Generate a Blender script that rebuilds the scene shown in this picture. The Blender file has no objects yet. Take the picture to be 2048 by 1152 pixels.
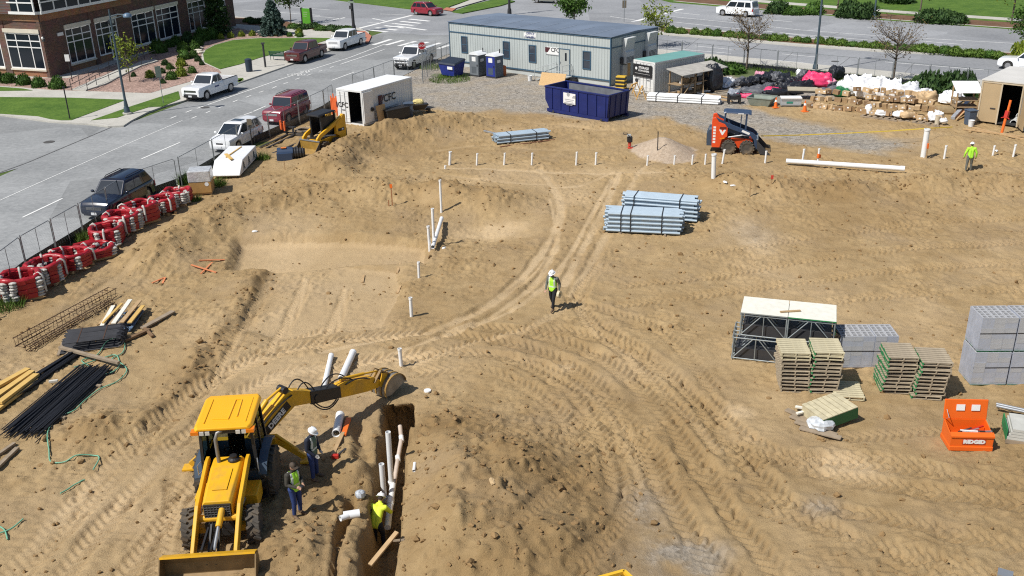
import bpy,bmesh,math,random
import numpy as np
from mathutils import Vector,Matrix,noise as mnoise
random.seed(7)
rng=np.random.default_rng(7)
sc=bpy.context.scene
COL=sc.collection
rad=math.radians
# ---------------- camera ----------------
F_PX,PITCH,ROLL,CAM_H=1916.0,0.400,-0.024,16.33
_r0=np.array([1,0,0.]);_w=np.array([0,math.cos(PITCH),-math.sin(PITCH)]);_u0=np.array([0,math.sin(PITCH),math.cos(PITCH)])
_c,_s=math.cos(ROLL),math.sin(ROLL)
_r=_c*_r0+_s*_u0;_u=-_s*_r0+_c*_u0
_o=np.array([0,0,CAM_H])
cam_d=bpy.data.cameras.new('camera');cam=bpy.data.objects.new('camera',cam_d);COL.objects.link(cam)
cam_d.sensor_width=36;cam_d.lens=36*F_PX/2048;cam_d.clip_start=.5;cam_d.clip_end=3000
cam.matrix_world=Matrix(((_r[0],_u[0],-_w[0],0),(_r[1],_u[1],-_w[1],0),(_r[2],_u[2],-_w[2],CAM_H),(0,0,0,1)))
sc.camera=cam
# ---------------- daylight ----------------
SUN_EL,SUN_FROM=52.0,math.atan2(-.54,-.84)
world=bpy.data.worlds.new('World');sc.world=world;world.use_nodes=True
nt=world.node_tree;bg=nt.nodes['Background']
sky=nt.nodes.new('ShaderNodeTexSky');sky.sky_type='NISHITA';sky.sun_disc=False
sky.sun_elevation=rad(SUN_EL);sky.sun_rotation=math.pi/2-SUN_FROM
nt.links.new(sky.outputs[0],bg.inputs[0]);bg.inputs[1].default_value=.075
sun_d=bpy.data.lights.new('sun','SUN');sun=bpy.data.objects.new('sun',sun_d);COL.objects.link(sun)
sun_d.energy=4.3;sun_d.angle=rad(.53);sun_d.color=(1,.96,.89)
_sv=Vector((math.cos(SUN_FROM)*math.cos(rad(SUN_EL)),math.sin(SUN_FROM)*math.cos(rad(SUN_EL)),math.sin(rad(SUN_EL))))
sun.rotation_euler=_sv.to_track_quat('Z','Y').to_euler()
sc.view_settings.view_transform='Standard';sc.view_settings.look='None'
sc.view_settings.exposure=0.22;sc.view_settings.gamma=1;sc.view_settings.use_curve_mapping=False
sc.cycles.use_denoising=False;sc.cycles.filter_width=1.15;sc.cycles.sample_clamp_indirect=4
sc.cycles.max_bounces=6;sc.cycles.diffuse_bounces=3;sc.cycles.glossy_bounces=3;sc.cycles.transmission_bounces=4
sc.cycles.transparent_max_bounces=8;sc.cycles.caustics_reflective=False;sc.cycles.caustics_refractive=False
# ---------------- materials ----------------
def L(r,g,b):
 f=lambda c:(c/255/12.92)if c/255<=.04045 else((c/255+.055)/1.055)**2.4
 return(f(r),f(g),f(b))
_M={}
def M(key,col=None,rough=.55,metal=0,var=.1,scale=2.5,bump=0,bscale=25,spec=.5,coat=0,dirt=0):
 """plain painted / plastic / wood surface with mottled wear; dirt mixes in dust patches"""
 if key in _M:return _M[key]
 m=bpy.data.materials.new(key);m.use_nodes=True;t=m.node_tree;N=t.nodes;b=N['Principled BSDF']
 b.inputs['Roughness'].default_value=rough;b.inputs['Metallic'].default_value=metal
 b.inputs['Specular IOR Level'].default_value=spec;b.inputs['Coat Weight'].default_value=coat
 tc=N.new('ShaderNodeTexCoord');no=N.new('ShaderNodeTexNoise');no.inputs['Scale'].default_value=scale;no.inputs['Detail'].default_value=5
 t.links.new(tc.outputs['Object'],no.inputs['Vector'])
 mix=N.new('ShaderNodeMix');mix.data_type='RGBA'
 mix.inputs[6].default_value=tuple(max(0,c*(1-var*1.8))for c in col)+(1,);mix.inputs[7].default_value=tuple(min(1,c*(1+var*1.4))for c in col)+(1,)
 t.links.new(no.outputs['Fac'],mix.inputs[0]);out=mix.outputs[2]
 if dirt:
  n2=N.new('ShaderNodeTexNoise');n2.inputs['Scale'].default_value=1.7;n2.inputs['Detail'].default_value=8;n2.inputs['Roughness'].default_value=.7
  t.links.new(tc.outputs['Object'],n2.inputs['Vector'])
  rp=N.new('ShaderNodeMapRange');rp.inputs[1].default_value=.62-.25*dirt;rp.inputs[2].default_value=.85-.2*dirt;rp.inputs[4].default_value=min(1,dirt)
  t.links.new(n2.outputs['Fac'],rp.inputs[0])
  m2=N.new('ShaderNodeMix');m2.data_type='RGBA';m2.inputs[7].default_value=(.27,.18,.09,1)
  t.links.new(rp.outputs[0],m2.inputs[0]);t.links.new(out,m2.inputs[6]);out=m2.outputs[2]
 t.links.new(out,b.inputs['Base Color'])
 if bump:
  nb=N.new('ShaderNodeTexNoise');nb.inputs['Scale'].default_value=bscale;nb.inputs['Detail'].default_value=4
  t.links.new(tc.outputs['Object'],nb.inputs['Vector'])
  bp=N.new('ShaderNodeBump');bp.inputs['Strength'].default_value=bump;bp.inputs['Distance'].default_value=.03
  t.links.new(nb.outputs['Fac'],bp.inputs['Height']);t.links.new(bp.outputs[0],b.inputs['Normal'])
 _M[key]=m;return m
def glass(key,col=(.02,.03,.04),rough=.06):
 return M(key,col,rough,0,.05,1,spec=.8)
# ---------------- mesh builder ----------------
class MB:
 def __init__(s):s.v=[];s.f=[];s.mi=[];s.T=Matrix()
 def add(s,vs,fs,mi=0):
  k=len(s.v);T=s.T
  s.v+=[tuple(T@Vector(p))for p in vs]
  s.f+=[tuple(i+k for i in f)for f in fs];s.mi+=[mi]*len(fs)
  return s
 def hexa(s,p,mi=0):
  return s.add(p,[(3,2,1,0),(4,5,6,7),(0,1,5,4),(1,2,6,5),(2,3,7,6),(3,0,4,7)],mi)
 def box(s,c,d,rz=0,mi=0,rx=0,ry=0):
  x,y,z=d[0]/2,d[1]/2,d[2]/2
  R=Matrix.Translation(Vector(c))@Matrix.Rotation(rz,4,'Z')@Matrix.Rotation(ry,4,'Y')@Matrix.Rotation(rx,4,'X')
  return s.hexa([R@Vector(p)for p in((-x,-y,-z),(x,-y,-z),(x,y,-z),(-x,y,-z),(-x,-y,z),(x,-y,z),(x,y,z),(-x,y,z))],mi)
 def b2(s,a,b,mi=0):
  return s.box([(a[i]+b[i])/2 for i in range(3)],[abs(b[i]-a[i])for i in range(3)],mi=mi)
 def beam(s,p,q,w,h,mi=0,up=(0,0,1)):
  p,q=Vector(p),Vector(q);d=(q-p).normalized();u=Vector(up)
  if abs(d.dot(u))>.98:u=Vector((0,1,0))
  a=d.cross(u).normalized()*(w/2);b=a.cross(d).normalized()*(h/2)
  return s.hexa([p-a-b,q-a-b,q+a-b,p+a-b,p-a+b,q-a+b,q+a+b,p+a+b],mi)
 def cyl(s,p,q,r,r2=None,n=10,mi=0,caps=True):
  p,q=Vector(p),Vector(q);r2=r if r2 is None else r2;d=(q-p).normalized()
  a=d.orthogonal().normalized();b=d.cross(a);vs=[]
  for(c,rr)in((p,r),(q,r2)):
   for i in range(n):
    t=2*math.pi*i/n;vs.append(c+a*(rr*math.cos(t))+b*(rr*math.sin(t)))
  fs=[(i,(i+1)%n,n+(i+1)%n,n+i)for i in range(n)]
  if caps:fs+=[tuple(range(n-1,-1,-1)),tuple(range(n,2*n))]
  return s.add(vs,fs,mi)
 def pipe(s,p,q,r,ri,n=12,mi=0):
  p,q=Vector(p),Vector(q);d=(q-p).normalized();a=d.orthogonal().normalized();b=d.cross(a);vs=[]
  for(c,rr)in((p,r),(q,r),(q,ri),(p,ri)):
   for i in range(n):
    t=2*math.pi*i/n;vs.append(c+a*(rr*math.cos(t))+b*(rr*math.sin(t)))
  fs=[]
  for k in range(4):
   for i in range(n):fs.append((k*n+i,k*n+(i+1)%n,((k+1)%4)*n+(i+1)%n,((k+1)%4)*n+i))
  return s.add(vs,fs,mi)
 def tube(s,pts,r,n=6,mi=0,closed=False):
  P=[Vector(p)for p in pts];m=len(P);vs=[];rr=r if isinstance(r,(list,tuple))else[r]*m
  ref=None
  for i in range(m):
   a_=P[(i-1)%m]if(closed or i>0)else P[i];b_=P[(i+1)%m]if(closed or i<m-1)else P[i]
   d=(b_-a_)
   d=d.normalized()if d.length>1e-9 else Vector((0,0,1))
   ref=d.orthogonal().normalized()if ref is None else(ref-d*ref.dot(d))
   ref=ref.normalized()if ref.length>1e-6 else d.orthogonal().normalized()
   b=d.cross(ref)
   for k in range(n):
    t=2*math.pi*k/n;vs.append(P[i]+ref*(rr[i]*math.cos(t))+b*(rr[i]*math.sin(t)))
  fs=[]
  for i in range(m if closed else m-1):
   j=(i+1)%m
   for k in range(n):fs.append((i*n+k,i*n+(k+1)%n,j*n+(k+1)%n,j*n+k))
  if not closed:fs+=[tuple(range(n-1,-1,-1)),tuple((m-1)*n+k for k in range(n))]
  return s.add(vs,fs,mi)
 def prism(s,poly,vec,mi=0):
  P=[Vector(p)for p in poly];v=Vector(vec);n=len(P)
  return s.add(P+[p+v for p in P],[tuple(range(n-1,-1,-1)),tuple(range(n,2*n))]+[(i,(i+1)%n,n+(i+1)%n,n+i)for i in range(n)],mi)
 def side(s,poly,y0,y1,mi=0):
  return s.prism([(p[0],y0,p[1])for p in poly],(0,y1-y0,0),mi)
 def flat(s,poly,z0,z1,mi=0):
  return s.prism([(p[0],p[1],z0)for p in poly],(0,0,z1-z0),mi)
 def lathe(s,prof,n=14,c=(0,0,0),mi=0,axis='z'):
  vs=[]
  for(r,z)in prof:
   for i in range(n):
    t=2*math.pi*i/n;p=(r*math.cos(t),r*math.sin(t),z)
    if axis=='y':p=(p[0],p[2],p[1])
    if axis=='x':p=(p[2],p[0],p[1])
    vs.append((c[0]+p[0],c[1]+p[1],c[2]+p[2]))
  m=len(prof);fs=[]
  for k in range(m-1):
   for i in range(n):fs.append((k*n+i,k*n+(i+1)%n,(k+1)*n+(i+1)%n,(k+1)*n+i))
  if prof[0][0]>1e-6:fs.append(tuple(range(n-1,-1,-1)))
  if prof[-1][0]>1e-6:fs.append(tuple((m-1)*n+i for i in range(n)))
  return s.add(vs,fs,mi)
 def ell(s,c,r,nu=12,nv=8,jit=0,mi=0):
  vs=[];fs=[]
  for j in range(nv+1):
   ph=math.pi*j/nv
   for i in range(nu):
    t=2*math.pi*i/nu;k=1+random.uniform(-jit,jit)
    vs.append((c[0]+r[0]*k*math.sin(ph)*math.cos(t),c[1]+r[1]*k*math.sin(ph)*math.sin(t),c[2]+r[2]*k*math.cos(ph)))
  for j in range(nv):
   for i in range(nu):fs.append((j*nu+i,(j+1)*nu+i,(j+1)*nu+(i+1)%nu,j*nu+(i+1)%nu))
  return s.add(vs,fs,mi)
 def loft(s,rings,caps=True,mi=0,closed=True):
  n=len(rings[0]);vs=[p for r in rings for p in r];fs=[]
  for k in range(len(rings)-1):
   for i in range(n if closed else n-1):fs.append((k*n+i,k*n+(i+1)%n,(k+1)*n+(i+1)%n,(k+1)*n+i))
  if caps:fs+=[tuple(range(n-1,-1,-1)),tuple((len(rings)-1)*n+i for i in range(n))]
  return s.add(vs,fs,mi)
 def pane(s,a,b,c,d,t=.01,ins=(0,0,0,0),mi=0):
  a,b,c,d=map(Vector,(a,b,c,d))
  def P(u,v):return(a*(1-u)+b*u)*(1-v)+(d*(1-u)+c*u)*v
  l,r_,bo,to=ins;q=[P(l,bo),P(1-r_,bo),P(1-r_,1-to),P(l,1-to)]
  n=(q[1]-q[0]).cross(q[3]-q[0]).normalized()*t
  return s.hexa([p-n for p in q]+[p+n for p in q],mi)
 def mesh(s,name,mats,angle=None):
  me=bpy.data.meshes.new(name);me.from_pydata(s.v,[],s.f)
  for m in(mats if isinstance(mats,(list,tuple))else[mats]):me.materials.append(m)
  if any(s.mi):me.polygons.foreach_set('material_index',s.mi)
  if angle is not None:
   me.polygons.foreach_set('use_smooth',[True]*len(me.polygons));me.set_sharp_from_angle(angle=rad(angle))
  me.update();return me
 def build(s,name,mats,parent=None,angle=None,bevel=0,fix=True):
  me=s.mesh(name,mats,angle)
  if fix:
   bm=bmesh.new();bm.from_mesh(me);bmesh.ops.recalc_face_normals(bm,faces=bm.faces);bm.to_mesh(me);bm.free()
  o=bpy.data.objects.new(name,me);COL.objects.link(o)
  if parent is not None:o.parent=parent
  if bevel:
   b=o.modifiers.new('bevel','BEVEL');b.width=bevel;b.segments=1 if bevel<.02 else 2;b.limit_method='ANGLE';b.angle_limit=rad(40)
  return o
def inst(name,me,parent=None,loc=(0,0,0),rot=(0,0,0),scale=None):
 o=bpy.data.objects.new(name,me);COL.objects.link(o);o.location=loc;o.rotation_euler=rot
 if scale is not None:o.scale=scale
 if parent is not None:o.parent=parent
 return o
def tag(o,label,cat,group=None):
 o['label']=label;o['category']=cat
 if group:o['group']=group
 return o
def thing(name,label,cat,loc=(0,0,0),rz=0,group=None):
 o=bpy.data.objects.new(name,None);COL.objects.link(o);o.empty_display_size=.3
 o.location=loc;o.rotation_euler=(0,0,rz);return tag(o,label,cat,group)
def place(o,loc,rz=0,rx=0,ry=0):o.location=loc;o.rotation_euler=(rx,ry,rz);return o
def struct(o,kind='structure'):o['kind']=kind;return o
def dup(root,loc=None,rz=None,label=None):
 c=root.copy();COL.objects.link(c)
 if loc is not None:c.location=loc
 if rz is not None:c.rotation_euler=(root.rotation_euler[0],root.rotation_euler[1],rz)
 if label:c['label']=label
 def rec(a,b):
  for ch in list(a.children):
   d=ch.copy();COL.objects.link(d);d.parent=b;rec(ch,d)
 rec(root,c);return c
def text(name,s,size,mat,parent,loc,rot,ext=.004,align='CENTER',bold=0,sx=1.0,spacing=1.0):
 cu=bpy.data.curves.new(name,'FONT');cu.body=s;cu.size=size;cu.align_x=align;cu.align_y='CENTER';cu.extrude=ext;cu.offset=bold;cu.resolution_u=3
 cu.space_character=spacing
 o=bpy.data.objects.new(name,cu);COL.objects.link(o);me=bpy.data.meshes.new_from_object(o.evaluated_get(bpy.context.evaluated_depsgraph_get()))
 bpy.data.objects.remove(o);me.materials.clear();me.materials.append(mat);me.name=name
 t=bpy.data.objects.new(name,me);COL.objects.link(t);t.parent=parent;t.location=loc;t.rotation_euler=rot;t.scale=(sx,1,1)
 return t

# ================= site terrain =================
def G0(px,py,z=0.):
 d=F_PX*_w+(px-1024)*_r-(py-576)*_u
 return _o+d*((z-CAM_H)/d[2])
def W2(pts):return[tuple(G0(*p)[:2])for p in pts]
_tabs=[rng.random((256,256))for _ in range(4)]
def vnoise(x,y,k=0):
 t=_tabs[k%4];x=x+37.3*k;y=y+91.7*k
 xi=np.floor(x).astype(np.int64);yi=np.floor(y).astype(np.int64);fx=x-xi;fy=y-yi
 fx=fx*fx*(3-2*fx);fy=fy*fy*(3-2*fy);a=xi&255;b=yi&255;a1=(a+1)&255;b1=(b+1)&255
 return(t[a,b]*(1-fx)+t[a1,b]*fx)*(1-fy)+(t[a,b1]*(1-fx)+t[a1,b1]*fx)*fy-.5
def fbm(x,y,s,o=4,k=0,g=.5):
 r=0;a=1
 for i in range(o):r=r+a*vnoise(x/s,y/s,k+i);a*=g;s*=.5
 return r
def sst(a,b,x):t=np.clip((x-a)/(b-a),0,1);return t*t*(3-2*t)
def seg_dist(x,y,pts):
 """distance to a polyline, position along it, side (+ is left of travel)"""
 bd=np.full(np.shape(x),1e9);bs=np.zeros(np.shape(x));bo=np.zeros(np.shape(x));acc=0
 for(ax,ay),(bx,by)in zip(pts,pts[1:]):
  dx,dy=bx-ax,by-ay;l=math.hypot(dx,dy)+1e-9;ux,uy=dx/l,dy/l
  t=np.clip((x-ax)*ux+(y-ay)*uy,0,l);ex=x-ax-ux*t;ey=y-ay-uy*t;d=np.hypot(ex,ey)
  o=(x-ax)*-uy+(y-ay)*ux;m=d<bd
  bd=np.where(m,d,bd);bs=np.where(m,acc+t,bs);bo=np.where(m,o,bo);acc+=l
 return bd,bs,bo
def in_poly(x,y,P):
 r=np.zeros(np.shape(x),bool);n=len(P)
 for i in range(n):
  (x1,y1),(x2,y2)=P[i],P[(i+1)%n]
  if y1==y2:continue
  c=((y1>y)!=(y2>y))&(x<(x2-x1)*(y-y1)/(y2-y1)+x1);r^=c
 return r
SITE=[(-27.3,14.),(-23.3,41.),(-22.2,47.1),(-19.0,60.2),(-17.4,67.3),(-14.8,76.9),(-10.0,89.2),(-6.3,101.5),(-3.5,106),(3.3,106.4),(13.3,98.2),(25.5,88.0),(37.4,78.4),(52.,66.6),(52.,14.)]
def sdist(x,y):
 d,_,_=seg_dist(x,y,SITE+[SITE[0]]);return np.where(in_poly(x,y,SITE),d,-d)
TRENCH=W2([(748,1240),(752,1150),(762,1090),(768,1020),(775,960),(782,900),(788,850)])
DITCH=W2([(660,1240),(668,1150),(676,1090),(690,1030),(706,985),(722,945)])
DITCH2=W2([(640,1200),(652,1090),(657,1020)])
GULLY=W2([(727,905),(722,860),(714,835)])
HOLE=G0(795,815)
PILE=G0(1326,303)
def gauss(x,y,p,sx,sy=None,rot=0):
 q=G0(*p);sy=sy or sx;c,s=math.cos(rot),math.sin(rot);dx=x-q[0];dy=y-q[1]
 return np.exp(-((dx*c+dy*s)/sx)**2-((-dx*s+dy*c)/sy)**2)
BERM_L=W2([(322,505),(400,455),(480,425),(600,400),(700,388),(800,385),(900,395),(990,408)])
BERM_R=W2([(1450,372),(1560,382),(1680,385),(1800,378),(1930,370),(2120,378)])
SPOIL_N=W2([(655,345),(700,306),(745,286),(800,276),(860,262),(930,250)])
PAD=W2([(478,472),(560,468),(700,468),(850,476),(846,512),(700,512),(560,518),(462,522)])
PAD2=W2([(545,518),(660,516),(790,530),(800,570),(760,640),(560,660),(470,640)])
BANK=W2([(520,528),(500,600),(455,650),(415,700),(370,760),(300,830)])
def hm(x,y):
 """large shapes of the dirt: spoil heaps, banks, pits and the pipe trench"""
 x=np.asarray(x,float);y=np.asarray(y,float)
 h=.22*fbm(x,y,9.,2,1)
 lower=sst(50,44,y+.12*np.abs(x)*0+1.2*fbm(x,y,6,2,3));h=h-.25*lower
 d,s,o=seg_dist(x,y,BERM_L);n=fbm(x,y,2.2,3,2)
 h=h+.75*np.exp(-(d/(1.5+.5*n))**2)*(1+.5*n)
 ins=in_poly(x,y,PAD);dp,_,_=seg_dist(x,y,PAD+[PAD[0]]);sd=np.where(ins,dp,-dp)
 h=h-.5*sst(-.5,.3,sd)
 h=h-.38*gauss(x,y,(955,455),2.6,2.0)
 ins=in_poly(x,y,PAD2);dp,_,_=seg_dist(x,y,PAD2+[PAD2[0]]);sd=np.where(ins,dp,-dp)
 h=h-.22*sst(-.6,.4,sd)
 d,s,o=seg_dist(x,y,BANK);bw=o+.35*fbm(x,y,1.4,3,4);h=h+(.15+.3*fbm(x,y,2.2,3,6))*np.exp(-(np.clip(-bw,0,9)/1.4)**2)*np.exp(-(np.clip(d-2.,0,9))**2)*sst(.35,-.25,bw)*sst(0,2,s)
 d,s,o=seg_dist(x,y,BERM_R);n=fbm(x,y,2.5,3,5)
 h=h+.62*np.exp(-(d/(1.35+.5*n))**2)*(1+.6*n)
 d,s,o=seg_dist(x,y,SPOIL_N);n=fbm(x,y,2.4,3,7)
 h=h+.95*np.exp(-(d/(1.5+.6*n))**2)*(1+.5*n)
 h=h+.45*gauss(x,y,(775,278),1.0,1.2)+.35*gauss(x,y,(700,315),1.5,1.5)+.45*gauss(x,y,(1905,285),2.2,1.4)
 h=h-.3*gauss(x,y,(1930,345),2.2,1.2)
 r=np.hypot((x-PILE[0])/1.1,(y-PILE[1])/1.45);h=h+np.clip(1.15-.60*np.sqrt(r*r+.07),0,2)
 h=h+.5*gauss(x,y,(895,1000),.9,3.0)*(1+.6*fbm(x,y,1.0,3,5))+.95*gauss(x,y,(985,960),2.0,2.6)*(1+.6*fbm(x,y,1.6,3,6))+.75*gauss(x,y,(1020,1110),2.3,1.9)*(1+.6*fbm(x,y,1.5,3,4))+.3*gauss(x,y,(900,860),1.4,1.5)
 h=h+.5*gauss(x,y,(600,1110),1.5,1.6)*(1+.6*fbm(x,y,1.1,3,3))+.30*gauss(x,y,(705,920),.6,1.5)+.42*gauss(x,y,(712,1080),.5,2.2)*(1+.6*fbm(x,y,.9,3,8))
 h=h+.35*gauss(x,y,(190,850),.7,1.1)
 wob=.13*fbm(x,y,.9,4,9)
 d,s,o=seg_dist(x,y,TRENCH);h=h-(1.5+np.clip(h,0,1))*sst(.52,.33,d+1.5*wob)-.18*sst(.85,.4,d+2.5*wob)*sst(-.1,.2,o)
 d=np.maximum(np.abs(x-HOLE[0]+.12*(y-HOLE[1])),np.abs(y-HOLE[1])*.62);h=h-(2.1+np.clip(h,0,1))*sst(.56,.40,d+1.1*wob)
 d,s,o=seg_dist(x,y,DITCH);h=h-.6*sst(.20,.05,d+1.2*wob)*np.clip(.6+2*fbm(x,y,1.2,2,10),.1,1)
 d,s,o=seg_dist(x,y,GULLY);h=h-.35*sst(.4,.05,d+1.5*wob)
 d,s,o=seg_dist(x,y,DITCH2);h=h-.4*sst(.18,.04,d+1.2*wob)*np.clip(.5+2*fbm(x,y,1.2,2,12),.1,1)
 b=sdist(x,y);k=sst(.1,3.0,b);yard=sst(0,6,(y-69+.32*x))*sst(60,75,y+.32*x)
 h=h*k*(1-.9*np.clip(yard,0,1));return np.where(b<.05,-.12,h)
def G(px,py,up=0.):
 """point on the terrain (plus a height above it) that the camera sees at a pixel of the photograph"""
 z=0.
 for i in range(8):
  P=G0(px,py,z+up);z=float(hm(P[0],P[1]))*.5+z*.5 if i<6 else float(hm(P[0],P[1]))
 return Vector((P[0],P[1],z+up))
def on(p,up=0):return Vector((p[0],p[1],float(hm(p[0],p[1]))+up))
def yaw_px(a,b):
 A,B=G0(*a),G0(*b);return math.atan2(B[1]-A[1],B[0]-A[0])
_ya=[14.]
while _ya[-1]<107:
 y=_ya[-1];_ya.append(y+(.055 if y<36 else .085 if y<60 else .17 if y<78 else .5))
_xa=list(np.arange(-24,36,.068));_xa=list(np.arange(-29,-24,.2))+_xa+list(np.arange(36,53,.3))
X,Y=np.meshgrid(np.array(_xa),np.array(_ya),indexing='ij')
print('terrain grid',X.shape,X.size)
H=hm(X,Y);SD=sdist(X,Y)
edge=sst(.3,2.5,SD)
gb=W2([(700,232),(800,226),(860,214),(930,222),(1000,222),(1090,228),(1180,240),(1280,238),(1330,236),(1410,262),(1520,270),(1640,292),(1760,306),(1840,292),(1700,262),(1560,236),(1500,215),(1700,190),(2100,190),(2100,100),(1400,60),(800,40),(700,140)])
gi=in_poly(X,Y,gb);gd,_,_=seg_dist(X,Y,gb+[gb[0]])
gravel=sst(-.9,.9,np.where(gi,gd,-gd)+1.3*fbm(X,Y,1.8,4,2))
gravel=np.maximum(gravel,np.clip(gauss(X,Y,(1510,462),1.0,2.0)*.35+gauss(X,Y,(1370,1105),1.1,.8)*.75*(1+fbm(X,Y,.8,3,3)*2)+gauss(X,Y,(1290,1000),.7,1.2)*.5+gauss(X,Y,(1640,1000),.5,.5)*.5,0,.8))
pile=sst(2.1,1.7,np.hypot((X-PILE[0])/1.1,(Y-PILE[1])/1.45)+.5*fbm(X,Y,.8,3,2))
bk=W2([(1330,112),(1420,128),(1560,156),(1700,182),(1800,194),(1930,210),(2120,225)])
bd_,_,_=seg_dist(X,Y,[(13.3,98.2),(25.5,88.0),(37.4,78.4),(52.,66.6)])
grass=sst(5.2,3.6,bd_+2*fbm(X,Y,1.5,3,4))*(X>17)*.85
grass=np.maximum(grass,sst(.8,.4,np.hypot((X-G0(905,150)[0])/3.6,(Y-G0(905,150)[1])/1.9)+.5*fbm(X,Y,1,3,5)))
fl=[(-27.3,14.),(-23.3,41.),(-22.2,47.1),(-19.0,60.2),(-17.4,67.3),(-14.8,76.9),(-10.0,89.2)]
fd,_,_=seg_dist(X,Y,fl);grass=np.maximum(grass,.8*sst(1.0,.5,fd-.55+1.6*np.clip(fbm(X,Y,1.6,3,6)-.05,-1,.5)*-1)*(Y<66))
TR=[([(1078,338),(1110,385),(1121,425),(1095,480),(1045,545),(960,610),(850,652)],.30,.05,0,1),([(1240,345),(1216,400),(1185,455),(1158,500),(1128,560)],.26,.05,0,1),([(1330,300),(1285,340),(1262,372),(1228,430),(1180,520),(1140,580)],.25,.04,0,.7),([(1225,345),(1160,372),(1110,376)],.2,.03,0,.7),([(880,338),(1000,341),(1200,348),(1330,346)],.28,.03,0,.8),([(890,352),(1000,366),(1120,372)],.25,.03,0,.5),([(850,652),(700,665),(560,690),(430,740),(300,840),(160,980),(20,1150)],.42,.05,.30,.5),([(850,690),(700,712),(560,735),(450,790),(360,870),(240,1000),(110,1160)],.42,.05,.30,.5),([(640,640),(520,690),(400,770),(280,890),(160,1020),(60,1130)],.30,.04,.26,.2),([(700,760),(560,800),(470,860),(370,980),(240,1150)],.34,.05,.28,.3),([(540,545),(500,610),(470,680),(420,760)],.30,.03,.24,.6),([(610,540),(580,610),(540,690)],.3,.03,.24,.6),([(690,560),(660,640),(630,680)],.3,.03,.24,.5),([(810,700),(920,690),(1020,705),(1110,745),(1175,805),(1215,880),(1235,960)],.40,.06,.30,.1),([(830,730),(930,722),(1020,742),(1090,785),(1140,840),(1170,900)],.36,.05,.30,.1),([(900,655),(1020,672),(1120,705),(1210,770),(1280,860),(1330,960),(1390,1060),(1480,1160)],.42,.07,.32,0),([(960,640),(1080,655),(1180,690),(1270,750),(1340,830),(1400,920),(1460,1010),(1560,1130)],.42,.07,.32,0),([(1060,640),(1170,655),(1270,690),(1360,750),(1430,830),(1500,920),(1620,1020),(1800,1110),(2048,1190)],.40,.06,.30,0),([(1140,580),(1200,640),(1300,700),(1400,790),(1480,880),(1640,930),(1840,965),(2100,1000)],.40,.06,.30,0),([(1180,600),(1320,650),(1430,760)],.36,.05,.3,0),([(1470,905),(1640,905),(1850,930),(2100,965)],.36,.06,.30,0),([(1500,980),(1700,1010),(1900,1050),(2100,1100)],.36,.06,.30,0),([(1250,560),(1400,545),(1600,515),(1800,490),(2100,475)],.34,.05,.3,0),([(1240,600),(1400,580),(1600,555),(1800,530),(2100,515)],.34,.05,.3,0),([(1400,500),(1600,470),(1850,440),(2100,430)],.3,.04,.3,0),([(1500,640),(1700,590),(1900,575),(2100,570)],.34,.06,.3,0),([(20,690),(110,630),(200,570),(300,500),(400,430),(480,390),(580,350)],.32,.05,0,.3),([(80,710),(180,640),(280,560),(370,490)],.3,.04,.28,.2),([(1040,1080),(1120,980),(1200,900),(1290,880)],.3,.05,.28,0),([(1000,870),(1100,850),(1200,830),(1300,850)],.34,.05,.28,0),([(880,300),(960,290),(1100,300),(1240,290),(1290,255)],.3,.04,0,.3),([(870,262),(960,240),(1100,250),(1230,262),(1330,250),(1420,240)],.3,.05,0,.2),([(1500,300),(1620,300),(1760,305),(1850,320)],.3,.05,0,.1),([(1460,335),(1580,325),(1700,335),(1830,345)],.25,.04,0,.1),([(850,350),(830,372),(760,380),(640,372),(560,390)],.25,.04,0,.3),([(1150,1140),(1220,1060),(1260,980),(1250,900)],.3,.05,.28,0),([(1700,860),(1850,850),(2048,840)],.3,.04,.28,0),([(1225,360),(1175,440),(1110,540),(1020,610),(900,645),(780,662),(640,690)],.2,.045,0,.9),([(1125,430),(1105,500),(1060,565),(980,622),(880,660),(760,700),(640,740)],.2,.045,0,.8),([(1100,400),(1112,470),(1075,530),(1000,585),(920,628)],.16,.04,0,.7),([(1150,590),(1060,640),(940,672),(820,715)],.3,.045,.28,.5),([(1200,520),(1160,580),(1180,640),(1260,700),(1350,790),(1440,890)],.3,.05,.3,.3),([(960,690),(1080,715),(1180,775),(1245,850),(1285,950)],.3,.05,.28,.2),([(1080,860),(1160,880),(1250,860),(1330,830)],.3,.05,.28,.1),([(1420,780),(1500,860),(1600,900),(1760,900),(1900,930)],.32,.05,.3,.2),([(1540,1010),(1700,1060),(1900,1120),(2060,1160)],.34,.05,.3,.1),([(300,1150),(330,1060),(345,960),(350,900)],.24,.05,.26,.2),]
light=np.zeros(X.shape);rough=np.ones(X.shape)
xa=np.array(_xa);ya=np.array(_ya)
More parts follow.
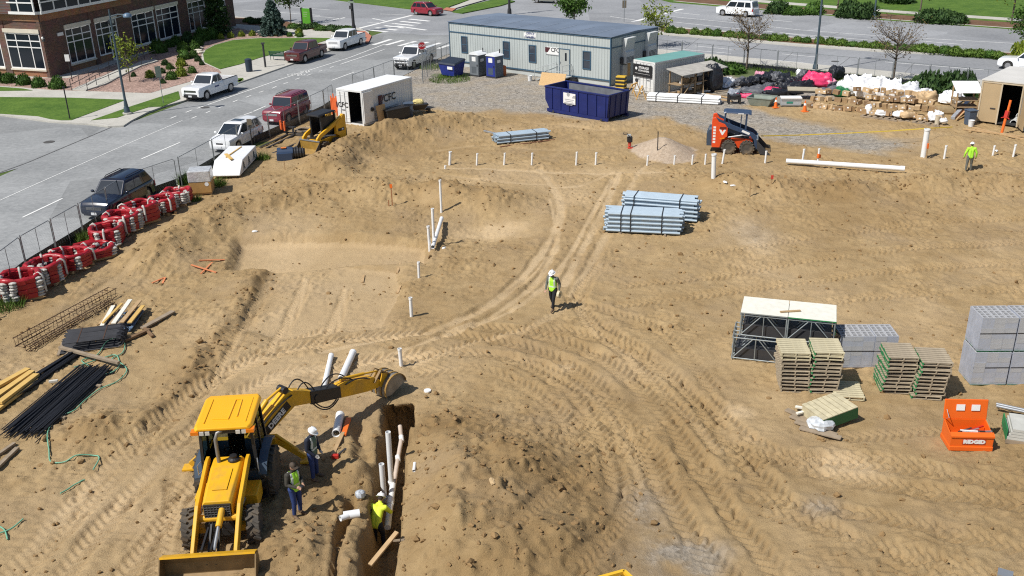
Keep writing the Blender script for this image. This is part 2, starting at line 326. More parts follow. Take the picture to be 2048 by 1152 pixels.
for pts,wd,dep,lug,lt in TR:
 P=W2(pts);n0=np.array(P)
 t=np.linspace(0,len(P)-1,(len(P)-1)*5+1);idx=np.clip(t.astype(int),0,len(P)-2);f=t-idx
 pm=n0[np.clip(idx-1,0,None)];p1=n0[idx];p2=n0[idx+1];p3=n0[np.clip(idx+2,None,len(P)-1)];f=f[:,None]
 Q=.5*((2*p1)+(-pm+p2)*f+(2*pm-5*p1+4*p2-p3)*f**2+(-pm+3*p1-3*p2+p3)*f**3)
 for q0 in range(0,len(Q)-1,5):
  sub=Q[q0:q0+6];mx=wd*2+.3
  i0,i1=np.searchsorted(xa,[sub[:,0].min()-mx,sub[:,0].max()+mx]);j0,j1=np.searchsorted(ya,[sub[:,1].min()-mx,sub[:,1].max()+mx])
  if i1<=i0 or j1<=j0:continue
  sl=(slice(i0,i1),slice(j0,j1));d,s_,o=seg_dist(X[sl],Y[sl],[tuple(q)for q in sub])
  wv=fbm(X[sl],Y[sl],1.2,2,11);d=d*(1+.5*wv);fade=np.clip(.85+1.6*fbm(X[sl],Y[sl],3.,2,12),.2,1)*edge[sl]
  endm=sst(0,.01,s_)
  k=sst(wd*1.15,wd*.8,d);rim=np.exp(-((d-wd*1.35)/(wd*.35))**2)
  H[sl]+=(-.8*dep*k+.38*dep*rim*np.clip(.6+2.2*fbm(X[sl],Y[sl],.7,2,19),0,1.6))*fade
  if lug:H[sl]+=(.046*np.tanh(2.2*np.sin(2*math.pi*(s_+np.abs(o)*.9)/lug))*k*np.clip(fade*1.5,0,1))
  light[sl]=np.maximum(light[sl],k*lt*np.clip(.9+1.1*fbm(X[sl],Y[sl],1.6,3,13),.2,1)*sst(wd*1.0,wd*.3,d+.12*fbm(X[sl],Y[sl],.5,2,15)));rough[sl]=np.minimum(rough[sl],1-.72*k*fade)
lump=np.zeros(X.shape)
for p,a in(((985,960),3.0),((1020,1110),3.0),((600,1110),2.2),((690,980),2.0),((190,850),1.2),((900,850),1.6)):
 lump=np.maximum(lump,gauss(X,Y,p,a))
for P,a in((BERM_L,1.6),(BERM_R,1.6),(SPOIL_N,2.2),(BANK,.8)):
 lump=np.maximum(lump,.85*np.exp(-(seg_dist(X,Y,P)[0]/a)**2))
dirtm=(1-gravel*.9)*edge*(1-.8*pile)
padm=in_poly(X,Y,PAD)*.75+in_poly(X,Y,PAD2)*.35
amp=dirtm*(1-padm)*rough
wx=X+.25*fbm(X,Y,.8,2,21);wy=Y+.25*fbm(X,Y,.8,2,23)
rid=(1-np.abs(2*vnoise(wx/.34,wy/.20,1)))*(.5+vnoise(X/1.7,Y/1.7,3))
nearf=sst(75,25,Y)
rid2=(1-np.abs(2*vnoise((wx*.9+wy*.3)/.75,(wy-.25*wx)/.33,2)))*(.4+vnoise(X/2.6,Y/2.6,1))
crumb=np.abs(vnoise(wx/.26,wy/.17,5))+.6*np.abs(vnoise(wx/.13,wy/.11,6));patch=np.clip(.55+1.5*fbm(X,Y,2.2,3,17),.15,1.3)
H+=amp*(.09*fbm(X,Y,1.1,3,14)+.06*rid*patch+.055*rid2+(.17*(crumb-.3)+.05*fbm(X,Y,.16,2,16))*patch)
cl=np.clip(vnoise(X/.36,Y/.36,18)+.6*vnoise(X/.17,Y/.17,19)-.02,0,1)
H+=amp*lump*.42*cl+amp*(1-lump)*.14*cl*np.clip(fbm(X,Y,2.5,2,20)+.3,0,1)
H+=gravel*edge*.02*vnoise(X/.15,Y/.15,5)
damp=np.clip(.58*lump+.6*fbm(X,Y,5,4,25)+.25*fbm(X,Y,1.3,3,27)+.05,0,1)*(1-.6*light)
light=np.clip(light*.9+.35*np.maximum(gauss(X,Y,(560,700),5,5),gauss(X,Y,(150,1060),4,4))+.25*gauss(X,Y,(1150,430),4,8)+.9*np.clip(fbm(X,Y,4,4,30)-.12,0,1)+.5*(padm>.5)+.45*(in_poly(X,Y,PAD2)),0,1)*(1-.7*lump)
for p,a,b,c in(((1500,470),1.2,2.4,.7),((1690,915),1.1,.8,.9),((1130,720),.5,.5,.7),((985,450),2.2,1.0,.8),((1480,810),.5,.5,.6),((560,600),1.0,2.,.6)):
 light=np.maximum(light,np.clip(gauss(X,Y,p,a,b)*c*(1.2+2*fbm(X,Y,1,3,33)),0,1))
FINE=(xa,ya,H)
def hz(x,y):
 """height of the finished dirt surface"""
 i=int(np.clip(np.searchsorted(xa,x)-1,0,len(xa)-2));j=int(np.clip(np.searchsorted(ya,y)-1,0,len(ya)-2))
 u=(x-xa[i])/(xa[i+1]-xa[i]);v=(y-ya[j])/(ya[j+1]-ya[j])
 return float((H[i,j]*(1-u)+H[i+1,j]*u)*(1-v)+(H[i,j+1]*(1-u)+H[i+1,j+1]*u)*v)
keep=SD>-.7;nx,ny=X.shape
kf=keep[:-1,:-1]&keep[1:,:-1]&keep[1:,1:]&keep[:-1,1:]
ii=np.arange(nx*ny).reshape(nx,ny)
q=np.stack([ii[:-1,:-1][kf],ii[1:,:-1][kf],ii[1:,1:][kf],ii[:-1,1:][kf]],1)
used=np.unique(q);remap=np.full(nx*ny,-1,np.int64);remap[used]=np.arange(len(used));q=remap[q]
me=bpy.data.meshes.new('dirt_ground');me.vertices.add(len(used));me.loops.add(q.size);me.polygons.add(len(q))
YC=Y+1.1*sst(-.35,-1.1,H)*sst(1.25,.8,np.hypot(X-HOLE[0],Y-HOLE[1]))*sst(-.15,.25,Y-HOLE[1])
co=np.stack([X.ravel()[used],YC.ravel()[used],H.ravel()[used]],1)
me.vertices.foreach_set('co',co.ravel().astype(np.float32));me.loops.foreach_set('vertex_index',q.ravel().astype(np.int32))
me.polygons.foreach_set('loop_start',(np.arange(len(q))*4).astype(np.int32));me.polygons.foreach_set('use_smooth',np.ones(len(q),bool));me.update(calc_edges=True)
def attr(nm,a):
 at=me.attributes.new(nm,'FLOAT','POINT');at.data.foreach_set('value',a.ravel()[used].astype(np.float32))
attr('gravel',gravel);attr('grass',grass*(1-.0*edge));attr('damp',damp);attr('light',light);attr('pile',pile)
print('terrain faces',len(q))
def soil_material():
 m=bpy.data.materials.new('site_soil');m.use_nodes=True;t=m.node_tree;N=t.nodes;lk=t.links.new;b=N['Principled BSDF']
 tc=N.new('ShaderNodeTexCoord')
 def noise(s,d=5,r=.6):
  n=N.new('ShaderNodeTexNoise');n.inputs['Scale'].default_value=s;n.inputs['Detail'].default_value=d;n.inputs['Roughness'].default_value=r;lk(tc.outputs['Object'],n.inputs['Vector']);return n.outputs['Fac']
 def mix(f,a,c):
  x=N.new('ShaderNodeMix');x.data_type='RGBA'
  for s,v in((0,f),(6,a),(7,c)):
   if isinstance(v,tuple):x.inputs[s].default_value=v+(1,)
   elif isinstance(v,float):x.inputs[s].default_value=v
   else:lk(v,x.inputs[s])
  return x.outputs[2]
 def at(n):a=N.new('ShaderNodeAttribute');a.attribute_name=n;return a.outputs['Fac']
 def ramp(v,a,c):r=N.new('ShaderNodeMapRange');r.inputs[1].default_value=a;r.inputs[2].default_value=c;lk(v,r.inputs[0]);return r.outputs[0]
 base=mix(ramp(noise(1.3,8,.65),.3,.7),(.325,.222,.108),(.45,.322,.168))
 base=mix(ramp(noise(.28,6,.6),.5,.72),base,(.345,.25,.145))
 base=mix(at('damp'),base,(.245,.155,.066))
 base=mix(at('light'),base,(.54,.40,.235))
 base=mix(ramp(noise(14,4,.7),.58,.75),base,(.25,.155,.07))
 vo=N.new('ShaderNodeTexVoronoi');vo.inputs['Scale'].default_value=7;lk(tc.outputs['Object'],vo.inputs['Vector'])
 sv=N.new('ShaderNodeSeparateColor');lk(vo.outputs['Color'],sv.inputs[0])
 gr=mix(sv.outputs[0],(.19,.17,.145),(.43,.39,.335));gr=mix(ramp(noise(.5,5,.6),.45,.75),gr,(.36,.30,.22))
 pl=mix(sv.outputs[0],(.40,.31,.225),(.50,.40,.30))
 gs=mix(ramp(noise(6,5,.7),.35,.65),(.03,.075,.012),(.11,.16,.035))
 c=mix(at('gravel'),base,gr);c=mix(at('pile'),c,pl);c=mix(at('grass'),c,gs);lk(c,b.inputs['Base Color'])
 b.inputs['Roughness'].default_value=.95;b.inputs['Specular IOR Level'].default_value=.2
 bp=N.new('ShaderNodeBump');bp.inputs['Strength'].default_value=.85;bp.inputs['Distance'].default_value=.06
 ad=N.new('ShaderNodeMath');ad.operation='ADD';lk(noise(21,6,.8),ad.inputs[0])
 mu=N.new('ShaderNodeMath');mu.operation='MULTIPLY';lk(vo.outputs['Distance'],mu.inputs[0]);lk(at('gravel'),mu.inputs[1]);lk(mu.outputs[0],ad.inputs[1])
 lk(ad.outputs[0],bp.inputs['Height']);lk(bp.outputs[0],b.inputs['Normal']);return m
SOIL=soil_material();me.materials.append(SOIL)
dirt=bpy.data.objects.new('dirt_ground',me);COL.objects.link(dirt);struct(dirt)
def clods():
 ico=[];
 bm=bmesh.new();bmesh.ops.create_icosphere(bm,subdivisions=1,radius=1);bv=np.array([v.co[:]for v in bm.verts]);bf=np.array([[v.index for v in f.verts]for f in bm.faces]);bm.free()
 V=[];Fa=[];n=0;cand=0
 w=(lump*.42+.06)*amp;w=w.copy();w[SD<.5]=0
 cx=rng.integers(0,nx-1,80000);cy=rng.integers(0,ny-1,80000)
 acc=rng.random(80000)<w[cx,cy]*1.1
 for i,j in zip(cx[acc][:7500],cy[acc][:7500]):
  r=.016+.055*rng.random()**3+(.06*rng.random()**6)
  sc_=r*(.6+.8*rng.random(3));a=rng.random()*6.28;R=np.array([[math.cos(a),-math.sin(a),0],[math.sin(a),math.cos(a),0],[0,0,1]])
  p=(bv*(1+.75*(rng.random((len(bv),1))-.5))*sc_*np.array([1,1,.75]))@R.T+np.array([xa[i],ya[j],H[i,j]+sc_[2]*.35])
  V.append(p);Fa.append(bf+n);n+=len(bv)
 m2=bpy.data.meshes.new('dirt_clods');m2.from_pydata(np.concatenate(V).tolist(),[],np.concatenate(Fa).tolist())
 m2.materials.append(M('clod',(.265,.17,.08),.95,0,.22,1.5,.4,20,spec=.2));m2.update()
 o=bpy.data.objects.new('dirt_clods',m2);COL.objects.link(o);struct(o,'stuff');o['label']='loose clods of tan dirt scattered over the spoil heaps'
clods()

# ================= roads, pavements, lawns =================
def ground_mat(key,c1,c2,s1=.35,s2=9,bump=.2,bs=60,rough=.9,spots=None):
 m=bpy.data.materials.new(key);m.use_nodes=True;t=m.node_tree;N=t.nodes;lk=t.links.new;b=N['Principled BSDF']
 tc=N.new('ShaderNodeTexCoord')
 def noise(s,d=6,r=.6):n=N.new('ShaderNodeTexNoise');n.inputs['Scale'].default_value=s;n.inputs['Detail'].default_value=d;n.inputs['Roughness'].default_value=r;lk(tc.outputs['Object'],n.inputs['Vector']);return n.outputs['Fac']
 a=N.new('ShaderNodeMath');a.operation='ADD';lk(noise(s1),a.inputs[0]);lk(noise(s2),a.inputs[1])
 r=N.new('ShaderNodeMapRange');r.inputs[1].default_value=.72;r.inputs[2].default_value=1.28;lk(a.outputs[0],r.inputs[0])
 x=N.new('ShaderNodeMix');x.data_type='RGBA';x.inputs[6].default_value=c1+(1,);x.inputs[7].default_value=c2+(1,);lk(r.outputs[0],x.inputs[0]);out=x.outputs[2]
 if spots:
  v=N.new('ShaderNodeTexVoronoi');v.inputs['Scale'].default_value=spots[0];lk(tc.outputs['Object'],v.inputs['Vector'])
  sp=N.new('ShaderNodeSeparateColor');lk(v.outputs['Color'],sp.inputs[0])
  y=N.new('ShaderNodeMix');y.data_type='RGBA';y.blend_type='MULTIPLY';y.inputs[0].default_value=spots[1]
  cr=N.new('ShaderNodeMapRange');cr.inputs[3].default_value=.45;cr.inputs[4].default_value=1.35;lk(sp.outputs[0],cr.inputs[0]);lk(out,y.inputs[6]);lk(cr.outputs[0],y.inputs[7]);out=y.outputs[2]
 lk(out,b.inputs['Base Color']);b.inputs['Roughness'].default_value=rough;b.inputs['Specular IOR Level'].default_value=.25
 if bump:
  p=N.new('ShaderNodeBump');p.inputs['Strength'].default_value=bump;p.inputs['Distance'].default_value=.02;lk(noise(bs,3),p.inputs['Height']);lk(p.outputs[0],b.inputs['Normal'])
 _M[key]=m;return m
ASPH=ground_mat('street_asphalt',(.205,.212,.215),(.325,.332,.332),.22,3.2,spots=(.12,.28))
ROADM=ground_mat('road_concrete',(.225,.232,.245),(.335,.343,.355),.16,3,spots=(.09,.25))
CONC=ground_mat('pavement_concrete',(.40,.385,.345),(.53,.51,.46),.4,6)
LAWN=ground_mat('lawn_grass',(.042,.10,.012),(.12,.20,.03),.5,5,.9,28)
BASEG=ground_mat('far_ground',(.06,.10,.02),(.10,.14,.035),.1,3,.5,20)
ROCKB=ground_mat('pink_rock_mulch',(.31,.205,.165),(.43,.30,.25),.5,6,.9,30,.9,(9,.9))
MULCH=ground_mat('bark_mulch',(.115,.062,.035),(.20,.115,.07),.6,8,.9,25)
PAINT=ground_mat('road_paint',(.62,.62,.60),(.80,.80,.78),1.5,14,0)
REDRAMP=ground_mat('red_ramp_paving',(.40,.15,.10),(.48,.20,.13),1,8)
def fillpoly(bm_pts,holes=(),z=0):
 bm=bmesh.new();eds=[]
 for lp in[bm_pts]+list(holes):
  vs=[bm.verts.new((p[0],p[1],z))for p in lp]
  for i in range(len(vs)):eds.append(bm.edges.new((vs[i],vs[(i+1)%len(vs)])))
 bmesh.ops.triangle_fill(bm,edges=eds,use_beauty=True);bmesh.ops.recalc_face_normals(bm,faces=bm.faces)
 for f in bm.faces:
  if f.normal.z<0:f.normal_flip()
 me=bpy.data.meshes.new('sheet');bm.to_mesh(me);bm.free();return me
def sheet(name,pts,mat,z,holes=(),parent=None):
 me=fillpoly(pts,holes,z);me.name=name;me.materials.append(mat);o=inst(name,me,parent);return struct(o)if parent is None else o
def slab(name,pts,mat,z0,z1,parent=None):
 bm=bmesh.new();vs=[bm.verts.new((p[0],p[1],z1))for p in pts];f=bm.faces.new(vs)
 if f.normal.z<0:f.normal_flip()
 f.normal_update();r=bmesh.ops.extrude_face_region(bm,geom=[f]);
 for v in r['geom']:
  if isinstance(v,bmesh.types.BMVert):v.co.z=z0
 bmesh.ops.recalc_face_normals(bm,faces=bm.faces);bmesh.ops.triangulate(bm,faces=bm.faces)
 me=bpy.data.meshes.new(name);bm.to_mesh(me);bm.free();me.materials.append(mat);o=inst(name,me,parent);return struct(o)if parent is None else o
R9=1400
sheet('ground',[(-R9,-300),(R9,-300),(R9,2200),(-R9,2200)],BASEG,-.03,[SITE])
STREET_L=[(-35.5,10),(-35.2,30),(-34.2,45),(-32.6,56),(-31.2,64),(-29.5,71.5),(-27.2,79.8),(-24.5,88.4),(-22.1,96),(-19,106),(-15.5,117.5),(-13,125)]
STREET_R=[(-27.25,10),(-27.25,14.),(-23.25,41.),(-22.15,47.1),(-18.95,60.2),(-17.35,67.3),(-14.75,76.9),(-9.95,89.2),(-6.25,101.5),(-3.45,106),(2,122)]
street=sheet('street',STREET_L+STREET_R[::-1],ASPH,0.)
sheet('side_street',W2([(-60,226),(0,228),(98,241),(140,243),(240,250),(200,300),(60,330),(0,346),(-200,400)]),ASPH,-.006)
main_road=sheet('main_road',[(90,39),(60,64.2),(15.5,101.4),(0,114.2),(-10,116),(-17.8,121.5),(-40,139),(-75,170),(-60,215),(-2,240),(30,220),(23.7,142.5),(57.2,108.9),(110,58)],ROADM,.006)
def stripe(pts,w,name='lane_line',par=None,z=.011):
 mb=MB()
 P=[Vector((p[0],p[1],0))for p in pts]
 for a,b in zip(P,P[1:]):
  d=(b-a).normalized();n=Vector((-d.y,d.x,0))*(w/2);zz=Vector((0,0,z));mb.add([a-n+zz,b-n+zz,b+n+zz,a+n+zz],[(0,1,2,3)])
 o=mb.build(name,PAINT,street if par is None else par);return o
def stripepx(pts,w=.12,name='lane_line',par=None):return stripe(W2(pts),w,name,par)
z2=lambda p:(480+p[0]/3.84,p[1]/3.84)
for a,b in(((1025,345),(1160,302)),((1120,347),(1255,309)),((1220,353),(1350,317)),((1315,361),(1445,323)),((1415,367),(1540,329)),((1520,374),(1650,334))):stripepx([z2(a),z2(b)],.55,'crosswalk_bar')
for a,b in(((1300,147),(1455,163)),((1235,164),(1388,180)),((1175,181),(1332,196)),((1110,197),(1265,215)),((1045,213),(1205,232)),((980,230),(1130,245))):stripepx([z2(a),z2(b)],.62,'crosswalk_bar',main_road)
stripepx([z2((895,222)),z2((1320,118))],.55,'stop_line',main_road)
stripepx([z2((1200,200)),z2((1430,232))],.5,'lane_line',main_road)
for l in(((45,435),(125,397)),((283,318),(360,285)),((663,161),(708,144.5)),((488,230),(505,224)),((507,223),(532,212)),((680,129),(769,99))):stripepx(l,.13)
stripepx([(394,217),(480,187),(560,159),(700,115),(770,88)],.13)
stripepx([(372,225),(384,220)]);stripepx([(341,237),(353,232)])
for a,b in(((383,237),(393,233)),((412,226),(421,222)),((437,216),(447,212)),((466,204),(476,200)),((491.5,195),(502,191)),((518,185),(528,182)),((544,177),(553,173)),((567,168),(576,165)),((591,159),(600,156)),((614,151),(623,148)),((637.5,143),(645,141)),((660,135.5),(667.5,133))):stripepx((a,b))
stripepx([(0,401),(55,376),(118,348),(170,325),(250,290),(365,241)],.07)
bk_c=G0(592,150);ax=Vector((math.cos(rad(72)),math.sin(rad(72)),0));ay_=Vector((-ax.y,ax.x,0))
def bkp(u,v):p=Vector((bk_c[0],bk_c[1],0))+ax*u+ay_*v;return(p.x,p.y)
for cx in(-.55,.55):stripe([bkp(.05+.38*math.cos(t),cx+.34*math.sin(t))for t in np.linspace(0,6.283,11)],.09,'cycle_symbol')
stripe([bkp(.05,-.55),bkp(.75,-.2),bkp(.75,.4),bkp(.05,.55),bkp(.05,0),bkp(.75,-.2)],.09,'cycle_symbol');stripe([bkp(.05,0),bkp(.75,.4)],.09,'cycle_symbol')
for u in(1.3,1.75):stripe([bkp(u,-.5),bkp(u+.5,0),bkp(u,.5)],.12,'cycle_symbol')
DM=Vector((.772,-.635,0))
for l in(((1330,96),(1462,107)),((1390,92),(1463,99)),((1564,108),(1631,114)),((1770,124),(1968,140)),((1412,108),(1600,125),(1758,145),(1950,157)),((1350,25),(1400,30)),((1330,32),(1463,45),(1600,60),(1760,72),(2048,88)),((1328,42),(1460,56),(1600,69),(1760,82)),((1540,63),(1715,85)),((1735,55),(1790,59)),((1840,82),(1925,89)),((1530,39),(1585,44)),((1220,33),(1270,40))):
 stripepx(l,.15,'lane_line',main_road)
stripepx([(1265,44),(1365,18)],.6,'stop_line',main_road)
for l in(((485,20),(545,24),(640,31)),((560,12),(660,20)),((600,30),(690,38)),((760,28),(810,30)),((735,45),(790,47))):stripepx(l,.15,'lane_line',main_road)
for l in(((640,45),(690,35)),((745,37),(770,42))):stripepx(l,.3,'turn_arrow',main_road)
JOINT=M('joint_seal',(.13,.13,.13),.9)
mb=MB()
for a,b in(((1500,115),(1440,150)),((1585,105),(1540,145)),((1700,115),(1640,160)),((1830,125),(1790,165)),((640,55),(880,66)),((0,345),(53,326)),((53,326),(160,281)),((160,281),(250,243)),((1930,140),(1880,175)),((1400,75),(1370,98)),((1520,50),(1460,75)),((1680,65),(1610,92))):
 A,B=G0(*a),G0(*b);mb.beam((A[0],A[1],.010),(B[0],B[1],.010),.05 if b[0]>300 else .10,.003)
mb.build('pavement_joint',JOINT,main_road)
MANH=M('manhole_iron',(.10,.095,.09),.7,.3)
for p in((1670,123),(410,215),(300,216),(98,284)):
 q=G0(*p);o=MB().cyl((q[0],q[1],.007),(q[0],q[1],.016),.38,n=16).build('manhole_cover',MANH);tag(o,{1670:'iron manhole cover in the main road beyond the site fence',410:'iron manhole cover in the street beside the white pickup',300:'storm inlet cover set in the corner pavement by the lamp',98:'small iron cover in the side street surface'}[p[0]],'manhole')
 if p[0]==300:o.location.z=.13
z1=lambda pts:[tuple(G0(x/3.84,y/3.84,.12)[:2])for x,y in pts]
z2p=lambda pts:[tuple(G0(480+x/3.84,y/3.84,.12)[:2])for x,y in pts]
left_far=[(-25,127.5),(-45,143.5),(-80,172),(-120,120),(-70,90)]
kerbL=[tuple(G0(*p,.12)[:2])for p in((-80,222),(0,229),(60,237),(98,242),(140,245),(175,247),(215,252),(247,251),(262,241),(295,224),(330,211),(365,202),(480,164),(560,136),(650,104),(718,80),(738,71),(738,64),(722,57),(700,52))]
slab('left_pavement',kerbL+left_far,CONC,-.02,.12)
def bed(name,pts,mat,h=.15):return slab(name,pts,mat,.11,h)
bed('corner_lawn',z1([(-300,735),(0,747),(540,752),(968,768),(548,924),(470,925),(385,915),(290,893),(0,874),(-300,860)]),LAWN)
bed('entrance_lawn',z1([(-200,655),(0,668),(180,682),(250,696),(0,699),(-200,696)]),LAWN)
bed('rock_bed',z1([(-200,610),(100,600),(520,600),(880,500),(1190,395),(1400,330),(1640,260),(1830,215)])+z2p([(70,235),(240,268),(400,270),(420,288),(300,291),(150,289)])+z1([(1790,305),(1640,345),(1560,390),(1545,420),(1550,480),(1680,535),(1700,560),(1150,715),(700,700),(380,690),(180,672),(-200,645)]),ROCKB,.14)
bed('oval_lawn',z1([(1560,420),(1580,385),(1650,348),(1790,310)])+z2p([(150,295),(300,296),(560,292),(690,295),(690,302),(600,330),(420,372),(330,398),(150,445),(0,495)])+z1([(1690,533),(1570,478)]),LAWN,.17)
bed('kerb_lawn',z1([(700,925),(860,870),(1000,820),(1200,755),(1370,702),(1385,762),(1245,820),(1150,822),(1060,850),(900,905)]),LAWN)
bed('tree_pit_grass',z1([(1780,605),(1870,600),(1850,625),(1790,632)]),LAWN)
bed('tree_pit_grass',z2p([(-40,625),(20,605),(30,615),(-10,632)]),LAWN)
bed('shrub_strip',z2p([(-60,135),(60,140),(300,152),(420,182),(560,190),(700,205),(850,215),(850,242),(700,240),(560,226),(380,218),(140,196),(-60,182)]),MULCH)
bed('red_ramp',z2p([(880,240),(960,238),(1010,275),(985,330),(960,325),(975,290)]),REDRAMP,.125)
ramp_deck=slab('ramp_walk',z1([(660,700),(555,694),(900,545),(1080,478),(1190,462),(1215,475),(1090,510),(930,590),(820,650)]),CONC,.11,.24)
mb=MB()
for t in np.linspace(0,1,22):
 a=np.array(G0(180,243,.121))*(1-t)+np.array(G0(690,62,.121))*t;b=np.array(G0(225,250,.121))*(1-t)+np.array(G0(725,72,.121))*t
 mb.beam(a,b,.03,.003)
mb.build('footpath_joint',M('joint_dark',(.22,.21,.19),.9),bpy.data.objects['left_pavement'])
NK=[(60,64.2),(52,71.0),(39.6,81.5),(27.7,91.2),(15.5,101.4),(3,111.6),(-1.5,113.2),(-3.4,107.2)]
slab('near_pavement',NK+[(0,108.2),(12.9,99.9),(25.9,89.2),(37.7,79.4),(50.3,69),(58,62.6)],CONC,-.02,.12)
med=W2([(1312,68),(1328,70),(1600,93.5),(1770,105),(2020,117.5),(2150,124),(2150,114),(2000,106),(1770,91),(1600,77),(1328,54),(1312,58)])
slab('median',med,CONC,0,.15)
med2=W2([(1322,65.5),(1600,90),(1770,101),(2020,114),(2140,120),(2140,115.5),(2000,108.5),(1770,94),(1600,80),(1325,57)])
bed('median_bed',med2,MULCH,.19)
far=[(23.7,142.5),(33.9,131.7),(45.5,119.4),(57.2,108.9),(110,58),(260,120),(240,420),(20,400),(18,165)]
slab('far_verge',far,LAWN,-.02,.13)
def off(pts,d):return[(p[0]+.70*d,p[1]+.714*d)for p in pts]
fk=[(24.2,143),(33.9,131.7),(45.5,119.4),(57.2,108.9),(110,58)]
slab('far_kerb',off(fk,0.02)+off(fk,.28)[::-1],CONC,.0,.16)
slab('far_mulch',off(fk,.32)+off(fk,4.4)[::-1],MULCH,.10,.17)
slab('far_footpath',off(fk,6.2)+off(fk,8.4)[::-1],CONC,.10,.165)
fl_=W2([(560,-14),(640,-3),(820,19),(893,21),(900,14),(960,-6),(1000,-20)])
slab('far_left_verge',fl_+[(0,260),(-90,260)],LAWN,-.02,.13)
slab('far_left_footpath',W2([(893,20),(905,20),(985,-3),(1010,-12),(985,-14),(950,-2)]),CONC,.1,.15)
slab('far_left_ramp',W2([(886,21),(905,24),(912,19),(893,17)]),REDRAMP,.1,.16)
slab('far_corner_grass',W2([(905,25),(925,28),(1000,13),(1030,4),(1000,-3),(940,12)]),LAWN,.0,.14)

# ================= buildings, containers and large boxes =================
def ray(px,py):return F_PX*_w+(px-1024)*_r-(py-576)*_u
def fpx(org,yaw,px,py,axis='y',c=0.):
 """where the sight line through a photo pixel meets an upright plane of an object (local coordinates)"""
 ca,sa=math.cos(yaw),math.sin(yaw)
 def loc(v):return np.array([v[0]*ca+v[1]*sa,-v[0]*sa+v[1]*ca,v[2]])
 o=loc(_o-np.array([org[0],org[1],org[2]]));d=loc(ray(px,py));k={'x':0,'y':1,'z':2}[axis]
 return o+d*((c-o[k])/d[k])
def proj(P):
 d=np.array(P)-_o;z=d@_w;return 1024+F_PX*(d@_r)/z,576-F_PX*(d@_u)/z
def hpx(P,py):
 """height of an upright at P whose top the photo shows at row py"""
 a,b=0.,30.
 for i in range(40):
  m=(a+b)/2
  if proj((P[0],P[1],P[2]+m))[1]>py:a=m
  else:b=m
 return a
WHITE=M('white_paint',(.78,.78,.77),.45,0,.05,1.2);WHITEM=M('white_metal',(.72,.73,.73),.4,0,.07,.8,dirt=.25)
BLACK=M('black_plastic',(.018,.018,.02),.5);DARKM=M('dark_metal',(.06,.06,.065),.5,.4);STEEL=M('galvanised_steel',(.42,.44,.46),.4,.6,.12)
RUBBER=M('rubber',(.028,.027,.026),.85,0,.2,4,dirt=.35);GLASS=M('window_glass',(.012,.018,.028),.12,0,.05,1,spec=.28);BLUESTEEL=M('blue_grey_paint',(.05,.075,.11),.4)
INK=M('black_print',(.012,.012,.014),.6,0,.02);REDINK=M('red_print',(.07,.015,.022),.6,0,.02)
WOOD=M('lumber',(.46,.31,.16),.75,0,.22,3.5);WOODO=M('weathered_lumber',(.30,.235,.165),.85,0,.3,3.5);WOODY=M('fresh_yellow_lumber',(.62,.40,.12),.7,0,.12,3);OSB=M('osb_board',(.55,.36,.17),.8,0,.3,22)
PLY=M('weathered_plywood',(.74,.72,.63),.8,0,.12,5);TARP=M('black_tarp',(.02,.022,.028),.4,0,.3,3,.8,7)
def brick_mat(key,c1,c2,mort):
 m=bpy.data.materials.new(key);m.use_nodes=True;t=m.node_tree;N=t.nodes;lk=t.links.new;b=N['Principled BSDF']
 tc=N.new('ShaderNodeTexCoord');mp=N.new('ShaderNodeMapping');mp.inputs['Rotation'].default_value=(math.pi/2,0,0);lk(tc.outputs['Object'],mp.inputs[0])
 br=N.new('ShaderNodeTexBrick');br.inputs['Scale'].default_value=1;br.inputs['Brick Width'].default_value=.40;br.inputs['Row Height'].default_value=.135;br.inputs['Mortar Size'].default_value=.012
 br.inputs['Color1'].default_value=c1+(1,);br.inputs['Color2'].default_value=c2+(1,);br.inputs['Mortar'].default_value=mort+(1,);lk(mp.outputs[0],br.inputs[0])
 no=N.new('ShaderNodeTexNoise');no.inputs['Scale'].default_value=1.1;lk(tc.outputs['Object'],no.inputs[0])
 x=N.new('ShaderNodeMix');x.data_type='RGBA';x.blend_type='MULTIPLY';x.inputs[0].default_value=.5;lk(br.outputs[0],x.inputs[6]);lk(no.outputs[1],x.inputs[7]);lk(x.outputs[2],b.inputs[0])
 b.inputs['Roughness'].default_value=.9;bp=N.new('ShaderNodeBump');bp.inputs['Strength'].default_value=.4;bp.inputs['Distance'].default_value=.02;lk(br.outputs['Fac'],bp.inputs['Height']);bp.invert=True;lk(bp.outputs[0],b.inputs['Normal']);return m
BRICK=brick_mat('brown_brick',(.20,.105,.075),(.125,.065,.05),(.17,.13,.11));BRICKO=brick_mat('orange_brick',(.40,.19,.095),(.34,.155,.075),(.3,.2,.14))
STONE=M('limestone_trim',(.62,.57,.47),.8,0,.1,2)
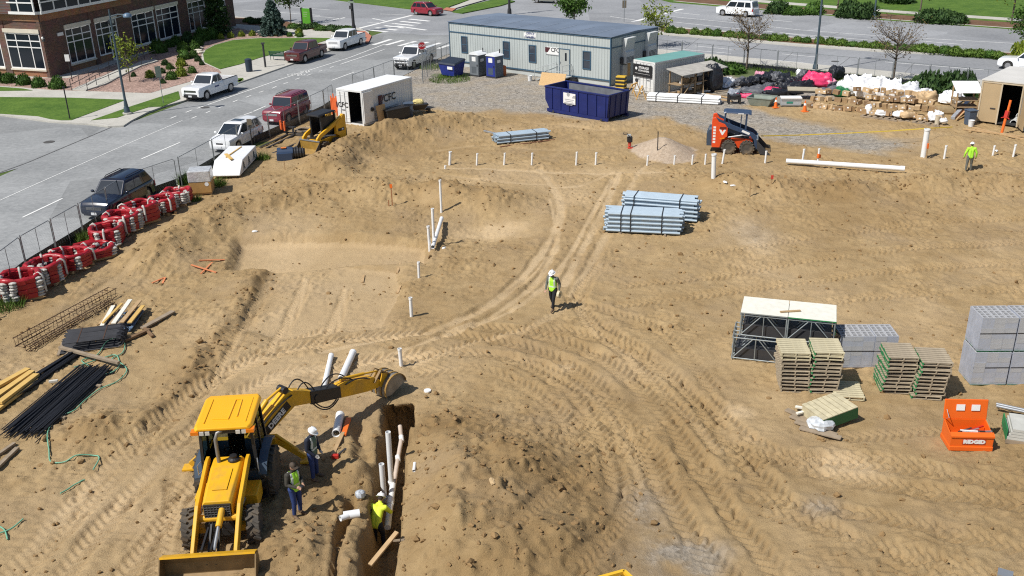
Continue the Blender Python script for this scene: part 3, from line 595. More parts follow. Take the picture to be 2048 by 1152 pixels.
# ---- brick office building at the street corner ----
def office_building():
 org=G0(103,158);t=thing('office_building','two-storey brown brick office building on the street corner with white framed windows','building',org)
 a1,a2=rad(76),rad(158)
 def wall_frame(ang,flip):return Matrix.Rotation(ang,4,'Z')
 def wall(ang,length,ops,sgn,name):
  """brick wall of piers and spandrels; sgn +1: outside is on the -y side"""
  T=Matrix.Rotation(ang,4,'Z');mb=MB();mo=MB();y0,y1=(0,.4)if sgn>0 else(-.4,0)
  xs=sorted(set([0,length]+[v for o in ops for v in(o[0],o[1])]))
  for a,b in zip(xs,xs[1:]):
   win=[o for o in ops if o[0]<=a+1e-6 and o[1]>=b-1e-6]
   if win:
    mb.b2((a,y0,4.6),(b,y1,6.0));pp=MB().b2((a,y0+.02*(sgn<0),0),(b,y1-.02*(sgn>0),.85)).build('spandrel',BRICKO,t);pp.matrix_local=T
   else:mb.b2((a,y0-(.06 if sgn>0 else 0),0),(b,y1+(.06 if sgn<0 else 0),6.0))
  w=mb.build(name,BRICK,t);w.matrix_local=T
  out=-1 if sgn>0 else 1
  for i,(a,b,door)in enumerate(ops):
   ys=.10*-out;f=MB();W_=b-a
   f.b2((a,-.06*out*-1-.0,.85),(a+.10,ys,4.25));f.b2((b-.10,.06*out,.85),(b,ys,4.25));f.b2((a+.1,.06*out,.85),(b-.1,ys,.97));f.b2((a+.1,.06*out,4.13),(b-.1,ys,4.25))
   cols=[a+.1]+[a+W_*k for k in((.3,.7)if sgn<0 else(.27,.64))]+[b-.1];rows=[.97,2.9,3.5,4.13]
   for c in cols[1:-1]:f.b2((c-.05,.05*out,.97),(c+.05,ys,4.13))
   for r_ in rows[1:-1]:f.b2((a+.1,.04*out,r_-.05),(b-.1,ys,r_+.05))
   wd=f.build('window',WHITE,t);wd.matrix_local=T
   for c0,c1 in zip(cols,cols[1:]):
    for r0,r1 in zip(rows,rows[1:]):
     MB().b2((c0+.04,.005*out,r0+.04),(c1-.04,ys*.5,r1-.04)).build('pane',GLASS,wd)
   MB().b2((a-.1,.16*out,4.25),(b+.1,ys,4.6)).build('lintel',STONE,wd)
   if not door:MB().b2((a-.08,.14*out,.70),(b+.08,ys,.848)).build('sill',STONE,wd)
   if door:
    d=MB();c=a+W_*.55
    for q in((c,.1,c+.1,2.7),(c+1.05,.1,c+1.15,2.7)):d.b2((q[0],.16*out,q[1]),(q[2],.065*out,q[3]))
    d.b2((c+.1,.16*out,2.6),(c+1.05,.065*out,2.7));d.b2((c+.1,.16*out,.1),(c+1.05,.065*out,.35))
    dr=d.build('door',WHITE,t);dr.matrix_local=T;MB().b2((c+.1,.10*out,.35),(c+1.05,.07*out,2.6)).build('pane',GLASS,dr);MB().b2((c+.14,.24*out,1.1),(c+.17,.17*out,1.5)).build('handle',STEEL,dr)
  return T,out
 base=lambda x:G0(x,158-(x-122)*.313)
 o2=Vector((org[0],org[1]))
 d2=Vector((math.cos(a1),math.sin(a1)))
 def urt(px,py):return float(fpx((org[0],org[1],0),a1,px,py)[0])
 ops=[]
 for(x0,y0,x1,y1,dr)in((545,497,735,452,0),(770,440,930,400,1),(1040,367,1208,318,0),(1226,308,1390,268,0),(1465,247,1592,206,0),(1640,195,1745,165,0)):
  ops.append((urt(x0/3.84,y0/3.84),urt(x1/3.84,y1/3.84),dr))
 print('office ops',[tuple(round(v,1)for v in o)for o in ops])
 T1,o1=wall(a1,max(36.,ops[-1][1]+2),ops,1,'right_wall')
 def ult(px,py):return float(fpx((org[0],org[1],0),a2,px,py)[0])
 ops2=[tuple(sorted((ult(358/3.84,532/3.84),ult(98/3.84,528/3.84))))+(0,),tuple(sorted((ult(48/3.84,526/3.84),ult(-180/3.84,520/3.84))))+(0,)]
 print('left ops',ops2)
 T2,_=wall(a2,26,ops2,-1,'left_wall')
 for T,ln,out,nm in((T1,14.5,-1,'right'),(T2,26,1,'left')):
  p=MB().b2((.0,.10*out,5.35),(ln,.02*out+.0,6.0)).build('tan_band',BRICKO,t);p.matrix_local=T
  f=MB();f.b2((-.1,.45*out,6.0),(ln,-.1*out,6.25));f.b2((-.1,.45*out,8.9),(ln,-.1*out,9.1));f.b2((-.1,.45*out,7.0),(ln,.36*out,7.12))
  n=int(ln/1.75);xs=[i*ln/n for i in range(n+1)]
  for x in xs:f.b2((x-.07,.46*out,6.25),(x+.07,.34*out,8.9))
  w=f.build('window',WHITE,t);w.matrix_local=T
  for a,b in zip(xs,xs[1:]):
   for z0,z1 in((6.25,7.0),(7.12,8.9)):MB().b2((a+.07,.40*out,z0),(b-.07,.36*out,z1)).build('pane',GLASS,w)
 u=MB().b2((14.5,0,6.0),(37.5,.4,10)).build('upper_wall',BRICK,t);u.matrix_local=T1
 c=MB().b2((0,.42,6.0),(37,12,10)).build('core',BRICK,t);c.matrix_local=T1
 for(px,py,T,out,a)in((340,300,T2,1,a2),):
  q=fpx((org[0],org[1],0),a,px/3.84,py/3.84);l=MB().b2((q[0]-.12,.22,q[2]-.2),(q[0]+.12,.02,q[2]+.25)).build('wall_lamp',DARKM,t);l.matrix_local=T
  e=MB().ell((q[0],.15,q[2]+.1),(.14,.14,.16),8,6).build('lamp_globe',WHITE,l)
 q=fpx((org[0],org[1],0),a1,452/3.84,262/3.84);l=MB().b2((q[0]-.4,-.2,q[2]-.15),(q[0]+.4,-.09,q[2]+.15)).build('plaque',WHITE,t);l.matrix_local=T1
 q=fpx((org[0],org[1],0),a1,840/3.84,165/3.84);l=MB().b2((q[0]-.3,-.3,q[2]-.2),(q[0]+.3,-.02,q[2]+.15)).build('wall_lamp',STEEL,t);l.matrix_local=T1
 return t
office_building()
def corrugated(mb,x0,x1,y,z0,z1,out,pitch=.28,dep=.035,mi=0):
 """corrugated sheet in the x-z plane standing at y, ribs towards out"""
 n=max(2,int((x1-x0)/pitch));pts=[]
 for i in range(n):
  a=x0+(x1-x0)*i/n;w=(x1-x0)/n
  pts+=[(a,y),(a+.3*w,y),(a+.45*w,y+out*-dep),(a+.85*w,y+out*-dep)]
 pts.append((x1,y));k=len(pts)
 mb.add([(p[0],p[1],z0)for p in pts]+[(p[0],p[1],z1)for p in pts],[(i,i+1,k+i+1,k+i)for i in range(k-1)],mi)
def container(org,yaw,L_,W_,h,label,side_m,roof_m,end_m,open_door=True,name='shipping_container',cat='container',dark=M('interior_shade',(.03,.03,.03),.9)):  # near-black interior colour stands in for the shade inside
 t=thing(name,label,cat,org,yaw)
 f=MB()
 for x in(.06,L_-.06):
  for y in(.06,W_-.06):f.box((x,y,h/2),(.12,.12,h))
 for z in(.07,h-.06):
  for y in(.05,W_-.05):f.box((L_/2,y,z),(L_-.24,.10,.13))
  for x in(.05,L_-.05):f.box((x,W_/2,z),(.10,W_-.24,.13))
 f.build('frame',end_m,t)
 s=MB();corrugated(s,.12,L_-.12,.05,.13,h-.12,-1);s.build('side_wall',side_m,t,fix=False)
 s=MB();corrugated(s,.12,L_-.12,W_-.05,.13,h-.12,1);s.build('side_wall',side_m,t,fix=False)
 s=MB().b2((L_-.05,.12,.13),(L_-.09,W_-.12,h-.12));s.build('end_wall',side_m,t)
 r_=MB().b2((.02,.02,h-.02),(L_-.02,W_-.02,h+.02));r_.build('roof',roof_m,t)
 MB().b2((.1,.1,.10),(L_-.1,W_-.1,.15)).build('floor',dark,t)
 MB().b2((.1,.10,.16),(L_-.1,.13,h-.06)).b2((.1,W_-.13,.16),(L_-.1,W_-.10,h-.06)).b2((L_-.14,.14,.16),(L_-.11,W_-.14,h-.06)).b2((.1,.14,h-.08),(L_-.15,W_-.14,h-.05)).build('shade_lining',dark,t)  # black inner skin added to keep the open interior dark
 return t
# ---- white CFC container ----
cf_o=(-10.616,69.859,hz(-10.6,70.6));cf_y=1.01
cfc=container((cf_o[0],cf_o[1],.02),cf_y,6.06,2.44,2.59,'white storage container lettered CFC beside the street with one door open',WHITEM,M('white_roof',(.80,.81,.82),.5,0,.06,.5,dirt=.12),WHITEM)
def container_door(t,y0,y1,h,mat,ribs=3):
 d=MB().b2((-.05,y0,.16),(0,y1,h-.15)).build('door',mat,t,bevel=.01)
 m=MB()
 for k in range(2):y=y0+(y1-y0)*(.3+.4*k);m.cyl((-.08,y,.18),(-.08,y,h-.18),.018,n=6)
 m.box((-.09,(y0+y1)/2,1.1),(.03,.3,.05));m.build('lock_rod',STEEL,d)
 m=MB()
 for z in(.5,1.05,1.6,2.15):m.b2((-.062,y0+.06,z-.02),(-.05,y1-.06,z+.02))
 m.build('door_rib',mat,d);return d
container_door(cfc,1.26,2.36,2.59,WHITEM)
MB().b2((.02,-.10,.2),(1.12,-.045,2.45)).build('door',WHITEM,cfc)
MB().b2((-.015,.10,.16),(0,.12,2.4)).build('door_post',WHITEM,cfc)
def cfc_logo(t,loc,rot,s):
 """dark swoosh square with the letters CFC"""
 R=Matrix.Translation(loc)@Matrix.Rotation(rot[2],4,'Z')@Matrix.Rotation(rot[0],4,'X')
 mb=MB();mb.T=R
 mb.prism([(-1.95*s,-.62*s,0),(-1.62*s,-.62*s,0),(-1.55*s,-.1*s,0),(-1.1*s,.58*s,0),(-1.95*s,.58*s,0)],(0,0,.006))
 mb.prism([(-1.5*s,-.62*s,0),(-1.3*s,-.62*s,0),(-1.22*s,-.15*s,0),(-.8*s,.42*s,0),(-.95*s,.52*s,0),(-1.42*s,-.08*s,0)],(0,0,.006));mb.build('logo',REDINK,t)
 o=text('lettering','CFC',1.25*s,INK,t,R@Vector((.25*s,0,0)),rot,.004,bold=.012*s);return o
q=fpx(cf_o,cf_y,480+1140/3.84,745/3.84);cfc_logo(cfc,Vector((q[0],-.012,q[2])),(math.pi/2,0,0),.62)
q2=fpx(cf_o,cf_y,480+1165/3.84,810/3.84);m=MB()
for k in range(3):m.b2((q2[0]-.7,-.012,q2[2]-.2*k),(q2[0]+.75-.3*(k==2),-.004,q2[2]-.2*k+.055))
m.build('print_line',M('grey_print',(.35,.36,.37)),cfc)
q=fpx(cf_o,cf_y,480+788/3.84,800/3.84,'x',-.05);text('lettering','CFC',.52,INK,cfc,(-.066,q[1]-.05,q[2]),(math.pi/2,0,-math.pi/2),.003,bold=.01)
MB().prism([(-.064,q[1]+.62,q[2]-.2),(-.064,q[1]+.45,q[2]-.2),(-.064,q[1]+.5,q[2]+.2),(-.064,q[1]+.62,q[2]+.2)],(.004,0,0)).build('logo',REDINK,cfc)
MB().lathe([(.16,0),(.16,.1),(.10,.1),(.10,0)],10,(.9,-.20,1.1),axis='y').build('vent',DARKM,cfc)
# ---- teal roofed storage container ----
te_o=(12.07,78.712,.02);te_y=.668
teal=container(te_o,te_y,6.06,2.44,2.59,'white storage container with a teal roof and a black hire sign beside the trailer',M('offwhite_metal',(.58,.60,.58),.5,0,.1,.8,dirt=.3),M('teal_paint',(.16,.36,.33),.55,0,.12,.7,dirt=.2),M('white_end',(.70,.70,.68),.5,0,.08,.8,dirt=.3))
container_door(teal,.06,1.2,2.59,M('white_end'));container_door(teal,1.24,2.38,2.59,M('white_end'))
sg=MB().b2((-.16,.2,1.32),(-.12,2.3,2.30)).build('sign_board',INK,teal)
text('lettering','STORAGE',.26,WHITE,sg,(-.165,1.1,2.04),(math.pi/2,0,-math.pi/2),.003,bold=.006);text('lettering','CONTAINERS',.2,WHITE,sg,(-.165,1.1,1.8),(math.pi/2,0,-math.pi/2),.003,bold=.004)
MB().b2((-.168,.4,1.55),(-.162,2.1,1.565)).build('print_line',WHITE,sg);MB().lathe([(.12,0),(.12,.006)],12,(-.168,1.95,1.95),axis='x').build('logo',WHITE,sg)
MB().lathe([(.17,0),(.17,.03)],12,(-.10,1.95,.95),axis='x').build('round_label',DARKM,teal)
# ---- site office trailer ----
def office_trailer():
 o=(8.865,82.593,.02);yw=2.424;Lx,Wy,hh=19.02,7.27,4.088
 t=thing('office_trailer','long pale grey site office trailer with blue trim and a flat blue-grey roof','trailer',o,yw)
 SID=M('trailer_siding',(.44,.48,.475),.55,0,.06,.5);TRIM=M('trailer_trim',(.045,.10,.16),.5);ROOF=M('trailer_roof',(.16,.20,.265),.6,0,.25,.35);SKIRT=M('trailer_skirt',(.47,.50,.49),.6,0,.06,.5)
 f=lambda x,y:fpx(o,yw,880+x/3.84,y/3.84)
 z_trim=f(700,307)[2];z_sk=f(700,542)[2];print('trailer trims',z_trim,z_sk)
 MB().b2((.1,-Wy+.1,.0),(Lx-.1,-.06,z_sk)).build('skirt',SKIRT,t)
 n=62;w=Lx/n;s=MB()
 for i in range(n):s.b2((i*w+.012,-.05,z_sk),((i+1)*w-.012,.006,hh-.06))
 s.b2((0,-Wy,z_sk),(Lx,-.05,hh-.06));s.build('siding',SID,t)
 s=MB()
 for i in range(24):ww=Wy/24;s.b2((-.012,-Wy+i*ww+.012,z_sk),(0,-Wy+(i+1)*ww-.012,hh-.06))
 s.build('end_siding',SID,t)
 m=MB();m.b2((-.03,0.007,z_trim-.05),(Lx+.03,.05,z_trim+.05));m.b2((-.03,.007,hh-.10),(Lx+.03,.06,hh+.03));m.b2((-.03,.007,z_sk-.05),(Lx+.03,.05,z_sk+.06))
 for x in(-.03,Lx-.05):m.b2((x,.008,0.02),(x+.09,.055,hh-.1))
 m.b2((-.06,-Wy,hh-.10),(-.014,.0,hh+.03));m.b2((-.06,-Wy,z_trim-.04),(-.014,0,z_trim+.04));m.b2((-.055,-.06,0),(-.014,.004,hh-.1));m.b2((-.055,-Wy,0),(-.014,-Wy+.08,hh-.1));m.build('trim',TRIM,t)
 for a,b in((-Wy-.1,-Wy/2-.02),(-Wy/2+.02,.12)):
  MB().hexa([(-.12,a,hh+.03),(Lx+.12,a,hh+.03),(Lx+.12,b,hh+.03),(-.12,b,hh+.03),(-.12,a,hh+.06+.12*(a>-5)),(Lx+.12,a,hh+.06+.12*(a>-5)),(Lx+.12,b,hh+.06+.12*(b<-1)),(-.12,b,hh+.06+.12*(b<-1))]).build('roof',ROOF,t)
 RS=M('roof_seam',(.30,.34,.40),.6)
 for i in range(1,9):
  x=i*Lx/9;MB().hexa([(x-.03,-Wy/2+.05,hh+.181),(x+.03,-Wy/2+.05,hh+.181),(x+.03,.1,hh+.061),(x-.03,.1,hh+.061),(x-.03,-Wy/2+.05,hh+.20),(x+.03,-Wy/2+.05,hh+.20),(x+.03,.1,hh+.08),(x-.03,.1,hh+.08)]).build('roof_seam',RS,t)
 def window(x0,y0,x1,y1):
  a,b=f(x0,y0),f(x1,y1);u0,u1=min(a[0],b[0]),max(a[0],b[0]);v0,v1=b[2],a[2];fr=MB()
  fr.b2((u0,.007,v0),(u0+.09,.07,v1));fr.b2((u1-.09,.007,v0),(u1,.07,v1));fr.b2((u0+.09,.007,v0),(u1-.09,.065,v0+.09));fr.b2((u0+.09,.007,v1-.09),(u1-.09,.065,v1));fr.b2((u0+.09,.007,(v0+v1)/2-.03),(u1-.09,.06,(v0+v1)/2+.03))
  w=fr.build('window',TRIM,t)
  for p,q in((v0+.09,(v0+v1)/2-.03),((v0+v1)/2+.03,v1-.09)):MB().b2((u0+.09,.008,p),(u1-.09,.03,q)).build('pane',M('grey_glass',(.05,.06,.08),.12),w)
 for w_ in((163,275,216,410),(484,314,540,455),(683,342,742,484),(1098,388,1160,537)):window(*w_)
 a,b=f(917,370),f(1000,577);u0,u1=min(a[0],b[0]),max(a[0],b[0]);v0,v1=b[2],a[2]
 d=MB().b2((u0+.06,.007,v0),(u1-.06,.05,v1-.06)).build('door',M('door_grey',(.40,.42,.40),.5),t)
 MB().b2((u0+.35,.05,v0+1.2),(u0+.55,.056,v1-.35)).build('pane',GLASS,d);MB().b2((u1-.2,.05,v0+.95),(u1-.14,.12,v0+1.1)).build('handle',STEEL,d)
 m=MB();m.b2((u0,.007,v0),(u0+.06,.07,v1));m.b2((u1-.06,.007,v0),(u1,.07,v1));m.b2((u0+.06,.007,v1-.06),(u1-.06,.07,v1));m.build('door_frame',TRIM,t)
 a,b=f(822,358),f(914,424);sgn=MB().b2((min(a[0],b[0]),.01,b[2]),(max(a[0],b[0]),.05,a[2])).build('sign_board',WHITE,t)
 cx=(a[0]+b[0])/2;cz=(a[2]+b[2])/2
 text('lettering','CFC',.52,INK,sgn,(cx-.28,.055,cz+.08),(math.pi/2,0,math.pi),.003,bold=.008)
 MB().prism([(cx+.85,.052,cz-.14),(cx+.55,.052,cz-.14),(cx+.25,.052,cz+.28),(cx+.85,.052,cz+.28)],(0,.006,0)).build('logo',REDINK,sgn);MB().b2((cx-.8,.052,cz-.36),(cx+.8,.056,cz-.30)).build('print_line',M('grey_print'),sgn)
 a,b=f(645,249),f(738,289);sgn=MB().b2((min(a[0],b[0]),.01,b[2]),(max(a[0],b[0]),.04,a[2])).build('sign_board',WHITE,t);cx=(a[0]+b[0])/2;cz=(a[2]+b[2])/2
 text('lettering','OFFICE',.30,M('blue_print',(.05,.07,.2)),sgn,(cx-.05,.044,cz+.12),(math.pi/2,0,math.pi),.003,bold=.006);text('lettering','TRAILERS',.26,M('blue_print'),sgn,(cx,.044,cz-.18),(math.pi/2,0,math.pi),.003,bold=.006)
 g=lambda x,y:fpx(o,yw,880+x/3.84,y/3.84,'x',0.)
 for x,y,x1,y1 in((1400,292,1462,470),(1575,250,1632,420)):
  p0,p1=g(x,y),g(x1,y1);ya,yb=min(p0[1],p1[1]),max(p0[1],p1[1]);zt,zb=p0[2],p1[2];zm=zt-(zt-zb)*.55
  ac=MB().side([(-.02,zb),(-.42,zb),(-.42,zm),(-.30,zm+.1),(-.55,zt),(-.02,zt)],ya,yb).build('air_conditioner',M('ac_white',(.60,.62,.62),.5),t,bevel=.015)
  m=MB()
  for k in range(5):m.b2((-.43,ya+.1,zb+.08+k*.1),(-.421,yb-.1,zb+.13+k*.1))
  m.build('grille',DARKM,ac)
  m=MB();m.b2((-.20,yb+.02,zb),(-.02,yb+.3,zb+.55));m.build('conduit_box',DARKM,t)
 p0,p1=g(1385,500),g(1420,590);m=MB().b2((-.25,min(p0[1],p1[1]),p1[2]),(-.02,max(p0[1],p1[1]),p0[2])).build('meter_box',STEEL,t)
 p0,p1=g(1415,492),g(1452,578);MB().b2((-.12,min(p0[1],p1[1]),p1[2]),(-.02,max(p0[1],p1[1]),p0[2])).build('meter_board',OSB,t)
 s=thing('entrance_stairs','grey metal landing with steps and rails in front of the trailer door','stairs',(0,0,0));s.matrix_world=t_mat(o,yw)
 uc=(u0+u1)/2;zl=v0-.05;ST=M('stair_metal',(.50,.52,.52),.5,.3)
 MB().b2((uc-.9,.1,zl-.08),(uc+.9,1.5,zl)).build('landing',ST,s);MB().b2((uc-.85,.15,.3),(uc+.85,1.45,zl-.1)).build('landing_base',DARKM,s)
 for k in range(4):MB().b2((uc+.9+k*.32,.35,zl-(k+1)*zl/5-.05),(uc+1.25+k*.32,1.4,zl-(k+1)*zl/5)).build('tread',ST,s)
 r_=MB()
 for y in(.15,1.45):
  for x in(uc-.85,uc+.85):r_.cyl((x,y,0),(x,y,zl+1.05),.025,n=6)
 for z in(.55,1.05):
  r_.cyl((uc-.85,1.45,zl+z),(uc+.85,1.45,zl+z),.022,n=6);r_.cyl((uc-.85,.15,zl+z),(uc-.85,1.45,zl+z),.022,n=6)
 for y in(.3,1.45):r_.cyl((uc+.85,y,zl+1.05),(uc+2.3,y,.95),.022,n=6);r_.cyl((uc+2.3,y,0),(uc+2.3,y,.95),.022,n=6)
 r_.build('handrail',ST,s)
 return t
def t_mat(o,yaw):return Matrix.Translation(Vector(o))@Matrix.Rotation(yaw,4,'Z')
trailer=office_trailer()
# ---- blue roll-off dumpster ----
def rolloff():
 A,B,C=G(1098,224),G(1214,244),G(1264,230);yw=math.atan2(B.y-A.y,B.x-A.x);Lx=(B-A).length;Wy=2.44
 h=hpx(B,192);print('rolloff',Lx,Wy,h,(C-B).length)
 BL=M('dumpster_blue',(.008,.018,.125),.5,0,.25,1.3,dirt=.12);BI=M('dumpster_inside',(.16,.17,.19),.8,0,.3,2)
 z0=min(hz(A.x,A.y),hz(B.x,B.y))
 t=thing('rolloff_dumpster','long blue steel roll-off dumpster with a white notice standing at the gravel edge','dumpster',(A.x,A.y,z0+.02),yw)
 m=MB()
 x0,x1=-.35,Lx+.15
 def wallq(a,b,c,d):m.pane(a,b,c,d,.04)
 prof=[(0.05,.30),(Lx,.30),(x1,h),(x0,h),(x0,.95)]
 m.side(prof,-.03,.03);m.side(prof,Wy-.03,Wy+.03)
 m.hexa([(Lx-.03,.03,.3),(Lx+.03,.03,.3),(Lx+.03,Wy-.03,.3),(Lx-.03,Wy-.03,.3),(x1-.05,.03,h),(x1,.03,h),(x1,Wy-.03,h),(x1-.05,Wy-.03,h)])
 m.b2((x0,.03,.95),(x0+.06,Wy-.03,h));m.hexa([(0.02,.03,.3),(.1,.03,.3),(.1,Wy-.03,.3),(.02,Wy-.03,.3),(x0,.03,.95),(x0+.06,.03,.95),(x0+.06,Wy-.03,.95),(x0,Wy-.03,.95)])
 m.build('body',BL,t)
 MB().b2((.1,.03,.3),(Lx-.03,Wy-.03,.42)).build('floor',BI,t)
 li=MB();li.b2((.0,Wy-.05,.42),(Lx,Wy-.033,h-.05));li.b2((Lx-.02,.05,.42),(Lx+.0,Wy-.06,h-.06));li.build('liner',BI,t)
 r_=MB()
 r_.b2((x0-.04,-.08,h-.02),(x1+.04,.06,h+.09));r_.b2((x0-.04,Wy-.06,h-.02),(x1+.04,Wy+.08,h+.09));r_.b2((x0-.04,.06,h-.02),(x0+.10,Wy-.06,h+.09));r_.b2((x1-.10,.06,h-.02),(x1+.04,Wy-.06,h+.09));r_.build('rim',BL,t,bevel=.01)
 rail=MB();
 for y in(-.06,Wy-.10):rail.b2((-.15,y,.05),(Lx+.1,y+.16,.29))
 rail.build('skid_rail',BL,t)
 for x in(.5,Lx-.5):
  for y in(-.02,Wy-.06):MB().cyl((x,y-.06,.1),(x,y+.14,.1),.1,n=10).build('roller',DARKM,t)
 n=7
 for i in range(n):x=.35+i*(Lx-.5)/(n-1);MB().b2((x-.05,-.085,.31),(x+.05,-.032,h-.03)).build('side_post',BL,t)
 for i in range(4):y=.25+i*(Wy-.5)/3;MB().hexa([(Lx+.034,y-.05,.31),(Lx+.08,y-.05,.31),(Lx+.08,y+.05,.31),(Lx+.034,y+.05,.31),(x1+.004,y-.05,h-.03),(x1+.05,y-.05,h-.03),(x1+.05,y+.05,h-.03),(x1+.004,y+.05,h-.03)]).build('end_post',BL,t)
 a=fpx((A.x,A.y,z0+.02),yw,880+948/3.84,706/3.84,'y',-.1);b=fpx((A.x,A.y,z0+.02),yw,880+1040/3.84,806/3.84,'y',-.1)
 s=MB().b2((a[0],-.12,b[2]),(b[0],-.09,a[2]-.03)).build('notice',WHITE,t);cx,cz=(a[0]+b[0])/2,(a[2]+b[2])/2
 m=MB()
 for k,w_ in enumerate((.9,.75,1.0,.6)):m.b2((cx-w_/2,-.126,cz-.12-k*.13),(cx+w_/2,-.121,cz-.07-k*.13))
 m.lathe([(.15,0),(.15,.006)],12,(cx-.1,-.127,cz+.28),axis='y');m.prism([(cx+.25,-.127,cz+.05),(cx+.6,-.127,cz+.05),(cx+.6,-.127,cz+.25),(cx+.4,-.127,cz+.25)],(0,.006,0));m.build('print',M('grey_print'),s)
 return t,A,yw,Lx,Wy,h,z0
RO=rolloff()
_t,_A,_yw,_L,_W,_h,_z0=RO
for k,(u,v,sz,mt,lb)in enumerate(((1.6,1.5,(.7,.5,.35),OSB,'cardboard scrap lying near the left end inside the blue dumpster'),(3.2,1.7,(1.3,.15,.1),WOOD,'broken board lying in the middle of the blue dumpster'),(4.3,1.5,(.5,.5,.4),WHITE,'crumpled white sheet inside the right part of the blue dumpster'),(5.2,1.3,(1.0,.6,.12),M('rust_sheet',(.22,.09,.05),.8),'rusty sheet lying at the right end inside the blue dumpster'))):
 p=Vector((_A.x,_A.y,0))+Vector((math.cos(_yw)*u-math.sin(_yw)*v,math.sin(_yw)*u+math.cos(_yw)*v,0));o=MB().box((0,0,sz[2]/2),sz,rz=.3*k).build('scrap',mt,bevel=.02);place(o,(p.x,p.y,_z0+.46),_yw+.2*k);tag(o,lb,'scrap','scrap in the blue dumpster')
# ---- tan shed container at the right edge ----
def tan_shed():
 A,B=G(1951,246),G(2034,257);yw=math.atan2(B.y-A.y,B.x-A.x);z=hz(A.x,A.y);Lx=(B-A).length;h=hpx(A,100+392/6.4);D=6.1
 print('tan shed',Lx,h,yw)
 TAN=M('tan_steel',(.43,.32,.185),.6,0,.1,.8,dirt=.2);t=thing('storage_shed','tan steel storage container with a pale roof and an open front door','shed',(A.x,A.y,z),yw)
 m=MB();m.b2((0,0,.1),(Lx*.47,.07,h-.06));m.build('front_panel',TAN,t);m=MB()
 for x in(0,Lx*.47,Lx-.1):m.b2((x,-.035,0),(x+.1,-.003,h-.05))
 m.b2((.1,-.03,h-.18),(Lx-.1,-.003,h-.05));m.build('frame',M('tan_frame',(.50,.42,.30),.6),t)
 m=MB();corrugated(m,.1,D,0,.1,h-.06,1);o=m.build('side_wall',TAN,t,fix=False);o.rotation_euler.z=math.pi/2;o.location=(.03,0,0)
 m=MB();corrugated(m,.1,D,0,.1,h-.06,1);o=m.build('side_wall',TAN,t,fix=False);o.rotation_euler.z=math.pi/2;o.location=(Lx-.03,0,0)
 MB().b2((0,D-.05,.1),(Lx,D,h-.06)).build('end_wall',TAN,t);MB().b2((.05,.05,.05),(Lx-.05,D-.05,.12)).build('floor',M('interior_shade'),t);MB().b2((.10,.12,.13),(.13,D-.1,h-.08)).b2((Lx-.13,.12,.13),(Lx-.10,D-.1,h-.08)).b2((.14,D-.12,.13),(Lx-.14,D-.08,h-.08)).build('shade_lining',M('interior_shade'),t)  # near-black inner walls added so the open shed looks shaded inside
 MB().b2((-.04,-.06,h-.05),(Lx+.04,D+.04,h+.02)).build('roof',M('shed_roof',(.62,.60,.56),.6,0,.12,.6),t)
 d=MB().box((.75,0,h/2),(1.45,.06,h-.2)).build('door',TAN,t);place(d,(Lx,-.05,0),rad(-62));MB().b2((.3,-.06,.9),(.36,-.03,2.2)).build('lock_rod',STEEL,d)
 MB().b2((Lx*.47-.5,-.05,1.05),(Lx*.47-.15,-.01,1.11)).build('latch',DARKM,t)
 return A,yw,z,Lx,h
SHED=tan_shed()

# ================= vehicles =================
HEADL=M('headlamp_glass',(.62,.63,.62),.15,.2);TAILL=M('tail_lamp',(.35,.01,.012),.25);CHROME=M('chrome',(.6,.6,.62),.18,.9);TRIMB=M('trim_black',(.02,.02,.022),.55)
RIM=M('alloy_rim',(.42,.42,.43),.35,.6);CARGLASS=glass('car_glass',(.018,.026,.036),.05);PLATE=M('number_plate',(.7,.71,.72),.5)
def wheel_mesh(r,w,rimr,rm):
 a=MB().lathe([(rimr,-w/2+.02),(r-.05,-w/2),(r,-w/2+.05),(r,w/2-.05),(r-.05,w/2),(rimr,w/2-.02)],20,axis='y').mesh('wheel',RUBBER,40)
 m=MB();m.lathe([(0,w/2-.055),(rimr*.3,w/2-.04),(rimr*.35,w/2-.07),(rimr*.8,w/2-.075),(rimr*.88,w/2-.015),(rimr+.005,w/2-.012)],16,axis='y')
 m.lathe([(0,-w/2+.05),(rimr,-w/2+.03)],16,axis='y')
 for k in range(5):t=k*2*math.pi/5;m.beam((rimr*.25*math.cos(t),w/2-.035,rimr*.25*math.sin(t)),(rimr*.92*math.cos(t),w/2-.025,rimr*.92*math.sin(t)),.055,.03,up=(0,1,0))
 return a,m.mesh('rim',rm,40)
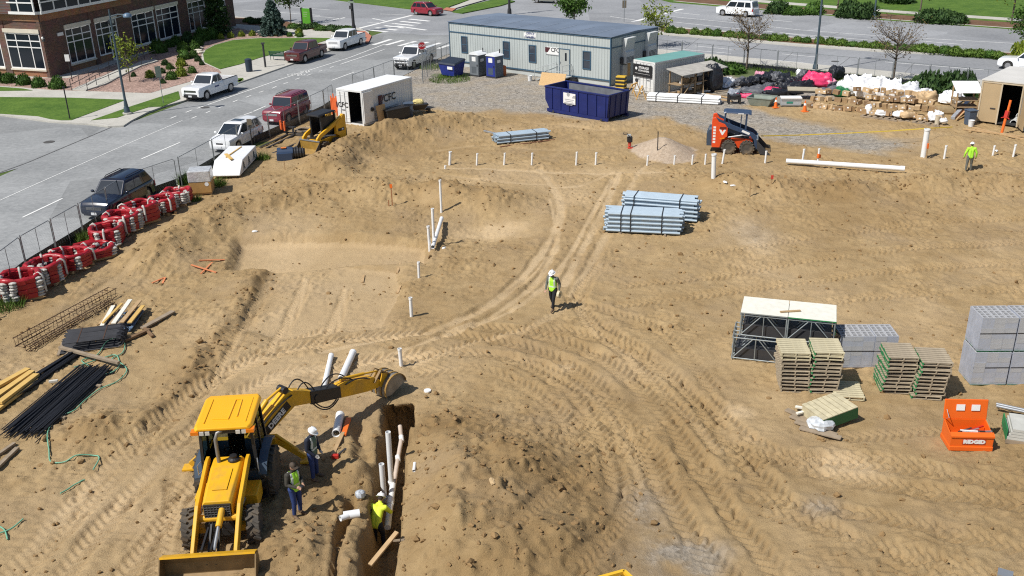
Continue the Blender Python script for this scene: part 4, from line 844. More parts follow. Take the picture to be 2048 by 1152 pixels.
def car(name,label,cat,P,yaw,S,group='vehicles'):
 """S: L length, W width, H height, paint, kind suv|pickup, hood z, belt z, cabin stations etc."""
 Lh=S['L']/2;w=S['W']/2;H=S['H'];paint=S['paint'];r=S.get('r',.36);bz=S['belt'];hz_=S.get('hood',bz-.02);gz=S.get('clear',.28)
 xf,xr=Lh-S['fo'],-Lh+S['ro'];lower=S.get('lower',paint)
 t=thing(name,label,cat,P,yaw,group)
 pick=S.get('pickup');cab_r=S.get('cab_r',-Lh)
 st={}
 xs=[-Lh,-Lh+.04,-Lh+.18,-Lh+.45,Lh-.9,Lh-.45,Lh-.15,Lh-.03,Lh,0,S['ws0'],S['ws0']+.02,.5*(S['ws0']+Lh),-.6,.6]
 if pick:xs+=[cab_r,cab_r-.02]
 ar=r*1.16
 for c in(xf,xr):xs+=[c+ar*k for k in(-1.001,-.999,-.92,-.75,-.4,0,.4,.75,.92,.999,1.001)]
 xs=sorted(set(round(x,4)for x in xs));rings=[]
 for x in xs:
  zl=gz
  for c in(xf,xr):
   if abs(x-c)<ar:zl=max(zl,r+math.sqrt(max(0,ar*ar-(x-c)**2)))
  f=(x-S['ws0'])/(Lh-S['ws0'])if x>S['ws0']else 0
  zt=bz+(hz_-bz)*min(1,f*5)if x>S['ws0']else bz
  if f>0:zt=zt-S.get('drop',.12)*max(0,f-.1)**1.6
  if pick and x<cab_r-.01:zt=.80 if not S.get('flatbed')else .95
  ww=w
  if x>Lh-.9:k=(x-(Lh-.9))/.9;ww=w*(1-.13*k**2.2)
  if x<-Lh+.6 and not pick:k=(-Lh+.6-x)/.6;ww=w*(1-.08*k**2)
  if x>=Lh-.03 or x<=-Lh+.04:zt=zt-.10;ww=ww*.985;zl=max(zl,gz+.06)
  if x>=Lh or x<=-Lh:zt=zt-.06;ww*=.98;zl+=.04
  zm=max(zl+.01,min(zt-.05,gz+.55*(zt-gz)))
  half=[(ww*.90,zl),(ww*.985,zl+.03),(ww,zm),(ww*.985,zt-.10 if zt-.10>zm else zm+.01),(ww*.93,zt-.015),(ww*.80,zt)]
  rings.append([(x,y,z)for y,z in half]+[(x,0,zt+.03*(f>0))]+[(x,-y,z)for y,z in half[::-1]])
 m=MB();m.loft(rings);body=m.build('body',paint,t,angle=32)
 a,b,c,d=S['ws0'],S['ws1'],S['rw1'],S['rw0'];wb,wr=w*.93,w*S.get('tuck',.78)
 z0,z1=bz-.02,H-.06
 B=[(a,-wb,z0),(a,wb,z0),(d,wb,z0),(d,-wb,z0)];T_=[(b,-wr,z1),(b,wr,z1),(c,wr,z1),(c,-wr,z1)]
 cab=MB().hexa([B[0],B[1],B[2],B[3],T_[0],T_[1],T_[2],T_[3]]).build('cabin',S.get('cabin',paint),t,bevel=.05)
 rb=[(b-.06,wr*.90),(b-.2,wr*.97),(0.5*(b+c),wr),(c+.15,wr*.97),(c-.02,wr*.90)]
 roof=MB().loft([[(x,-y-.02,z1-.02),(x,-y*.9,z1+.035),(x,0,z1+.06),(x,y*.9,z1+.035),(x,y+.02,z1-.02)]for x,y in rb]).build('roof',S.get('roof',paint),t,angle=50)
 MB().pane(B[0],B[1],T_[1],T_[0],.012,(.06,.06,.05,.10)).build('windshield',CARGLASS,t)
 MB().pane(B[2],B[3],T_[3],T_[2],.012,(.09,.09,.12,.12)).build('rear_window',CARGLASS,t)
 cuts=S.get('cuts',[(.05,.36),(.40,.68),(.72,.94)])
 for sgn in(1,-1):
  q=(B[2],B[1],T_[1],T_[2])if sgn<0 else(B[1],B[2],T_[2],T_[1])
  for(u0,u1)in cuts:
   p=(u0,1-u1)if sgn>0 else(1-u1,u0)
   qq=(B[1],B[2],T_[2],T_[1])if sgn>0 else(B[3],B[0],T_[0],T_[3])
   if sgn<0:p=(1-u1,u0)
   MB().pane(*qq,.012,(p[0],p[1],.10,.13)).build('side_window',CARGLASS,t)
 doors=S.get('doors',[(.55,-.42),(-.45,-1.35)])
 for sgn in(1,-1):
  for(x0,x1)in doors:
   zz0,zz1=gz+.14,bz-.13
   dr=MB().hexa([(x0,sgn*w*.97,zz0),(x1,sgn*w*.97,zz0),(x1,sgn*(w+.006),zz0),(x0,sgn*(w+.006),zz0),(x0,sgn*w*.95,zz1),(x1,sgn*w*.95,zz1),(x1,sgn*(w*.99+.006),zz1),(x0,sgn*(w*.99+.006),zz1)]).build('door',paint,t,bevel=.008)
   MB().box((x1+.14,sgn*(w+.018),zz1-.06),(.16,.03,.035)).build('handle',S.get('handle',paint),dr)
 fz=hz_-S.get('drop',.12)
 gr=MB();gw=w*S.get('gw',.52);gz0,gz1=fz-.34,fz-.13
 gr.hexa([(Lh-.06,-gw,gz0),(Lh+.012,-gw*.96,gz0),(Lh+.012,gw*.96,gz0),(Lh-.06,gw,gz0),(Lh-.08,-gw,gz1),(Lh-.005,-gw*.98,gz1),(Lh-.005,gw*.98,gz1),(Lh-.08,gw,gz1)])
 g=gr.build('grille',S.get('grille',TRIMB),t)
 m=MB()
 for k in range(3):m.b2((Lh+.0,-gw*.9,gz0+.03+k*.06),(Lh+.02,gw*.9,gz0+.045+k*.06))
 m.build('grille_bar',S.get('gbar',CHROME),g)
 for sgn in(1,-1):
  y0,y1=gw+.02,w*.86
  MB().hexa([(Lh-.10,sgn*y0,gz0+.04),(Lh+.004,sgn*y0,gz0+.04),(Lh-.07,sgn*y1,gz0+.05),(Lh-.30,sgn*y1,gz0+.05),(Lh-.12,sgn*y0,gz1+.02),(Lh-.012,sgn*y0,gz1+.02),(Lh-.11,sgn*y1,gz1+.03),(Lh-.32,sgn*y1,gz1+.03)]).build('headlight',HEADL,t,bevel=.012)
  MB().hexa([(-Lh-.006,sgn*w*.74,bz-.42),(-Lh+.15,sgn*w*.74,bz-.42),(-Lh+.15,sgn*(w*.975),bz-.42),(-Lh+.02,sgn*w*.95,bz-.42),(-Lh-.002,sgn*w*.74,bz-.12),(-Lh+.15,sgn*w*.74,bz-.12),(-Lh+.15,sgn*w*.97,bz-.12),(-Lh+.03,sgn*w*.93,bz-.12)]).build('tail_light',TAILL,t)
  mr=MB().ell((S['ws0']-.22,sgn*(w+.11),bz+.08),(.07,.12,.085),8,6).build('mirror',S.get('mirror',paint),t,angle=60);MB().beam((S['ws0']-.22,sgn*(w-.08),bz+.03),(S['ws0']-.22,sgn*(w+.06),bz+.06),.04,.03).build('mirror_arm',TRIMB,mr)
 bp=MB().loft([[(x,-y,z)for x,y,z in q]for q in()]or[[(Lh-.30,-w*.93,z_a),(Lh-.02+k_,-w*.72,z_a),(Lh+.05+k_,0,z_a),(Lh-.02+k_,w*.72,z_a),(Lh-.30,w*.93,z_a),(Lh-.35,w*.90,z_a),(Lh-.10,0,z_a),(Lh-.35,-w*.90,z_a)]for z_a,k_ in((gz-.02,-.02),(gz+.08,.015),(gz+.26,.015),(gz+.30,-.01))]).build('bumper',S.get('bumper',lower),t,angle=40)
 MB().b2((Lh+.062,-.16,gz+.06),(Lh+.075,.16,gz+.20)).build('number_plate',PLATE,bp)
 rbm=MB().b2((-Lh-.06,-w*.86,gz+.02),(-Lh+.1,w*.86,gz+.24)).build('rear_bumper',S.get('rbumper',S.get('bumper',lower)),t,bevel=.03);MB().b2((-Lh-.075,-.16,gz+.3),(-Lh+.0,.16,gz+.42)).build('number_plate',PLATE,t)
 wm,rm=wheel_mesh(r,S.get('tw',.24),r*.62,S.get('rimm',RIM))
 for x in(xf,xr):
  for sgn in(1,-1):
   o=inst('wheel',wm,t,(x,sgn*(w-.13),r),(0,0,0 if sgn>0 else math.pi));inst('rim',rm,o)
  m=MB().cyl((x,-w+.2,r),(x,w-.2,r),.07,n=6).build('axle',TRIMB,t)
 MB().b2((-Lh+.3,-w*.8,gz-.02),(Lh-.4,w*.8,gz+.05)).build('underbody',TRIMB,t)
 if pick and not S.get('flatbed'):
  bx0,bx1=-Lh+.06,cab_r-.06;bt=S.get('bedz',bz+.0);liner=M('bed_liner',(.03,.03,.032),.8,0,.2,2)
  MB().b2((bx0,-w*.84,.80),(bx1,w*.84,.83)).build('bed_floor',liner,t)
  for sgn in(1,-1):
   b_=MB().hexa([(bx0-.04,sgn*w*.80,.76),(bx1,sgn*w*.80,.76),(bx1,sgn*(w*.985+.004),.76),(bx0-.04,sgn*(w*.985+.004),.76),(bx0-.04,sgn*w*.82,bt),(bx1,sgn*w*.82,bt),(bx1,sgn*w*.965,bt),(bx0-.04,sgn*w*.965,bt)]).build('bed_side',paint,t,bevel=.02)
   MB().b2((bx0+.05,sgn*w*.797,.84),(bx1-.03,sgn*w*.79,bt-.04)).build('liner',liner,b_)
   MB().b2((bx0,sgn*w*.80,bt+.001),(bx1,sgn*w*.97,bt+.02)).build('bed_rail',TRIMB,b_)
  MB().b2((-Lh-.01,-w*.83,.62),(-Lh+.06,w*.83,bt-.02)).build('tailgate',paint,t,bevel=.015)
  MB().b2((bx1-.0,-w*.82,.80),(bx1+.06,w*.82,bt)).build('bed_front',paint,t)
 if S.get('rack'):
  for sgn in(1,-1):MB().tube([(b-.25,sgn*wr*.86,z1+.05),(b-.4,sgn*wr*.86,z1+.11),(c+.3,sgn*wr*.86,z1+.11),(c+.15,sgn*wr*.86,z1+.05)],.022,6).build('roof_rail',S['rack'],t)
 if S.get('sunroof'):MB().b2((b-.95,-.38,z1+.05),(b-.35,.38,z1+.068)).build('sunroof',CARGLASS,t)
 return t
def paintm(k,c,rough=.28):return M(k,c,rough,0,.04,.8,coat=.6)
CW=paintm('car_white',(.80,.81,.82));CMAR=paintm('car_maroon',(.20,.012,.028));CBRN=paintm('car_brown_maroon',(.095,.014,.014));CBLK=paintm('car_dark_blue',(.008,.013,.032),.22);CRED=paintm('car_red',(.26,.015,.03));CGRY=paintm('car_grey_green',(.22,.23,.20))
STA=rad(72)
SUVS=dict(L=4.7,W=1.86,H=1.74,fo=.92,ro=.98,belt=1.06,hood=1.04,ws0=.95,ws1=.28,rw1=-1.75,rw0=-2.22,r=.38,paint=CBLK)
def put(px,py,yaw):q=G0(px,py);return(q[0],q[1],.008),yaw
def mid(a,b):A,B=G0(*a),G0(*b);return((A[0]+B[0])/2,(A[1]+B[1])/2,.008)
DOWN=STA+math.pi
car('parked_suv','dark blue sport utility vehicle with tinted windows parked beside the site fence','car',mid((178,447),(300,385)),rad(258),dict(SUVS,L=4.75,W=1.90,H=1.76,paint=CBLK,grille=TRIMB,rack=TRIMB,cuts=[(.06,.36),(.40,.68),(.72,.93)]))
car('parked_suv','white crossover with a sunroof parked by the fence behind the wrapped lumber','car',mid((432,322),(515,262)),rad(254),dict(SUVS,L=4.45,W=1.80,H=1.68,belt=1.0,hood=.98,paint=CW,ws0=1.15,ws1=.25,r=.34,sunroof=1,gbar=TRIMB,gw=.3))
car('parked_suv','boxy maroon four-wheel drive with a chrome bull bar parked by the fence','car',mid((535,262),(612,215)),rad(253),dict(SUVS,L=4.6,W=1.85,H=1.85,belt=1.12,hood=1.10,paint=CMAR,ws0=.75,ws1=.45,rw1=-2.05,rw0=-2.2,tuck=.84,rack=TRIMB,drop=.05,grille=CHROME,bumper=CMAR))
F150=dict(L=5.8,W=1.98,H=1.93,fo=.95,ro=1.25,belt=1.22,hood=1.20,ws0=1.15,ws1=.55,rw1=-.42,rw0=-.55,cab_r=-.6,r=.41,paint=CW,pickup=1,cuts=[(.08,.56),(.62,.92)],doors=[(.95,-.2)],drop=.06,clear=.36,bumper=TRIMB,tuck=.82,gw=.6)
pk=car('pickup_truck','white regular cab pickup with a black grille parked by the rock bed','pickup',mid((385,205),(458,177)),rad(252),dict(F150))
MB().b2((.1,.998,.86),(.75,1.002,.98)).build('door_decal',M('blue_print',(.05,.07,.2)),pk)
CREW=dict(F150,L=5.7,ws0=1.25,ws1=.65,rw1=-1.05,rw0=-1.2,cab_r=-1.25,cuts=[(.06,.44),(.49,.82),(.86,.95)],doors=[(1.0,-.05),(-.08,-1.0)],bumper=None)
CREW.pop('bumper')
car('pickup_truck','dark maroon crew cab pickup parked in front of the green bench','pickup',mid((575,135),(648,105)),rad(252),dict(CREW,paint=CBRN,grille=CHROME,gbar=TRIMB))
car('pickup_truck','white crew cab pickup parked nearest the crosswalk','pickup',mid((655,108),(728,82)),rad(251),dict(CREW,L=5.9,paint=CW,grille=CW,gbar=CHROME))
ut=car('utility_truck','white utility truck with a tool body and chrome brush guard by the stop sign','truck',mid((795,150),(862,112)),rad(248),dict(F150,L=6.0,H=1.95,flatbed=1,bumper=TRIMB))
ub=MB();ub.b2((-2.95,-.98,.9),(-.75,-.55,1.55));ub.b2((-2.95,.55,.9),(-.75,.98,1.55));ub.b2((-2.95,-.55,.9),(-.75,.55,1.0));bdy=ub.build('tool_body',CW,ut,bevel=.02)
for x in(-2.55,-1.85,-1.2):
 for sgn in(1,-1):MB().b2((x-.28,sgn*.983,1.0),(x+.28,sgn*.995,1.48)).build('locker_door',CW,bdy)
m=MB()
for y in(-.5,0,.5):m.cyl((3.16,y,.45),(3.12,y,1.15),.03,n=6)
m.tube([(3.0,-.8,.95),(3.15,-.75,1.1),(3.15,.75,1.1),(3.0,.8,.95)],.03,6);m.tube([(3.0,-.8,.75),(3.17,-.75,.7),(3.17,.75,.7),(3.0,.8,.75)],.03,6);m.build('brush_guard',CHROME,ut)
m=MB()
for x in(-.7,-2.9):m.tube([(x,-.9,1.55),(x,-.9,2.0),(x,.9,2.0),(x,.9,1.55)],.025,6)
m.build('ladder_rack',STEEL,ut)
car('moving_suv','red compact sport utility vehicle waiting at the crosswalk beyond the junction','car',mid((830,29),(880,31)),rad(-38),dict(SUVS,L=4.5,paint=CRED,H=1.7,rack=CHROME))
car('moving_suv','white compact wagon with blue door lettering driving on the far carriageway','car',mid((1437,30),(1512,33)),rad(140),dict(SUVS,L=5.2,W=1.95,H=1.95,belt=1.15,hood=1.12,ws0=1.3,ws1=.7,rw1=-2.3,rw0=-2.5,paint=CW,tuck=.86,fo=1.0,ro=1.0))
car('moving_car','grey-green sedan at the top edge turning out of the junction','car',mid((1068,6),(1128,5)),rad(150),dict(SUVS,L=5.0,H=1.5,belt=.95,hood=.92,paint=CGRY,rw1=-1.4,rw0=-2.0,r=.34))
car('moving_suv','white car at the right edge of the near carriageway partly behind foliage','car',mid((2030,140),(2080,140)),rad(140),dict(SUVS,L=4.8,paint=CW))

# ================= machines =================
YEL=M('machine_yellow',(.76,.41,.015),.45,0,.12,1.5,dirt=.5);YELR=M('machine_roof_yellow',(.85,.42,.012),.4,0,.05,1.2);BKM=M('machine_black',(.02,.02,.022),.5,0,.2,3,dirt=.2)
BUCK=M('worn_bucket_steel',(.25,.165,.075),.6,.3,.35,3,dirt=.5);TYR=M('dusty_tyre',(.075,.066,.055),.9,0,.25,4,dirt=.6);CABG=glass('cab_glass',(.02,.035,.03),.08)
_m=bpy.data.materials.new('cab_clear_glass');_m.use_nodes=True;_b=_m.node_tree.nodes['Principled BSDF'];_b.inputs['Base Color'].default_value=(.30,.36,.34,1);_b.inputs['Roughness'].default_value=.03;_b.inputs['Transmission Weight'].default_value=1;_b.inputs['IOR'].default_value=1.03;_b.inputs['Specular IOR Level'].default_value=.6;CLEAR=_m
def big_tyre(r,w,rimr,lugs=18):
 m=MB().lathe([(rimr,-w/2+.03),(r-.13,-w/2),(r-.05,-w/2+.02),(r-.04,w/2-.02),(r-.13,w/2),(rimr,w/2-.03)],24,axis='y')
 for k in range(lugs):
  for s in(1,-1):
   t=2*math.pi*(k+.5*(s>0))/lugs;t2=t+.20
   a=Vector(((r-.02)*math.cos(t),s*w*.49,(r-.02)*math.sin(t)));b=Vector(((r-.02)*math.cos(t2),s*.01,(r-.02)*math.sin(t2)));n=Vector((math.cos(t+.1),0,math.sin(t+.1)))
   m.beam(a,b,.07,.07,up=n)
 return m.mesh('wheel',TYR)
def rim_big(r,w,mat):return MB().lathe([(0,w*.12),(r*.35,w*.12),(r*.4,w*.02),(r*.8,.0),(r*.9,w*.36),(r,w*.38),(r,w*.3)],20,axis='y').mesh('rim',mat,40)
def backhoe():
 yw=rad(-86);O=Vector((-8.22,24.05,0));O.z=hz(O.x,O.y)-.03
 t=thing('backhoe_loader','yellow backhoe loader lettered DEERE digging the pipe trench with its arm stretched out','backhoe',O,yw)
 B=lambda nm,m,mt,par=None,**k:m.build(nm,mt,t if par is None else par,**k)
 B('chassis',MB().b2((-1.5,-.38,.45),(2.7,.38,.85)),BKM)
 hd=B('hood',MB().loft([[(x,-w,.85),(x,-w,z-.08),(x,-w+.07,z),(x,w-.07,z),(x,w,z-.08),(x,w,.85)]for x,w,z in((.75,.44,1.72),(1.2,.44,1.70),(2.3,.40,1.55),(2.62,.39,1.50))]),YEL,bevel=.02)
 B('hood_panel',MB().hexa([(1.35,-.22,1.69),(2.2,-.2,1.58),(2.2,.2,1.58),(1.35,.22,1.69),(1.35,-.22,1.705),(2.2,-.2,1.595),(2.2,.2,1.595),(1.35,.22,1.705)]),YEL,hd)
 B('cap',MB().lathe([(.0,.0),(.17,0),(.17,.05),(.10,.09),(.10,.15),(.0,.16)],12,(.95,.18,1.72)),BLACK,hd)
 ex=B('exhaust',MB().tube([(1.0,-.22,1.65),(1.0,-.22,2.45),(.96,-.16,2.62),(.85,0.02,2.66)],.055,10),M('exhaust_steel',(.25,.24,.23),.5,.5),angle=50)
 g=MB().b2((2.60,-.36,.72),(2.68,.36,1.42));gr=B('grille',g,BKM);g=MB()
 for i in range(9):
  g.beam((2.69,-.34+i*.085,.75),(2.69,-.34+i*.085,1.39),.012,.012);g.beam((2.69,-.34,.76+i*.075),(2.69,.34,.76+i*.075),.012,.012)
 B('grille_mesh',g,M('grille_wire',(.12,.12,.12),.5),gr)
 cw=.76;cz0,cz1=1.0,2.66
 B('cab_base',MB().hexa([(-.75,-cw,.85),(.72,-cw,.85),(.72,cw,.85),(-.75,cw,.85),(-.75,-cw,1.35),(.75,-cw,1.25),(.75,cw,1.25),(-.75,cw,1.35)]),BLUESTEEL)
 pf={}
 posts=MB()
 for s in(1,-1):
  posts.beam((.74,s*cw,1.2),(.66,s*(cw-.06),cz1),.08,.08);posts.beam((-.05,s*cw,1.3),(-.05,s*(cw-.05),cz1),.07,.06);posts.beam((-.78,s*cw,1.3),(-.70,s*(cw-.06),cz1),.08,.08)
  posts.beam((.72,s*cw,1.25),(-.78,s*cw,1.35),.06,.06)
 posts.beam((.66,-cw,cz1),(.66,cw,cz1),.08,.08);posts.beam((-.7,-cw,cz1),(-.7,cw,cz1),.08,.08);posts.beam((.74,-cw,1.24),(.74,cw,1.24),.06,.06);posts.beam((-.78,-cw,1.75),(-.75,cw,1.75),.05,.05);B('cab_frame',posts,BKM)
 B('windscreen',MB().hexa([(.735,-cw+.05,1.28),(.745,-cw+.05,1.28),(.745,cw-.05,1.28),(.735,cw-.05,1.28),(.655,-cw+.1,cz1-.05),(.665,-cw+.1,cz1-.05),(.665,cw-.1,cz1-.05),(.655,cw-.1,cz1-.05)]),CLEAR)
 B('rear_window',MB().hexa([(-.775,-cw+.05,1.8),(-.765,-cw+.05,1.8),(-.765,cw-.05,1.8),(-.775,cw-.05,1.8),(-.705,-cw+.1,cz1-.05),(-.695,-cw+.1,cz1-.05),(-.695,cw-.1,cz1-.05),(-.705,cw-.1,cz1-.05)]),CLEAR)
 for s in(1,-1):
  dr=B('cab_door',MB().hexa([(-.02,s*cw-.006,1.34),(.70,s*cw-.006,1.28),(.70,s*cw+.006,1.28),(-.02,s*cw+.006,1.34),(-.02,s*(cw-.05)-.006,2.6),(.64,s*(cw-.06)-.006,2.6),(.64,s*(cw-.06)+.006,2.6),(-.02,s*(cw-.05)+.006,2.6)]),CLEAR)
  B('handle',MB().b2((.05,s*(cw+.03)-.015,1.5),(.2,s*(cw+.03)+.015,1.55)),BLACK,dr)
  B('side_window',MB().hexa([(-.72,s*cw-.006,1.4),(-.09,s*cw-.006,1.36),(-.09,s*cw+.006,1.36),(-.72,s*cw+.006,1.4),(-.66,s*(cw-.06)-.006,2.6),(-.09,s*(cw-.05)-.006,2.6),(-.09,s*(cw-.05)+.006,2.6),(-.66,s*(cw-.06)+.006,2.6)]),CLEAR)
 st=B('seat',MB().loft([[(-.35,-.24,z),(.12,-.24,z),(.12,.24,z),(-.35,.24,z)]for z in(1.25,1.36)]).box((-.36,0,1.66),(.14,.46,.62),ry=-.15),M('seat_black',(.03,.032,.03),.7),bevel=.03)
 B('steering_wheel',MB().tube([(.40+.07*math.sin(a)*.5,.19*math.cos(a),1.72+.19*math.sin(a)*.6)for a in np.linspace(0,6.28,15)[:-1]],.016,6,closed=True).cyl((.62,0,1.3),(.41,0,1.72),.035),BLACK)
 B('console',MB().hexa([(.45,-.5,.95),(.72,-.5,.95),(.72,.5,.95),(.45,.5,.95),(.52,-.35,1.58),(.70,-.4,1.5),(.70,.4,1.5),(.52,.35,1.58)]),M('console_green',(.02,.035,.025),.7))
 rf=B('roof',MB().loft([[(x,-y,z),(x,-y*.9,z+.09),(x,y*.9,z+.09),(x,y,z)]for x,y,z in((.98,.76,2.70),(.80,.83,2.71),(-.7,.83,2.74),(-.88,.76,2.72))]),YELR,bevel=.025)
 B('roof_rib',MB().tube([(.5,-.35,2.815),(.55,.1,2.815),(.4,.1,2.815),(-.5,.12,2.835),(-.5,.3,2.83),(.45,.32,2.815)],.022,6),YELR,rf);B('roof_rib',MB().tube([(.72,-.55,2.812),(-.6,-.55,2.832)],.02,6),YELR,rf);B('roof_rib',MB().tube([(.72,.6,2.805),(-.6,.6,2.825)],.02,6),YELR,rf)
 for y in(-.42,-.58,.42,.58):B('work_light',MB().b2((.94,y-.06,2.585),(1.0,y+.06,2.69)),HEADL)
 AMB=M('amber_lamp',(.75,.20,.01),.3)
 for y in(-.76,.76):B('marker_lamp',MB().b2((.80,y-.12,2.60),(1.0,y+.10,2.70)),AMB)
 B('roof_fascia',MB().b2((.86,-.7,2.58),(.935,.7,2.70)),BKM)
 for s in(1,-1):
  B('rear_fender',MB().loft([[(x,s*.78,z),(x,s*1.02,z-.04),(x,s*1.02,z-.10),(x,s*.78,z-.06)]for x,z in((.85,1.15),(.70,1.42),(.2,1.55),(-.5,1.55),(-.85,1.40))]),BLUESTEEL)
  B('side_box',MB().b2((.95,s*.46,.55),(1.70,s*.86,1.02)),YEL,bevel=.03)
  B('step',MB().b2((.75,s*.75,.42),(1.0,s*1.0,.46)).b2((.78,s*.96,.42),(.82,s*1.0,.85)).b2((.95,s*.96,.42),(.99,s*1.0,.85)),BKM)
  B('grab_rail',MB().tube([(.80,s*.80,1.3),(1.0,s*.84,1.32),(1.0,s*.84,1.62),(.78,s*.79,1.62)],.016,6),STEEL)
 rt=big_tyre(.72,.48,.40);rr=rim_big(.42,.45,YEL);ft=big_tyre(.55,.36,.29,14);fr=rim_big(.31,.3,YEL)
 for s in(1,-1):
  o=inst('rear_wheel',rt,t,(0,s*.90,.70),(0,0,0 if s>0 else math.pi));inst('rim',rr,o)
  o=inst('front_wheel',ft,t,(2.42,s*.86,.54),(0,0,(.10 if s>0 else math.pi+.10)));inst('rim',fr,o)
 B('front_axle',MB().b2((2.32,-.7,.44),(2.52,.7,.62)),YEL);B('rear_axle',MB().cyl((0,-.7,.70),(0,.7,.70),.16),BKM)
 for s in(1,-1):
  arm=B('loader_arm',MB().side([(.72,1.60),(.78,1.78),(1.05,1.78),(2.55,1.36),(3.85,.42),(3.78,.24),(3.60,.26),(2.35,1.12),(.95,1.52)],s*.56-.05,s*.56+.05),YEL,bevel=.012)
  B('lift_cylinder',MB().cyl((1.0,s*.47,.75),(2.2,s*.52,1.05),.055).cyl((2.2,s*.52,1.05),(2.75,s*.55,.92),.03),STEEL)
 B('arm_tube',MB().cyl((2.62,-.55,.98),(2.62,.55,.98),.10,n=12),YEL)
 cy=B('bucket_cylinder',MB().cyl((2.10,.16,1.52),(3.15,.10,1.06),.085,n=12),YEL,angle=50);B('rod',MB().cyl((3.15,.10,1.06),(3.80,.08,.80),.045),STEEL,cy)
 for y in(.02,-.22):B('bucket_link',MB().beam((2.95,y+.1,1.0),(3.90,y+.1,.42),.05,.12).beam((2.95,y,.9),(3.85,y,.85),.05,.09),BKM)
 B('hose',MB().tube([(2.3,.45,1.2),(2.5,.42,.8),(2.75,.35,.62),(2.8,.1,.72),(2.65,.0,.95)],.018,6).tube([(2.3,.2,1.1),(2.5,-.02,.75),(2.8,-.1,.7),(3.1,-.05,.9)],.016,6),BLACK)
 BX=.52
 prof=[(3.42+BX,.80),(3.36+BX,.58),(3.38+BX,.22),(3.55+BX,.06),(4.25+BX,.04)]
 bw=1.19;m=MB();th=.035
 n_=len(prof);pin=[(prof[0][0]+.05,.78),(prof[1][0]+th,.58),(prof[2][0]+th,.24),(3.57+BX,.06+th),(4.25+BX,.055)]
 for i in range(n_-1):
  a,b,c,d=prof[i],prof[i+1],pin[i+1],pin[i];m.hexa([(a[0],-bw,a[1]),(b[0],-bw,b[1]),(b[0],bw,b[1]),(a[0],bw,a[1]),(d[0],-bw,d[1]),(c[0],-bw,c[1]),(c[0],bw,c[1]),(d[0],bw,d[1])])
 bk=B('loader_bucket',m,BUCK)
 B('top_lip',MB().hexa([(3.36+BX,-bw-.01,.76),(3.36+BX,bw+.01,.76),(3.66+BX,bw+.01,.92),(3.66+BX,-bw-.01,.92),(3.33+BX,-bw-.01,.81),(3.33+BX,bw+.01,.81),(3.64+BX,bw+.01,.97),(3.64+BX,-bw-.01,.97)]),YEL,bk)
 for s in(1,-1):B('end_plate',MB().side([(3.40+BX,.82),(3.36+BX,.58),(3.38+BX,.22),(3.55+BX,.06),(4.25+BX,.04),(4.1+BX,.30),(3.64+BX,.92)],s*bw-.015+s*.016,s*bw+.015+s*.016),BUCK,bk)
 B('cutting_edge',MB().b2((4.20+BX,-bw-.03,.02),(4.36+BX,bw+.03,.038)),STEEL,bk)
 B('rear_frame',MB().b2((-1.45,-.95,.45),(-1.15,.95,1.05)),YEL)
 for s in(1,-1):
  B('stabiliser',MB().beam((-1.3,s*.9,.95),(-1.35,s*1.75,.22),.12,.16).cyl((-1.3,s*.95,1.1),(-1.34,s*1.55,.5),.05).box((-1.35,s*1.80,.10),(.35,.40,.06)),YEL)
 PV=Vector((-8.38,25.2,0));ang=rad(51.0);inv=t_mat(O,yw).inverted()
 bt=bpy.data.objects.new('digging_arm',None);COL.objects.link(bt);bt.parent=t
 bt.matrix_local=inv@Matrix.Translation(Vector((PV.x,PV.y,O.z)))@Matrix.Rotation(ang,4,'Z')@Matrix.Diagonal((.965,.965,.965,1))
 def D(nm,m,mt,**k):return m.build(nm,mt,bt,**k)
 D('swing_post',MB().b2((-.15,-.22,.35),(.22,.22,1.15)),YEL,bevel=.03)
 boom=[(.05,.55),(.10,.95),(.9,1.55),(1.75,2.02),(2.10,2.02),(3.25,1.45),(3.35,1.20),(3.2,1.10),(2.1,1.42),(1.1,.98),(.35,.50)]
 D('boom',MB().side(boom,-.16,.16),YEL,bevel=.015)
 L_=.40;txa=math.atan2(.62,1.0)
 pl=D('label_plate',MB().beam((.78,-.166,1.02),(1.86,-.166,1.62),.012,.30,up=(0,-.0001,1)),INK)
 tx=text('lettering','DEERE',.27,M('letter_grey',(.85,.85,.83),.5),bt,(1.32,-.176,1.32),(math.pi/2,0,0),.004,bold=.012);tx.rotation_mode='XYZ';tx.matrix_local=Matrix.Translation((1.32,-.176,1.32))@Matrix.Rotation(math.pi/2,4,'X')@Matrix.Rotation(math.atan2(.60,1.08),4,'Z')
 D('boom_cylinder',MB().cyl((.15,.0,1.25),(1.15,0,2.02),.085,n=12).cyl((1.15,0,2.02),(1.75,0,2.20),.045),YEL,angle=50);D('pin_mount',MB().cyl((1.8,-.17,2.14),(1.8,.17,2.14),.12).cyl((3.0,-.22,1.35),(3.0,.22,1.35),.11),BKM)
 D('dipper_slide',MB().hexa([(2.75,-.19,1.18),(4.05,-.19,.86),(4.05,.19,.86),(2.75,.19,1.18),(2.75,-.19,1.68),(4.05,-.19,1.30),(4.05,.19,1.30),(2.75,.19,1.68)]),BKM,bevel=.02)
 D('dipper',MB().side([(4.0,.84),(4.02,1.34),(4.35,1.34),(5.6,.98),(5.95,.70),(5.85,.45),(5.3,.52)],-.14,.14),YEL,bevel=.015)
 D('bucket_cylinder',MB().cyl((4.2,0,1.45),(5.3,0,1.20),.06).cyl((5.3,0,1.20),(5.9,0,1.05),.035),YEL,angle=50)
